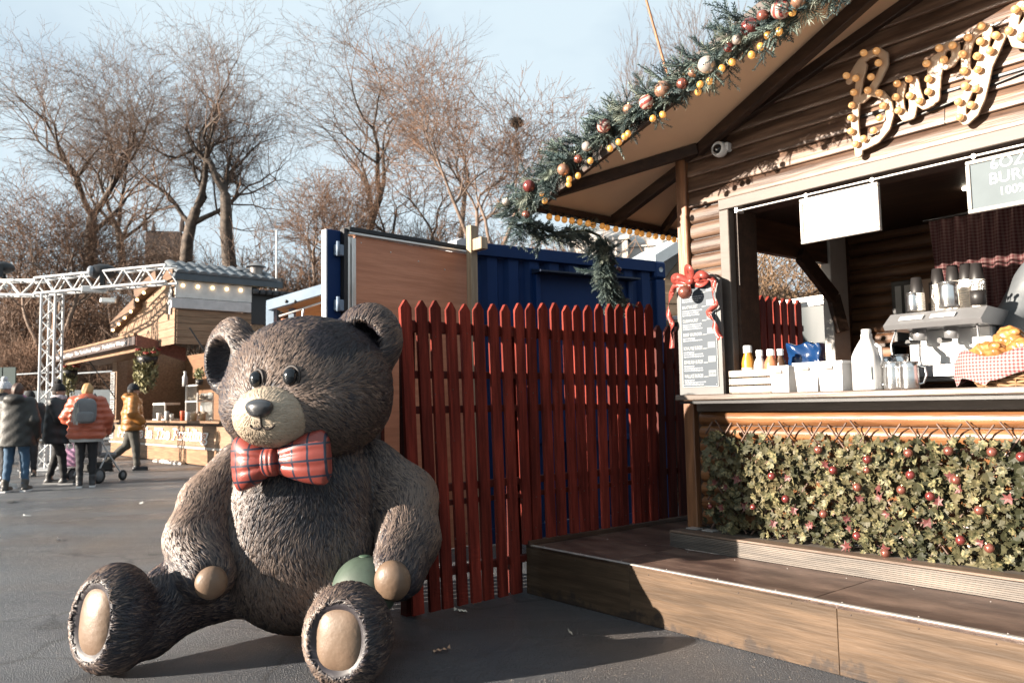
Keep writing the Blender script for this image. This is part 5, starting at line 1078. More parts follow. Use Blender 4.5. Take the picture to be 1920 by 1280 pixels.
# awning: raised flap with lettered fascia
AF = -1.05; a0 = PF.fac(105, 665, AF); a1 = PF.fac(252, 640, AF); au0, au1 = a0[0], a1[0]; azt = .5*(PF.fac(110, 655, AF)[2]+PF.fac(250, 632, AF)[2])
pp_('awning_fascia', MB().box(au0, au1, AF, AF+.03, azt-.25, azt-.06, .004), wood('dark_fascia', (.05, .035, .03), (.08, .055, .05))); pp_('awning_trim', MB().box(au0-.05, au1+.03, AF-.03, AF+.05, azt-.058, azt, .006), tim)
pp_('awning_lettering', text_mesh('Yorkshire Wraps · The Yorkshire Wraps · Yorkshire Wraps', .135, .01), mat('white_letters', (.85, .85, .85), rough=.5), loc=(au0+.12, AF-.012, azt-.20), rot=(R(90), 0, 0), scale=((au1-au0-.3)/3.52, 1, 1), kind='stuff')
pp_('awning_panel', MB().prism([(AF+.03, azt-.03), (.05, 2.62), (.05, 2.56), (AF+.03, azt-.09)], au0, au1, axes=(1, 2, 0)), tim); pp_('awning_side', MB().prism([(AF+.03, azt-.03), (.05, 2.60), (.05, 2.30), (AF+.03, azt-.27)], au1+.002, au1+.03, axes=(1, 2, 0)), wood('maroon_board', (.14, .05, .035), (.19, .07, .05)))
pp_('awning_strip', MB().box(au0+.2, au1-.15, AF+.2, AF+.26, azt-.36, azt-.27), tim)
for uu in (.45, UR-.2): pp_('gas_strut', MB().tube([(uu, .0, 1.55), (uu, AF*.8, azt-.1)], .016, 6), black_m)
# gable
gu0 = PF.fac(222, 615, -.55)[0]; gpk = PF.fac(306, 529, -.55); gur = PF.fac(328, 548, -.55)[0]; gzl = PF.fac(222, 615, -.55)[2]; gzp = gpk[2]; GDp = -.55
sl_ = (gzp-gzl)/(gpk[0]-gu0); zb_ = 2.62; nb = 8
for k in range(nb):
    z0 = zb_+k*(gzp-zb_)/nb; z1q = zb_+(k+1)*(gzp-zb_)/nb-.008; ua = max(gu0, gu0+(z0-gzl)/sl_); ub = max(gu0, gu0+(z1q-gzl)/sl_); pp_('gable_board', MB().prism([(ua, z0), (gur, z0), (gur, z1q), (ub, z1q)], GDp, GDp+.03), pan)
um = gu0+(gpk[0]-gu0)*.56; zm = gzl+(um-gu0)*sl_
pp_('barge_board', MB().beam((gu0-.1, GDp-.06, gzl+.02), (um, GDp-.06, zm+.02), .20, .26), timd); pp_('barge_board', MB().beam((um+.05, GDp-.08, zm+.2), (gpk[0]+.1, GDp-.08, gzp+.12), .24, .26), timd)
pp_('peak_board', MB().box(gpk[0]-.02, gur, GDp-.06, GDp-.0, gzp-.02, gzp+.2), timd)
bmL = MB().ell((0, 0, 0), .035, 8, 6).mesh('bulb'); wb = mat('warm_bulb', (.9, .75, .5), emit=(1, .66, .3), estr=2)
for k in range(7): t = (k+.5)/7; pp_('bulb', bmL, wb, loc=(gu0+(gpk[0]-gu0)*t, GDp-.19, gzl+(gzp-gzl)*t-.13+(.12 if t > .56 else 0)))
for k in range(8): pp_('bulb', bmL, wb, loc=(gur+.05, GDp+.15+.32*k, gzp-.16))
rl = PF.side(525, 548, gur)[1]; 
pp_('side_band', MB().box(gur, gur+.03, GDp, rl*.62, gzp-.42, gzp-.06), mat('pale_band', (.62, .60, .58), rough=.6)); pp_('side_ledge', MB().box(gur+.03, gur+.10, GDp-.1, rl*.60, gzp-.66, gzp-.44, .006), mat('grey_ledge', (.50, .48, .48), rough=.6)); pp_('dark_recess', MB().box(gur-.1, gur-.05, rl*.55, rl, gzp-.9, gzp-.1), black_m)
[pp_('side_board', MB().box(gur-.004*(k % 2), gur+.02, GDp+.04, rl*.62, 2.62+k*(gzp-3.29)/5, 2.612+(k+1)*(gzp-3.29)/5, .004), pan_y) for k in range(5)]; pp_('eave_fascia', MB().box(gur+.0, gur+.14, GDp-.05, rl, gzp-.05, gzp+.10, .004), mat('slate_grey', (.07, .085, .10), rough=.6))
tl = mat('grey_roof_tile', (.13, .145, .16), rough=.55, rand=.25); tme = MB()
for i in range(9):
    a = math.pi*i/8; 
prof = [(-.115*math.cos(math.pi*i/8), .07*math.sin(math.pi*i/8)) for i in range(9)]; vs_ = [(x, y, z) for y in (0, .42) for x, z in prof]; tme.add(vs_, [(i, i+1, 10+i, 9+i) for i in range(8)], True); tme.add([(x, -.0, z) for x, z in prof], [tuple(range(9))]); tmm = tme.mesh('roof_tile')
ntl = int((rl-GDp)/.23)
for r_ in range(2):
    for i in range(ntl): pp_('roof_tile', tmm, tl, loc=(gur+.16-.36*r_, GDp+.08+.23*i, gzp+.10+.16*r_), rot=(R(22), 0, R(90)))
pp_('roof', MB().prism([(gur+.1, gzp+.08), (gur-.75, gzp+.45), (gu0-.1, gzl+.1), (gu0, gzl-.1), (gur-.75, gzp+.30)], GDp+.06, rl, axes=(0, 2, 1)), MATS['slate_grey'])
scal = MB()
for i in range(7): scal.lathe([(0, 0), (.07, 0), (.08, .10)], (gur+.08, rl*.66+.16*i, gzp-.22), 8)
pp_('scalloped_valance', scal, MATS['slate_grey']); 
for px, hh, rr in ((449, .24, .17), (480, .34, .2)):
    c = PF.l(dep(px, 530, float(PF.w(gur-.2, rl*.75, 0)[1]))); cw = MB().lathe([(rr*.7, -.1), (rr*.7, hh), (rr*.72, hh+.01)], n=14).lathe([(rr*1.15, hh+.03), (rr*.3, hh+.13), (0, hh+.14)], n=14).lathe([(0, hh+.03), (rr*1.15, hh+.03)], n=14); pp_('chimney_cowl', cw, mat('dull_steel', (.28, .26, .25), rough=.4, metal=.7), loc=(c[0], c[1], c[2]))
# emblem on the gable and side menu
pp_('gable_emblem', MB().prism([(0, .62), (.10, .5), (.07, .38), (.14, .30), (.10, .16), (.04, .18), (.02, .0), (-.06, .02), (-.06, .18), (-.14, .22), (-.10, .36), (-.14, .46), (-.05, .52)], -.02, .0), mat('white_emblem', (.45, .44, .43), rough=.6, var=.2, scale=9), loc=(gur-.18, GDp-.025, gzp-.78))
mw = MB(); mz0, mz1 = z1_+.1, 2.25; pp_('menu_panel', MB().box(-.03, .34, -.015, .018, mz0-.04, mz1+.04), mat('white_menu', (.32, .32, .32), rough=.5)); rr_ = random.Random(4); zz = mz0
while zz < mz1:
    h = rr_.uniform(.018, .05); x = -.01+rr_.uniform(0, .05)
    while x < .28: w_ = rr_.uniform(.03, .16); mw.box(x, min(.32, x+w_), -.022, -.016, zz, zz+h); x += w_+rr_.uniform(.01, .03)
    zz += h+rr_.uniform(.012, .03)
pp_('menu_print', mw, mat('menu_black', (.03, .03, .035), rough=.6))
pp_('side_menu', MB().box(UR-.14, UR-.01, -.016, .018, z1_, z1_+.55), MATS['menu_black'])
# things on its counter
def pon(name, label, cat, px, d, group=None, z=None): return thing(name, label, cat, PF.w(ux(px, 780, d), d, (zc0+.021) if z is None else z), PF.rz, group)
glass = mat('clear_glass', (.9, .92, .92), rough=.05, var=0, trans=1); glf = pon('glass_display', 'tall glass display cabinet of food at the right end of the pudding stall counter', 'display case', 372, .12)
ob('frame', MB().box(-.36, -.33, -.16, -.13, 0, .78).box(.33, .36, -.16, -.13, 0, .6).box(-.36, .36, -.17, .2, .40, .43).box(-.36, .36, -.16, -.13, .75, .78).box(-.36, .36, .17, .2, 0, .6), pale_metal, glf); ob('glass', MB().box(-.33, .33, -.155, -.15, .0, .40).box(-.33, .33, -.155, -.15, .43, .75), glass, glf); rg2 = random.Random(2); hp_ = MB()
for k in range(26): hp_.ell((rg2.uniform(-.28, .28), rg2.uniform(-.1, .1), .44+rg2.uniform(0, .10)), (rg2.uniform(.05, .08), .05, .03), 8, 6)
for k in range(26): hp_.ell((rg2.uniform(-.28, .28), rg2.uniform(-.1, .1), .05+rg2.uniform(0, .13)), (rg2.uniform(.05, .08), .05, .03), 8, 6)
ob('food', hp_, mat('pale_food', (.36, .28, .21), rough=.7, var=.3, scale=15), glf)
gl2 = pon('glass_display', 'low glass food cabinet behind the man in the yellow jacket', 'display case', 312, .10); ob('frame', MB().box(-.55, .35, -.15, .2, .36, .41).box(-.55, .35, -.15, .2, 0, .03).box(.32, .35, -.15, -.12, 0, .36), pale_metal, gl2); ob('glass', MB().box(-.55, .32, -.145, -.14, .03, .36), glass, gl2); ob('food', MB().ell((-.1, .0, .08), (.12, .08, .06), 10, 6).ell((.15, .0, .07), (.1, .08, .06), 10, 6), mat('dark_food', (.2, .07, .03), var=.4, scale=12), gl2)
for j, (px, r, h, m, lb) in enumerate(((298, .055, .16, cupw, 'cream tub beside the low glass cabinet on the pudding stall'), (313, .05, .20, tubm, 'white squeeze tub in the middle of the pudding stall counter'), (322, .045, .14, cupw, 'small cream pot left of the red bottle on the pudding stall'), (342, .05, .2, mat('red_pot', (.5, .09, .04)), 'red sauce bottle on the pudding stall counter'), (352, .05, .17, tubm, 'white pot right of the red bottle on the pudding stall'), (364, .06, .15, mat('tan_pot', (.5, .32, .18)), 'wide tan pot near the tall glass display'), (380, .06, .13, cupk, 'brown paper pot at the far end of the pudding stall counter'))):
    t = pon('tub', lb, 'tub', px, -.2, 'tubs along the pudding stall counter'); ob('body', MB().lathe([(0, 0), (r*.85, 0), (r, h*.95), (r*.98, h), (0, h*.97)], n=12), m, t); ob('lid', MB().lathe([(r*1.04, h*.93), (r*1.04, h+.01), (0, h+.015)], n=12), m, t)
wbt = pon('white_bottle', 'tall white bottle standing on top of the tall glass display', 'bottle', 346, .15, None, zc0+.80); ob('body', MB().lathe([(0, 0), (.06, 0), (.06, .20), (.03, .27), (.03, .31), (0, .31)], n=12), tubm, wbt); ob('cap', MB().lathe([(.034, .30), (.034, .34), (0, .345)], n=10), tubm, wbt)
pl_ = pon('potted_plant', 'small leafy green pot plant on top of the tall glass display', 'plant', 373, .15, None, zc0+.80); ob('pot', MB().lathe([(0, 0), (.07, 0), (.09, .12), (0, .11)], n=12), cupd, pl_)
def leafball(n, r, c, s, seed, drop=0):
    g_ = random.Random(seed); mb = MB()
    for i in range(n):
        v = Vector((g_.gauss(0, 1), g_.gauss(0, 1), g_.gauss(0, 1))).normalized()*(g_.random()**.5); p = Vector((c[0]+v.x*r[0], c[1]+v.y*r[1], c[2]+v.z*r[2])); M = Matrix.Translation(p) @ Matrix.Rotation(g_.uniform(0, 6.3), 4, 'Z') @ Matrix.Rotation(g_.uniform(.2, 2.2), 4, 'X'); q = s*g_.uniform(.6, 1.3)
        mb.add([tuple(M @ Vector(k)) for k in ((0, 0, 0), (q*.35, q*.5, q*.1), (0, q, 0), (-q*.35, q*.5, q*.1))], [(0, 1, 2, 3)])
    return mb
gleaf = mat('pale_leaf', (.13, .14, .055), rough=.55, var=.4, scale=5, rand=.1); ob('foliage', leafball(220, (.22, .12, .14), (0, 0, .22), .06, 3), gleaf, pl_, kind='stuff')
def basket(px, py, Y, label, sc, seed, trail):
    p = dep(px, py, Y); t = thing('hanging_basket', label, 'hanging basket', p, 0, 'flower baskets hung under the awning'); ob('bowl', MB().lathe([(0, -.26), (.14, -.22), (.2, -.1), (.21, 0), (0, -.02)], n=16), cupd, t, scale=(sc, sc, sc))
    ch = MB()
    for a in (0, 2.1, 4.2): ch.tube([(.2*sc*math.cos(a), .2*sc*math.sin(a), 0), (0, 0, .55*sc)], .006, 5)
    ob('chain', ch, black_m, t); lf = leafball(500, (.24*sc, .2*sc, .12*sc), (0, 0, .03), .085, seed); l2 = leafball(trail, (.26*sc, .18*sc, .42*sc), (-.02, -.05, -.38*sc), .10, seed+1); lf.add(l2.v, l2.f); ob('foliage', lf, mat('variegated_leaf', (.22, .20, .10), rough=.55, var=.5, scale=6), t, kind='stuff')
    g_ = random.Random(seed); fm = mat('red_flower', (.30, .035, .028), rough=.5, var=.3, scale=9)
    for k in range(7): a = k*.9+g_.random()*.5; fl = MB(); c = (.22*sc*math.cos(a), .2*sc*math.sin(a), .08+g_.uniform(-.04, .12)); [fl.ell((c[0]+.03*math.cos(b), c[1]+.03*math.sin(b), c[2]+.012*math.sin(b*2)), (.035, .035, .02), 8, 5) for b in np.linspace(0, 6.28, 7)[:-1]]; ob('flower', fl, fm, t)
PY = float(PF.w(au1, AF, 0)[1])
basket(277, 668, PY+.25, 'large flower basket with red blooms and long trailing pale leaves beside the stall opening', 1.05, 5, 900); basket(131, 694, float(PF.w(au0, AF, 0)[1])-.1, 'darker flower basket at the far end of the awning beside the truss tower', 1.0, 9, 420)
dbx = gnd(374, 912); wb_ = thing('white_block', 'low white block on the ground half hidden behind the bear', 'block', (dbx[0], dbx[1], 0), PF.rz); ob('block', MB().box(-.12, .3, -.1, .2, 0, .13, .008), cream, wb_); ob('lid', MB().box(-.125, .305, -.105, .205, .131, .142, .003), cream, wb_)
for k in range(5):
    c = PF.w(UR*.5+.35*k, -.1+.05*(k % 2), 0); ch_ = thing('chock', ('leftmost chock under the pudding stall front', 'second chock from the left under the pudding stall front', 'middle chock of the five under the pudding stall front', 'fourth chock from the left under the pudding stall front', 'chock nearest the bear under the pudding stall front')[k], 'chock', c, PF.rz+.1*k, 'chocks under the pudding stall'); ob('wedge', MB().box(-.16, .16, -.06, .06, 0, .04+.01*(k % 3), .004), cream, ch_); ob('packer', MB().box(-.1, .1, -.05, .05, .061, .07), cream, ch_)

# ================================================================== TRUSS GANTRY with lamps
tw = gnd(92, 895); tY = float(tw[1])+2.2; TB = dep(92, 800, tY)
tru = thing('truss_gantry', 'white aluminium box truss goalpost with a long horizontal boom over the walkway', 'truss', (TB[0], TB[1], 0), 0)
alu = mat('white_truss', (.42, .43, .44), rough=.4, var=.04)
def truss(a, b, s, n, name):
    a = Vector(a); b = Vector(b); x = (b-a).normalized(); ref = Vector((0, 0, 1)) if abs(x.z) < .8 else Vector((0, 1, 0)); y = ref.cross(x).normalized(); z = x.cross(y); cs = [(-s, -s), (s, -s), (s, s), (-s, s)]
    for c in cs: ob('chord', MB().tube([a+y*c[0]+z*c[1], b+y*c[0]+z*c[1]], .028, 8), alu, tru)
    for f in range(4):
        c0, c1 = cs[f], cs[(f+1) % 4]; pts = [a+x*((b-a).length*i/n)+y*(c0 if i % 2 else c1)[0]+z*(c0 if i % 2 else c1)[1] for i in range(n+1)]; m_ = MB()
        for p, q in zip(pts[:-1], pts[1:]): m_.tube([p, q], .016, 6)
        ob('bracing', m_, alu, tru)
o_ = np.array([TB[0], TB[1], 0]); zt_ = dep(92, 535, tY)[2]
truss((0, 0, .02), (0, 0, zt_-.2), .15, 13, 'tower')
e2 = dep(322, 514, tY-.9)-o_; e1_ = dep(-140, 540, tY+1.5)-o_; mid = np.array([0, 0, zt_]); truss(mid+np.array([-.35, .15, 0]), e2, .17, 13, 'boom'); truss(e1_, mid+np.array([-.36, .2, -.03]), .16, 9, 'boom')
ob('base_plate', MB().box(-.4, .4, -.4, .4, 0, .02), alu, tru)
def stage_lamp(px, py, Y, label, s=1.0):
    t = thing('stage_lamp', label, 'stage light', dep(px, py, Y), .4, 'lamps on the truss'); ob('head', MB().ell((0, 0, 0), (.30*s, .2*s, .17*s), 16, 10), black_m, t); [ob('yoke_arm', MB().box(-.04, .04, y*s-.015, y*s+.015, -.3*s, .05), black_m, t) for y in (-.205, .205)]; ob('lens', MB().ell((-.22*s, -.08*s, 0), (.08*s, .1*s, .11*s), 12, 8), mat('lamp_lens', (.2, .22, .25), rough=.15), t)
stage_lamp(193, 510, tY-.4, 'black egg shaped stage lamp sitting on top of the white boom'); stage_lamp(5, 502, tY+.3, 'black stage lamp on the truss at the picture edge', .8)
sl2 = thing('floodlight', 'pale floodlight hanging beneath the white boom', 'floodlight', dep(178, 542, tY-.4), .3, 'lamps on the truss'); ob('body', MB().box(-.25, .25, -.1, .1, -.08, .06, .02), alu, sl2); ob('lamp', MB().box(.12, .42, -.12, .0, -.30, -.19, .02), pale_metal, sl2)
# railing and hoarding behind the crowd
for j, (x0, x1, lb) in enumerate(((18, 60, 'dark green hoarding panel at the left picture edge behind the people'),)):
    p = dep(16, 720, 19); t = thing('hoarding', lb, 'hoarding', (p[0]-1.5, p[1], 0), 0); gm = mat('dark_green', (.012, .035, .035), rough=.6)
    for k in range(9): ob('board', MB().box(-1.2+.32*k, -1.2+.32*k+.30, 0, .04, 0, 2.3, .005), gm, t)
rl_ = thing('metal_railing', 'grey metal railing on the bank behind the crowd', 'railing', (dep(20, 700, 29)[0], 29, 0), 0); rm = mat('grey_rail', (.22, .24, .26), rough=.5)
for x0 in (0, 2.2, 4.4): ob('hoop', MB().tube([(x0, 0, 0), (x0, 0, 2.5), (x0+.1, 0, 2.6), (x0+1.95, 0, 2.68), (x0+2.05, 0, 2.58), (x0+2.05, 0, 0)], .03, 8), rm, rl_); ob('infill', MB().box(x0+.03, x0+2.02, -.01, .01, .2, 2.0), mat('rail_infill', (.10, .12, .135), rough=.6), rl_)
# litter
def litter(px, py, label, col, s):
    p = gnd(px, py); t = thing('litter', label, 'litter', (p[0], p[1], 0), rng.uniform(0, 3)); m_ = mat('litter_'+str(len(MATS)), col, rough=.6); v = [((i/5-.5)*s, (j-.5)*s*.35*(1-.4*abs(i/5-.5)), .006+.012*abs(math.sin(i*1.7+j))) for j in range(2) for i in range(6)]; ob('scrap', MB().add(v, [(i, i+1, 7+i, 6+i) for i in range(5)]), m_, t); ob('scrap', MB().add([(s*.5, 0, .02), (s*.7, .01, .03), (s*.75, s*.14, .006), (s*.5, s*.12, .012)], [(0, 1, 2, 3)]), m_, t)
litter(826, 1222, 'curled pale brown dead leaf on the ground in the bear shadow', (.50, .33, .22), .075); litter(110, 1014, 'dark flattened scrap on the open asphalt', (.03, .03, .035), .10); litter(20, 942, 'dark strip of litter near the white trainers', (.03, .03, .03), .25); litter(265, 944, 'pale wrapper flattened on the asphalt beyond the bear foot', (.5, .5, .48), .12); litter(866, 1148, 'crumpled white wrapper at the foot of the fence', (.6, .58, .5), .07); litter(893, 1133, 'orange scrap at the foot of the fence', (.6, .25, .1), .05); litter(1070, 1190, 'small straw fragment on the dark asphalt', (.4, .36, .3), .04); litter(52, 968, 'small white scrap on the wet asphalt', (.6, .6, .6), .09)
gr = MB(); r9 = random.Random(9)
for k in range(420):
    px, py = r9.uniform(760, 1500), r9.uniform(1130, 1275); p = gnd(px, py); l_ = ST.l(p)
    if l_[1] > -.87: continue
    s = r9.uniform(.001, .003); gr.add([(p[0]-s, p[1], .0), (p[0]+s, p[1]-s*.5, 0), (p[0]+s*.3, p[1]+s, 0), (p[0], p[1], s)], [(0, 1, 3), (1, 2, 3), (2, 0, 3)])
ob('grit', gr, mat('pale_grit', (.24, .19, .15), rough=.8, rand=.2), kind='stuff')
# ================================================================== TREES
def tree_segs(seed, H, r0, stems=1, fork=.33, spread=.6, levels=6, wob=.16, up=.10, fans=(2, 3), sides=2, twr=.010):
    rg = random.Random(seed); S = []
    def rv(): return Vector((rg.gauss(0, 1), rg.gauss(0, 1), rg.gauss(0, 1)))
    def grow(p, d, L, r, lv):
        n = 5 if lv == 0 else (4 if lv < 3 else (3 if lv < 5 else 2)); re = max(twr*.7, r*(.60 if lv else .66))
        for i in range(n):
            d = (d+rv()*wob*(1 if lv else .5)+Vector((0, 0, up*(1 if lv < 4 else .3)))).normalized(); q = p+d*(L/n); ra = r+(re-r)*i/n; rb_ = r+(re-r)*(i+1)/n; S.append((p, q, ra, rb_, lv)); p = q
            if lv < levels and i >= (n-2 if lv == 0 else 1 if lv < 5 else 0) and i < n-1:
                for _ in range(sides if lv < levels-1 else 2):
                    if rg.random() < (.74 if lv < 4 else .36):
                        a = (d.orthogonal().normalized()); a.rotate(Matrix.Rotation(rg.uniform(0, 6.28), 3, d)); grow(p, (d*.75+a*rg.uniform(.6, 1.1)).normalized(), L*rg.uniform(.45, .7), max(twr, rb_*.55), lv+1 if lv else 2)
        if lv < levels:
            k = rg.randint(*fans) if lv < 4 else 2
            for j in range(k):
                a = d.orthogonal().normalized(); a.rotate(Matrix.Rotation(6.28*j/k+rg.uniform(-.6, .6), 3, d)); grow(p, (d+a*spread*rg.uniform(.5, 1.2)).normalized(), L*rg.uniform(.6, .85), max(twr, re*.72), lv+1)
    for s in range(stems):
        a = rg.uniform(0, 6.28); t = .0 if stems == 1 else rg.uniform(.1, .38)
        grow(Vector((0, 0, 0))+Vector((math.cos(a), math.sin(a), 0))*(.0 if stems == 1 else .4), Vector((math.cos(a)*t, math.sin(a)*t, 1)).normalized(), H*fork*rg.uniform(.85, 1.1), r0*rg.uniform(.7, 1) if stems > 1 else r0, 0)
    return S
def seg_mesh(name, S, k):
    P = np.array([s[0] for s in S]); Q = np.array([s[1] for s in S]); ra = np.array([s[2] for s in S]); rb_ = np.array([s[3] for s in S]); d = Q-P; d /= np.linalg.norm(d, axis=1, keepdims=True)
    ref = np.where(np.abs(d[:, 2:3]) < .9, np.array([[0, 0, 1.0]]), np.array([[1.0, 0, 0]])); u = np.cross(d, ref); u /= np.linalg.norm(u, axis=1, keepdims=True); w = np.cross(d, u); n = len(S); V = np.empty((n, 2*k, 3))
    for j in range(k):
        a = 2*math.pi*j/k; o = u*math.cos(a)+w*math.sin(a); V[:, j] = P-d*ra[:, None]*.2+o*ra[:, None]; V[:, k+j] = Q+o*rb_[:, None]
    b = np.arange(n)[:, None]*2*k; F = np.concatenate([b+np.array([j, (j+1) % k, k+(j+1) % k, k+j]) for j in range(k)])
    return npmesh(name, V.reshape(-1, 3), F, True)
bark = mat('grey_bark', (.05, .037, .029), rough=.85, var=.3, scale=3, col2=(.095, .072, .056), bump=.3, bscale=12)
twig = mat('twigs', (.125, .078, .054), rough=.8, var=.25, scale=1.2, rand=.12); twig2 = mat('orange_twigs', (.165, .092, .056), rough=.8, var=.25, scale=1.2, rand=.12); bark2 = mat('pale_bark', (.16, .11, .082), rough=.8, var=.25, scale=4)
def fit(S, ztop, half):
    pts = np.array([s[1] for s in S]); h = np.percentile(pts[:, 2], 99.7); w = np.percentile(np.abs(pts[:, 0]), 90); return half/w, ztop/h
def tree(name, label, cat, seed, px, py, Y, top, half_px, group=None, bm=bark, tm=twig, **kw):
    base = dep(px, py, Y); zt_ = dep(px, top, Y)[2]; S = tree_segs(seed, zt_-base[2], **kw); fx, fz = fit(S, zt_-base[2], half_px*Y/FPX)
    A = np.array([fx, fx, fz]); S = [(np.array(p)*A, np.array(q)*A, a, b, l) for p, q, a, b, l in S]
    t = thing(name, label, cat, base-np.array([0, 0, .15]), 0, group); ob('trunk', seg_mesh('trunk', [s for s in S if s[4] <= 2], 6), bm, t); ob('crown', seg_mesh('crown', [s for s in S if s[4] > 2], 3), tm, t); t['_'] = 0; del t['_']; return t, S, base
TT = 0
for a in (
 ('bare_tree', 'tall bare tree at the far left with a straight forked trunk behind the truss', 'tree', 11, 165, 560, 46, 72, 145, dict(r0=.42, fork=.36, spread=.62, twr=.0075, levels=7)),
 ('bare_tree', 'slimmer dark-trunked bare tree just right of the tall forked one', 'tree', 12, 232, 545, 52, 150, 95, dict(r0=.30, fork=.36, twr=.010)),
 ('bare_tree', 'broad bare tree with a crooked left-leaning trunk above the pudding stall roof', 'tree', 29, 350, 545, 44, 78, 145, dict(r0=.40, fork=.20, spread=.8, wob=.26, twr=.0075, levels=7)),
 ('bare_tree', 'big round-crowned bare tree right above the pudding stall chimneys', 'tree', 14, 436, 535, 43, 66, 150, dict(r0=.42, fork=.20, spread=.85, wob=.26, twr=.0075, levels=7)),
 ('bare_tree', 'tallest bare tree, its crown touching the picture top left of the middle', 'tree', 15, 688, 520, 52, 2, 125, dict(r0=.36, fork=.38, spread=.6, twr=.009, levels=7)),
 ('bare_tree', 'thin-crowned bare tree right of the tallest one', 'tree', 16, 868, 520, 56, 22, 110, dict(r0=.26, fork=.40, spread=.5, twr=.009, levels=6)),
 ('bare_tree', 'pale many-stemmed birch-like tree holding a bird nest left of the stall roof', 'tree', 17, 918, 500, 36, 80, 165, dict(r0=.15, stems=4, fork=.42, spread=.5, levels=5, twr=.010, bm=bark2, tm=twig2)),
 ('bare_tree', 'faint distant poplar-like tree showing over the garland', 'tree', 18, 1205, 500, 85, 38, 62, dict(r0=.3, fork=.4, spread=.35, levels=5, twr=.016)),
 ('bare_tree', 'bare tree peeping above the stall roof at the top of the picture', 'tree', 19, 1372, 480, 70, -20, 95, dict(r0=.35, fork=.42, spread=.5, levels=5, twr=.016)),
 ('bare_tree', 'bushy orange-brown bare tree between the pudding stall and the plywood panel', 'tree', 21, 600, 560, 40, 300, 90, dict(r0=.16, stems=3, fork=.36, levels=5, twr=.011, bm=bark2, tm=twig2)),
 ('bare_tree', 'spreading orange-brown bare tree low at the left picture edge', 'tree', 22, 85, 640, 34, 325, 120, dict(r0=.13, stems=5, fork=.38, spread=.55, levels=5, twr=.010, bm=bark2, tm=twig2)),
 ('bare_tree', 'low tangled bare tree behind the plywood panel', 'tree', 23, 780, 540, 42, 240, 110, dict(r0=.2, stems=2, fork=.36, spread=.7, levels=5, twr=.011, tm=twig2)),
): t_, S_, b_0 = tree(*a[:9], **a[9]); TT += len(S_); BIRCH = (S_, b_0) if a[3] == 17 else globals().get('BIRCH')
# shrubs along the bank: four kinds, copied
kinds = []
for s in range(4):
    S = tree_segs(40+s, 5.0, .06, stems=6, fork=.42, spread=.6, levels=4, wob=.22, fans=(2, 3), twr=.011); S = [(np.array(p), np.array(q), a, b, l) for p, q, a, b, l in S]; kinds.append((seg_mesh('trunk', [x for x in S if x[4] <= 0], 5), seg_mesh('crown', [x for x in S if x[4] > 0], 3)))
shl = ['at the left picture edge', 'behind the truss tower', 'left of the pudding stall gable', 'above the awning of the pudding stall', 'behind the stall gable', 'behind the chimney cowls', 'right of the chimney cowls', 'beside the antenna pole', 'left of the blue cabin post', 'above the blue cabin post', 'above the left end of the plywood', 'above the middle of the plywood', 'above the timber batten', 'above the left end of the container', 'above the middle of the container', 'under the eave bulbs', 'behind the hanging swag', 'above the pine hut roof', 'beside the stall corner post', 'seen through the stall window', 'seen high in the stall window', 'low behind the people', 'behind the metal railing', 'at the foot of the bank by the hoarding', 'above the awning lettering', 'up the bank behind the stall gable', 'high on the bank at the left', 'in front of the church tower', 'just left of the church tower']
shx = [(5, 36, 430), (75, 40, 440), (170, 36, 470), (235, 40, 450), (300, 44, 470), (380, 46, 470), (470, 40, 440), (520, 44, 420), (565, 38, 390), (640, 44, 360), (700, 38, 385), (770, 48, 340), (850, 38, 390), (930, 44, 360), (1000, 36, 380), (1060, 44, 390), (1130, 38, 405), (1195, 44, 410), (1270, 40, 420), (1440, 36, 455), (1525, 38, 470), (40, 33, 560), (150, 33, 580), (20, 33, 600), (200, 34, 560), (265, 38, 500), (110, 46, 400), (318, 52, 395), (275, 50, 405)]
for i, ((x, Y, top), lb) in enumerate(zip(shx, shl)):
    X = dep(x, 600, Y)[0]; zb = float(hill_z(X, Y)); h = dep(x, top, Y)[2]-zb; k = kinds[i % 4]; sc = max(.5, h/7.2)
    t = thing('bare_shrub', 'twiggy bare shrub on the bank '+lb, 'shrub', (X, Y, zb-.1), i*1.3, 'bare shrubs on the bank'); t.scale = (sc*1.15, sc*1.15, sc); ob('trunk', k[0], bark2 if i % 2 else bark, t); ob('crown', k[1], twig2 if i % 3 else twig, t)
print('tree segments', TT)
nw = dep(968, 228, 36)-BIRCH[1]; nb_ = min((s[1] for s in BIRCH[0] if s[4] in (1, 2, 3)), key=lambda q: abs(q[0]-nw[0])+abs(q[2]-nw[2])+.15*abs(q[1]-nw[1]))+BIRCH[1]; nest = thing('bird_nest', 'dark ball-shaped twig nest in the birch-like tree', 'nest', nb_, 0); nS = []; rn = random.Random(3)
for k in range(260):
    v = Vector((rn.gauss(0, 1), rn.gauss(0, 1), rn.gauss(0, 1))).normalized()*.24*rn.uniform(.6, 1); w = Vector((rn.gauss(0, 1), rn.gauss(0, 1), rn.gauss(0, .5))).normalized()*.2; nS.append((np.array(v-w), np.array(v+w), .012, .01, 0))
ob('twigs', seg_mesh('twigs', nS, 3), bark, nest); ob('core', MB().ell((0, 0, 0), (.2, .2, .17), 10, 8), bark, nest)
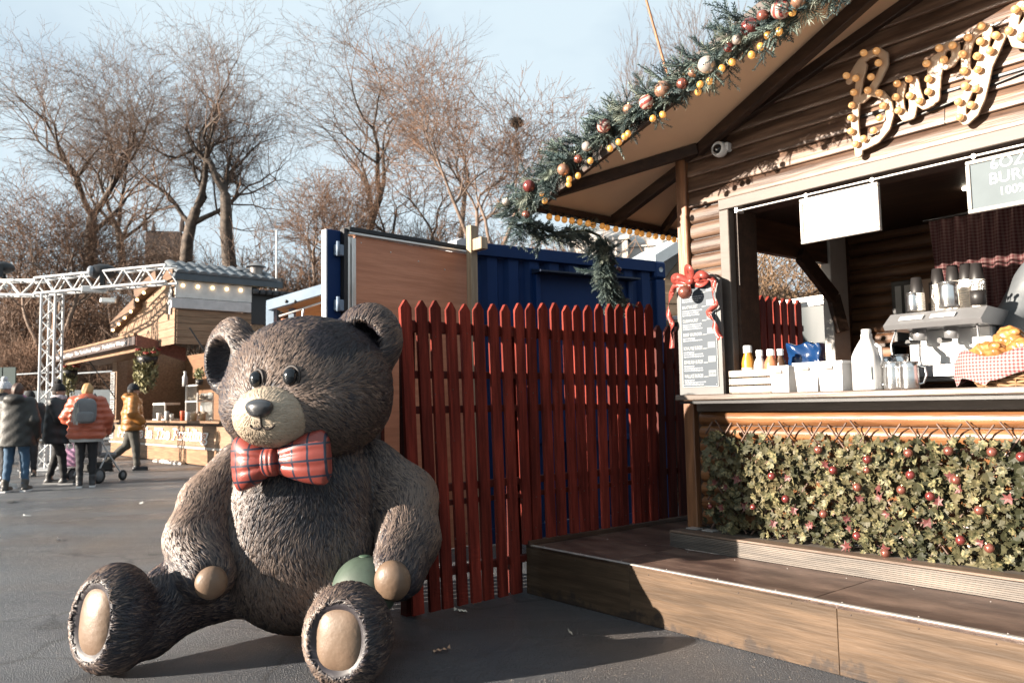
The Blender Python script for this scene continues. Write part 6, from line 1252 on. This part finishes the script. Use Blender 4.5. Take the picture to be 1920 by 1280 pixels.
# reeds and dry grass bank seen through the side window, distant church tower, antenna
dg = ST.w(-3.3, 6.0, 0); gS = []; rn = random.Random(8)
for k in range(1500):
    p = Vector((rn.uniform(-2.5, 2.2), rn.uniform(0, 2), rn.uniform(1.3, 3.4))); d = Vector((rn.gauss(0, .5), rn.gauss(0, .4), rn.uniform(.2, 1))).normalized(); L_ = rn.uniform(.4, 1.0)
    q = p+d*L_; r_ = q+(d+Vector((0, 0, -1.1))).normalized()*L_*.7; gS += [(np.array(p), np.array(q), .007, .007, 0), (np.array(q), np.array(r_), .007, .004, 0)]
dry = thing('dry_bush', 'dry straw-coloured bush seen through the stall side window', 'bush', dg, ST.rz); ob('stems', seg_mesh('stems', gS, 3), mat('dry_straw', (.17, .105, .058), rough=.8, var=.3, scale=3), dry, kind='stuff'); ob('mound', MB().ell((-.5, 1.8, .9), (3.0, 1.2, 1.3), 16, 10), mat('mound_earth', (.06, .045, .03), rough=.95), dry)
stone = mat('sooty_stone', (.06, .042, .036), rough=.9, var=.25, scale=.6); cb = dep(312, 560, 125); ct_ = thing('church_tower', 'sooty gothic church tower with pinnacles far behind the bare trees', 'tower', (cb[0], cb[1], 8), .2); H_ = dep(292, 440, 125)[2]-8
ob('shaft', MB().box(-2.7, 2.7, -2.7, 2.7, 0, H_, .2), stone, ct_)
for x in (-2.7, 2.7):
    for y in (-2.7, 2.7): ob('pinnacle', MB().lathe([(.4, 0), (.4, 1), (0, 3.2)], (x, y, H_), 6, smooth=False), stone, ct_)
for z0 in (H_*.3,): ob('window', MB().prism([(-.8, 0), (.8, 0), (.8, 3), (0, 4.4), (-.8, 3)], -2.76, -2.68), black_m, ct_, (0, 0, z0))
ap = dep(518, 560, 24); ant = thing('antenna_pole', 'thin white pole standing behind the pudding stall', 'pole', (ap[0], ap[1], 0), 0); ob('pole', MB().tube([(0, 0, 0), (0, 0, dep(518, 432, 24)[2])], [.035, .025], 8), alu, ant); ob('box', MB().box(.02, .2, -.1, .1, dep(518, 540, 24)[2], dep(518, 522, 24)[2], .02), black_m, ant)
# pale marquee tents up the bank under the eave
for px, py, lb in ((1130, 452, 'white tent roof far up the bank behind the container'), (1205, 462, 'second pale tent roof further along the bank by the pine hut')):
    p = dep(px, py, 40); t = thing('tent', lb, 'tent', p-np.array([0, 0, 2.2]), .5, 'white tents on the bank'); ob('roof', MB().lathe([(2.2, 1.9), (2.2, 2.1), (.1, 3.0)], n=4, smooth=False), cream, t); ob('wall', MB().lathe([(2.05, -.6), (2.05, 1.89)], n=4, smooth=False), cream, t)
# ================================================================== PEOPLE
skin = mat('skin', (.30, .17, .12), rough=.5, var=.06); eyem = mat('eye_dark', (.02, .015, .012), rough=.2)
SHO = .185
def person(px, py, rz, h, label, coat, coatlen=.78, puff=.035, legs=(.02, .02, .025), boots=(.025, .022, .02), sole=(.1, .1, .1), hair=(.10, .05, .02), hat=None, pom=False, hood=False, scarf=None, armL=None, armR=None, footL=(.10, .02), footR=(-.10, -.02), kneeL=None, kneeR=None, wide=1.0, legw=1.0, turn=0, loc=None, coat_rough=.55, liftL=0, hem=None, group=None):
    p = gnd(px, py) if loc is None else loc; k = h/1.72; t = thing('person', label, 'person', p, rz, group); t.scale = (k, k, k)
    sh = {1: np.array([SHO, .0, 1.41]), -1: np.array([-SHO, .0, 1.41])}
    el = {1: np.array((armL or ((.27, .04, 1.13), (.25, -.10, .90)))[0]), -1: np.array((armR or ((-.27, .04, 1.13), (-.25, -.10, .90)))[0])}
    wr = {1: np.array((armL or ((.27, .04, 1.13), (.25, -.10, .90)))[1]), -1: np.array((armR or ((-.27, .04, 1.13), (-.25, -.10, .90)))[1])}
    ft = {1: np.array([footL[0], footL[1], .075+liftL]), -1: np.array([footR[0], footR[1], .075])}
    kn = {1: np.array(kneeL) if kneeL else (ft[1]+np.array([.09, 0, .90]))/2+np.array([0, -.03, .02]), -1: np.array(kneeR) if kneeR else (ft[-1]+np.array([-.09, 0, .90]))/2+np.array([0, -.03, .02])}
    ct2, st2 = math.cos(turn), math.sin(turn); fw = np.array([st2, -ct2, 0]); sd = np.array([ct2, st2, 0]); hc = np.array([0, -.01, 1.60])
    def body(P):
        Bh = np.stack([sd, -fw, [0, 0, 1]]); d = s_ell(P, hc, (.074, .092, .112), Bh); d = smin(d, s_ell(P, hc+fw*.035-np.array([0, 0, .055]), (.05, .052, .05), Bh), .03)
        d = smin(d, s_cap(P, hc+fw*.088+np.array([0, 0, .012]), hc+fw*.108-np.array([0, 0, .02]), .010, .015), .012)
        for s in (-1, 1): d = np.minimum(d, s_ell(P, hc+sd*.076*s-np.array([0, 0, .005]), (.012, .022, .032), Bh))
        d = smin(d, s_cap(P, (0, .005, 1.42), (0, 0, 1.54), .055, .05), .03); d = smin(d, s_cap(P, (0, 0, 1.0), (0, 0, 1.34), .125, .13), .05)
        for s in (-1, 1):
            d = smin(d, s_chain(P, [np.append(sh[s], .05), np.append(el[s], .04), np.append(wr[s], .028)], .02), .03); v = wr[s]-el[s]; v = v/np.linalg.norm(v); o = np.cross(v, [0, 0, 1.0]); o = o/(np.linalg.norm(o)+1e-6); q = wr[s]+v*.055
            d = smin(d, s_cap(P, wr[s], q, .028, .032), .015)
            for f, ln in ((-.026, .058), (-.009, .07), (.009, .068), (.026, .052)): d = smin(d, s_cap(P, q+o*f, q+o*f*1.15+v*ln-np.array([0, 0, .012]), .010, .008), .006)
            d = smin(d, s_cap(P, wr[s]+v*.02, wr[s]+v*.06-o*.05*s, .012, .009), .008)
            d = smin(d, s_chain(P, [np.array([.085*s, 0, .90, .085]), np.append(kn[s], .055), np.append(ft[s]+np.array([0, 0, .03]), .04)], .02), .03); d = smin(d, s_cap(P, ft[s], ft[s]+np.array([0, -.14, -.035]), .035, .028), .02)
        return d
    lo = np.minimum.reduce([wr[1], wr[-1], ft[1], ft[-1], (-.3, -.2, 0)])-.2; hi = np.maximum.reduce([wr[1], wr[-1], ft[1], ft[-1], (.3, .2, 1.72)])+.2; lo[2] = -.01+0; hi[2] = 1.76
    sculpt('body', body, lo, hi, .0175, skin, t)
    for s in (-1, 1): ob('eye', MB().ell(tuple(hc+fw*.083+sd*.031*s+np.array([0, 0, .012])), (.012, .012, .008), 8, 6), eyem, t)
    ob('mouth', MB().ell(tuple(hc+fw*.088-np.array([0, 0, .052])), (.022, .010, .006), 8, 5), mat('lips', (.32, .10, .08), rough=.5), t)
    # trousers, boots
    lm = mat('cloth_%.3f_%.3f_%.3f' % legs, legs, rough=.8, var=.18, scale=9, bump=.3, bscale=25); bmm = mat('boot_%.3f_%.3f_%.3f' % boots, boots, rough=.5, var=.15); sm_ = mat('sole_%.2f' % sole[0], sole, rough=.6)
    def trs(P):
        d = s_ell(P, (0, 0, .93), (.175*wide, .13*wide, .14))
        for s in (-1, 1): d = smin(d, s_chain(P, [np.array([.09*s, 0, .88, .105*legw]), np.append(kn[s], .072*legw), np.append(ft[s]+np.array([0, .01, .05]), .055*legw)], .025), .03)
        return np.maximum(d+.006*np.sin(P[:, 2]*48+P[:, 0]*20)*np.clip(1-P[:, 2], 0, 1), P[:, 2]-1.02)
    sculpt('trousers', trs, lo, (hi[0], hi[1], 1.05), .018, lm, t)
    for s in (-1, 1):
        tilt = liftL > 0 and s == 1
        def bt_(P, s=s, tilt=tilt):
            toe = ft[s]+(np.array([0, -.10, -.115]) if tilt else np.array([0, -.155, -.032])); heel = ft[s]+(np.array([0, .05, -.02]) if tilt else np.array([0, .055, -.03])); return smin(smin(s_cap(P, heel, toe, .045, .042), s_cap(P, ft[s]+np.array([0, .012, .10]), ft[s]+np.array([0, .012, -.01]), .056, .05), .03), s_cap(P, heel, ft[s], .045, .045), .02) if tilt else np.maximum(smin(s_cap(P, heel, toe, .045, .042), s_cap(P, ft[s]+np.array([0, .012, .10]), ft[s]+np.array([0, .012, -.01]), .056, .05), .03), -P[:, 2]+.012)
        b = sculpt('boot', bt_, ft[s]-np.array([.12, .28, .2]), ft[s]+np.array([.12, .16, .2]), .014, bmm, t)
        if not tilt: ob('sole', MB().prism([(-.042, .095), (.042, .095), (.046, -.05), (.044, -.15), (.02, -.195), (-.02, -.195), (-.044, -.15), (-.046, -.05)], .0, .028, axes=(0, 1, 2)), sm_, b, (ft[s][0], ft[s][1], 0))
    # coat with sleeves
    cm_ = mat('coat_%.3f_%.3f_%.3f' % coat, coat, rough=coat_rough, var=.14, scale=7, bump=.35, bscale=22); ru = puff
    def ctf(P):
        q = np.clip((1.45-P[:, 2])/(1.45-coatlen), 0, 1); wx = (.185+.05*q)*wide+ru*.5; wy = (.125+.055*q)*wide+ru*.6; e = ((np.abs(P[:, 0])/wx)**2.4+(np.abs(P[:, 1])/wy)**2.4)**(1/2.4); d = np.maximum((e-1)*.13, np.maximum(coatlen-P[:, 2], P[:, 2]-1.44)); d = smin(d, s_cap(P, (-.12, 0, 1.40), (.12, 0, 1.40), .085+ru*.4, .085+ru*.4), .06)
        for s in (-1, 1): d = smin(d, s_chain(P, [np.append(sh[s], .082+ru*.6), np.append(el[s], .074+ru*.7), np.append(wr[s], .055+ru*.4)], .03), .035)
        d = smin(d, s_cap(P, (0, .01, 1.43), (0, .0, 1.50), .095, .082+ru*.3), .04)
        if hood: d = smin(d, s_ell(P, (0, .115, 1.47), (.16, .10, .085)), .03)
        return d+(ru*.11)*np.cos(P[:, 2]*62)*np.clip((ru-.042)*200, 0, 1)+.0035*np.sin(P[:, 2]*37+P[:, 0]*12)*np.sin(P[:, 0]*19+P[:, 1]*14+1)
    co = sculpt('coat', ctf, (lo[0]-.1, lo[1]-.1, coatlen-.06), (hi[0]+.1, hi[1]+.1, 1.66), .0165, cm_, t)
    if hem: ob('shirt_hem', MB().lathe([(.215*wide, coatlen-.045), (.225*wide, coatlen+.02)], n=24), mat('white_shirt', (.40, .4, .39), rough=.8), t, scale=(1, .74, 1))
    # hair or hat
    Bh = np.stack([sd, -fw, [0, 0, 1]]); hm = mat('hair_%.2f_%.2f' % hair[:2], hair, rough=.6, var=.3, scale=30, stretch=(1, 1, .2))
    def hf(P): return np.maximum(s_ell(P, hc-fw*.016+np.array([0, 0, .012]), (.088, .1, .122), Bh)+.004*np.sin(P[:, 0]*90+P[:, 2]*30), (P-hc)@fw-.045-.6*np.clip(P[:, 2]-hc[2]-.04, -.1, .2))
    sculpt('hair', hf, hc-.17, hc+.17, .012, hm, t)
    if hat:
        htm = mat('hat_%.3f_%.3f' % hat[:2], hat, rough=.9, var=.2, scale=25, bump=.5, bscale=60)
        def hatf(P): return np.maximum(s_ell(P, hc-fw*.008+np.array([0, 0, .022]), (.100, .115, .135), Bh)+.004*np.sin(np.arctan2(P[:, 0], P[:, 1])*22), hc[2]+.012-P[:, 2])
        ht = sculpt('hat', hatf, hc-.16, hc+.2, .012, htm, t); ob('hat_band', MB().lathe([(1, -.018), (1.04, 0), (1, .022)], tuple(hc+np.array([0, 0, .026])), 22), htm, t, (0, 0, 0)) if False else None
        if pom: ob('bobble', MB().ell(tuple(hc-fw*.01+np.array([0, 0, .175])), .052, 12, 8), htm, ht)
    if scarf: sculpt('scarf', lambda P: s_ell(P, (0, -.005, 1.49), (.125, .125, .065))+.007*np.sin(P[:, 0]*60+P[:, 2]*50), (-.2, -.2, 1.38), (.2, .2, 1.6), .014, mat('scarf_%.2f_%.2f' % scarf[:2], scarf, rough=.85, var=.6, scale=30), t)
    return t
person(160, 913, R(204), 1.66, 'person in a puffy orange jacket and black leggings seen from behind', (.36, .08, .038), .80, .05, (.012, .012, .014), (.02, .02, .022), (.6, .6, .6), (.42, .24, .10), hood=True, armL=((.30, -.06, 1.16), (.22, -.24, 1.06)), armR=((-.30, -.02, 1.14), (-.30, -.16, .92)), wide=1.16, legw=.92, hem=True, coat_rough=.45, footL=(.09, .0), footR=(-.10, -.03))
bpk = thing('backpack', 'small grey backpack worn over the orange jacket', 'backpack', gnd(160, 913)+np.array([.0, 0, 0]), R(204)); gy = mat('grey_canvas', (.14, .14, .145), rough=.75, var=.1, bump=.2)
def bkf(P): return (((np.abs(P[:, 0])/.155)**3.5+(np.abs(P[:, 1]-.27)/.09)**3+(np.abs(P[:, 2]-1.22)/.20)**3.5)**(1/3.3)-1)*.1
sculpt('bag', bkf, (-.2, .12, .98), (.2, .42, 1.46), .014, gy, bpk); sculpt('pocket', lambda P: (((np.abs(P[:, 0])/.125)**4+(np.abs(P[:, 1]-.35)/.045)**3+(np.abs(P[:, 2]-1.125)/.085)**4)**(1/3.6)-1)*.06, (-.18, .27, 1.0), (.18, .43, 1.25), .012, gy, bpk)
for s in (-1, 1): ob('strap', MB().tube([(.08*s, .19, 1.38), (.11*s, .06, 1.49), (.13*s, -.12, 1.42), (.14*s, -.17, 1.25)], .016, 6), gy, bpk)
ob('grab_loop', MB().tube([(-.03, .26, 1.415), (0, .28, 1.455), (.03, .26, 1.415)], .008, 6), gy, bpk)
tas = MB(); rt = random.Random(5)
for k in range(26): x = .12+rt.uniform(-.03, .04); tas.tube([(x, .35+rt.uniform(-.02, .02), 1.36-rt.random()*.1), (x+rt.uniform(-.02, .03), .37, 1.12-rt.random()*.12)], .006, 4)
ob('tassel', tas, mat('cream_tassel', (.35, .34, .31), rough=.8), bpk)
person(28, 922, R(188), 1.66, 'person in a khaki parka and blue jeans seen from behind in the queue', (.015, .0145, .013), .72, .03, (.035, .08, .14), (.05, .045, .04), (.6, .58, .55), (.06, .03, .02), hood=True, scarf=(.35, .10, .22), wide=1.12, legw=.95, armL=((.27, -.04, 1.15), (.20, -.20, 1.02)), footL=(.13, .03), footR=(-.13, -.05))
person(105, 908, R(100), 1.67, 'person in a long black coat and black bobble hat standing in profile', (.010, .011, .014), .70, .03, (.010, .010, .012), (.02, .02, .022), (.35, .35, .35), (.04, .025, .02), hat=(.008, .008, .010), pom=True, scarf=(.42, .36, .38), wide=1.12, armL=((.22, -.12, 1.16), (.12, -.30, 1.22)), armR=((-.24, -.12, 1.15), (-.08, -.30, 1.20)), footL=(.10, .14), footR=(-.08, -.16))
person(2, 916, R(128), 1.70, 'person in a white bobble hat at the left picture edge', (.016, .016, .018), .74, .035, (.012, .012, .014), (.55, .54, .52), (.7, .7, .7), (.50, .38, .24), hat=(.42, .43, .45), pom=True, wide=1.15, hood=True, turn=-.3)
person(52, 893, R(30), 1.60, 'person in a dark hood facing the camera between the queuers', (.012, .013, .017), .75, .03, hair=(.03, .02, .015), hat=(.012, .012, .014), turn=.4)
person(247, 882, R(118), 1.74, 'person in a mustard yellow padded jacket walking past the pudding stall', (.25, .10, .016), .80, .045, (.05, .047, .04), (.012, .013, .016), (.06, .06, .06), (.03, .02, .015), hat=(.012, .015, .02), wide=1.1, legw=1.15, hood=True, coat_rough=.5, armL=((.27, .10, 1.14), (.24, -.02, .92)), armR=((-.28, .02, 1.15), (-.26, -.16, .98)), footL=(.08, .46), footR=(-.08, -.10), kneeL=(.09, .10, .50), kneeR=(-.09, -.06, .50), liftL=.06)
person(0, 0, ST.rz, 1.72, 'person in a grey hooded top working inside the burger stall at the right edge', (.10, .11, .12), .8, .03, loc=ST.w(ct(2040, .75), .75, .44), hair=(.05, .03, .02), armL=((.28, -.05, 1.12), (.22, -.28, 1.05)), armR=((-.30, -.08, 1.16), (-.26, -.30, 1.02)), hood=True)
# pushchair beside the orange jacket, pink bag
pcp = gnd(184, 903); pc = thing('pushchair', 'black and grey pushchair in front of the person in orange', 'pushchair', pcp, R(165)); rub = mat('rubber', (.012, .012, .012), rough=.7)
for x, y, r in ((-.24, -.30, .09), (.24, -.30, .09), (-.27, .28, .13), (.27, .28, .13)):
    w_ = ob('wheel', MB().lathe([(r-.03, -.02), (r, -.015), (r, .015), (r-.03, .02)], n=18, M=Matrix.Rotation(R(90), 4, 'Y')), rub, pc, (x, y, r)); ob('hub', MB().lathe([(0, -.015), (r-.03, -.012), (r-.03, .012), (0, .015)], n=12, M=Matrix.Rotation(R(90), 4, 'Y')), gy, w_)
for s in (-.23, .23): ob('frame', MB().tube([(s, .30, .13), (s, .05, .5), (s, .42, 1.02)], .014, 6).tube([(s, -.3, .10), (s, .05, .5)], .014, 6), alu, pc)
ob('handle', MB().tube([(-.23, .42, 1.02), (.23, .42, 1.02)], .018, 8), rub, pc); ob('seat', MB().box(-.2, .2, -.22, .15, .42, .50, .03), mat('pram_grey', (.20, .19, .19), rough=.8), pc); ob('backrest', MB().box(-.2, .2, .12, .2, .5, .95, .03), MATS['pram_grey'], pc); ob('canopy', MB().ell((0, .02, .92), (.23, .30, .17), 14, 8), rub, pc); ob('basket', MB().box(-.19, .19, -.15, .25, .18, .34, .03), rub, pc)
pkb = gnd(131, 875); pkm = mat('pink_foil', (.40, .22, .34), rough=.35, var=.5, scale=14); pk_ = thing('gift_bag', 'pink and lilac gift bag standing on the ground between the queuers', 'bag', pkb, .2)
sculpt('bag', lambda P: (((np.abs(P[:, 0])/.16)**4+(np.abs(P[:, 1])/.09)**4+(np.abs(P[:, 2]-.2)/.2)**6)**.25-1)*.08+.006*np.sin(P[:, 2]*50+P[:, 0]*40), (-.2, -.14, -.02), (.2, .14, .45), .014, pkm, pk_); ob('handle', MB().tube([(-.07, 0, .39), (-.06, 0, .52), (.06, 0, .52), (.07, 0, .39)], .006, 6), pkm, pk_)
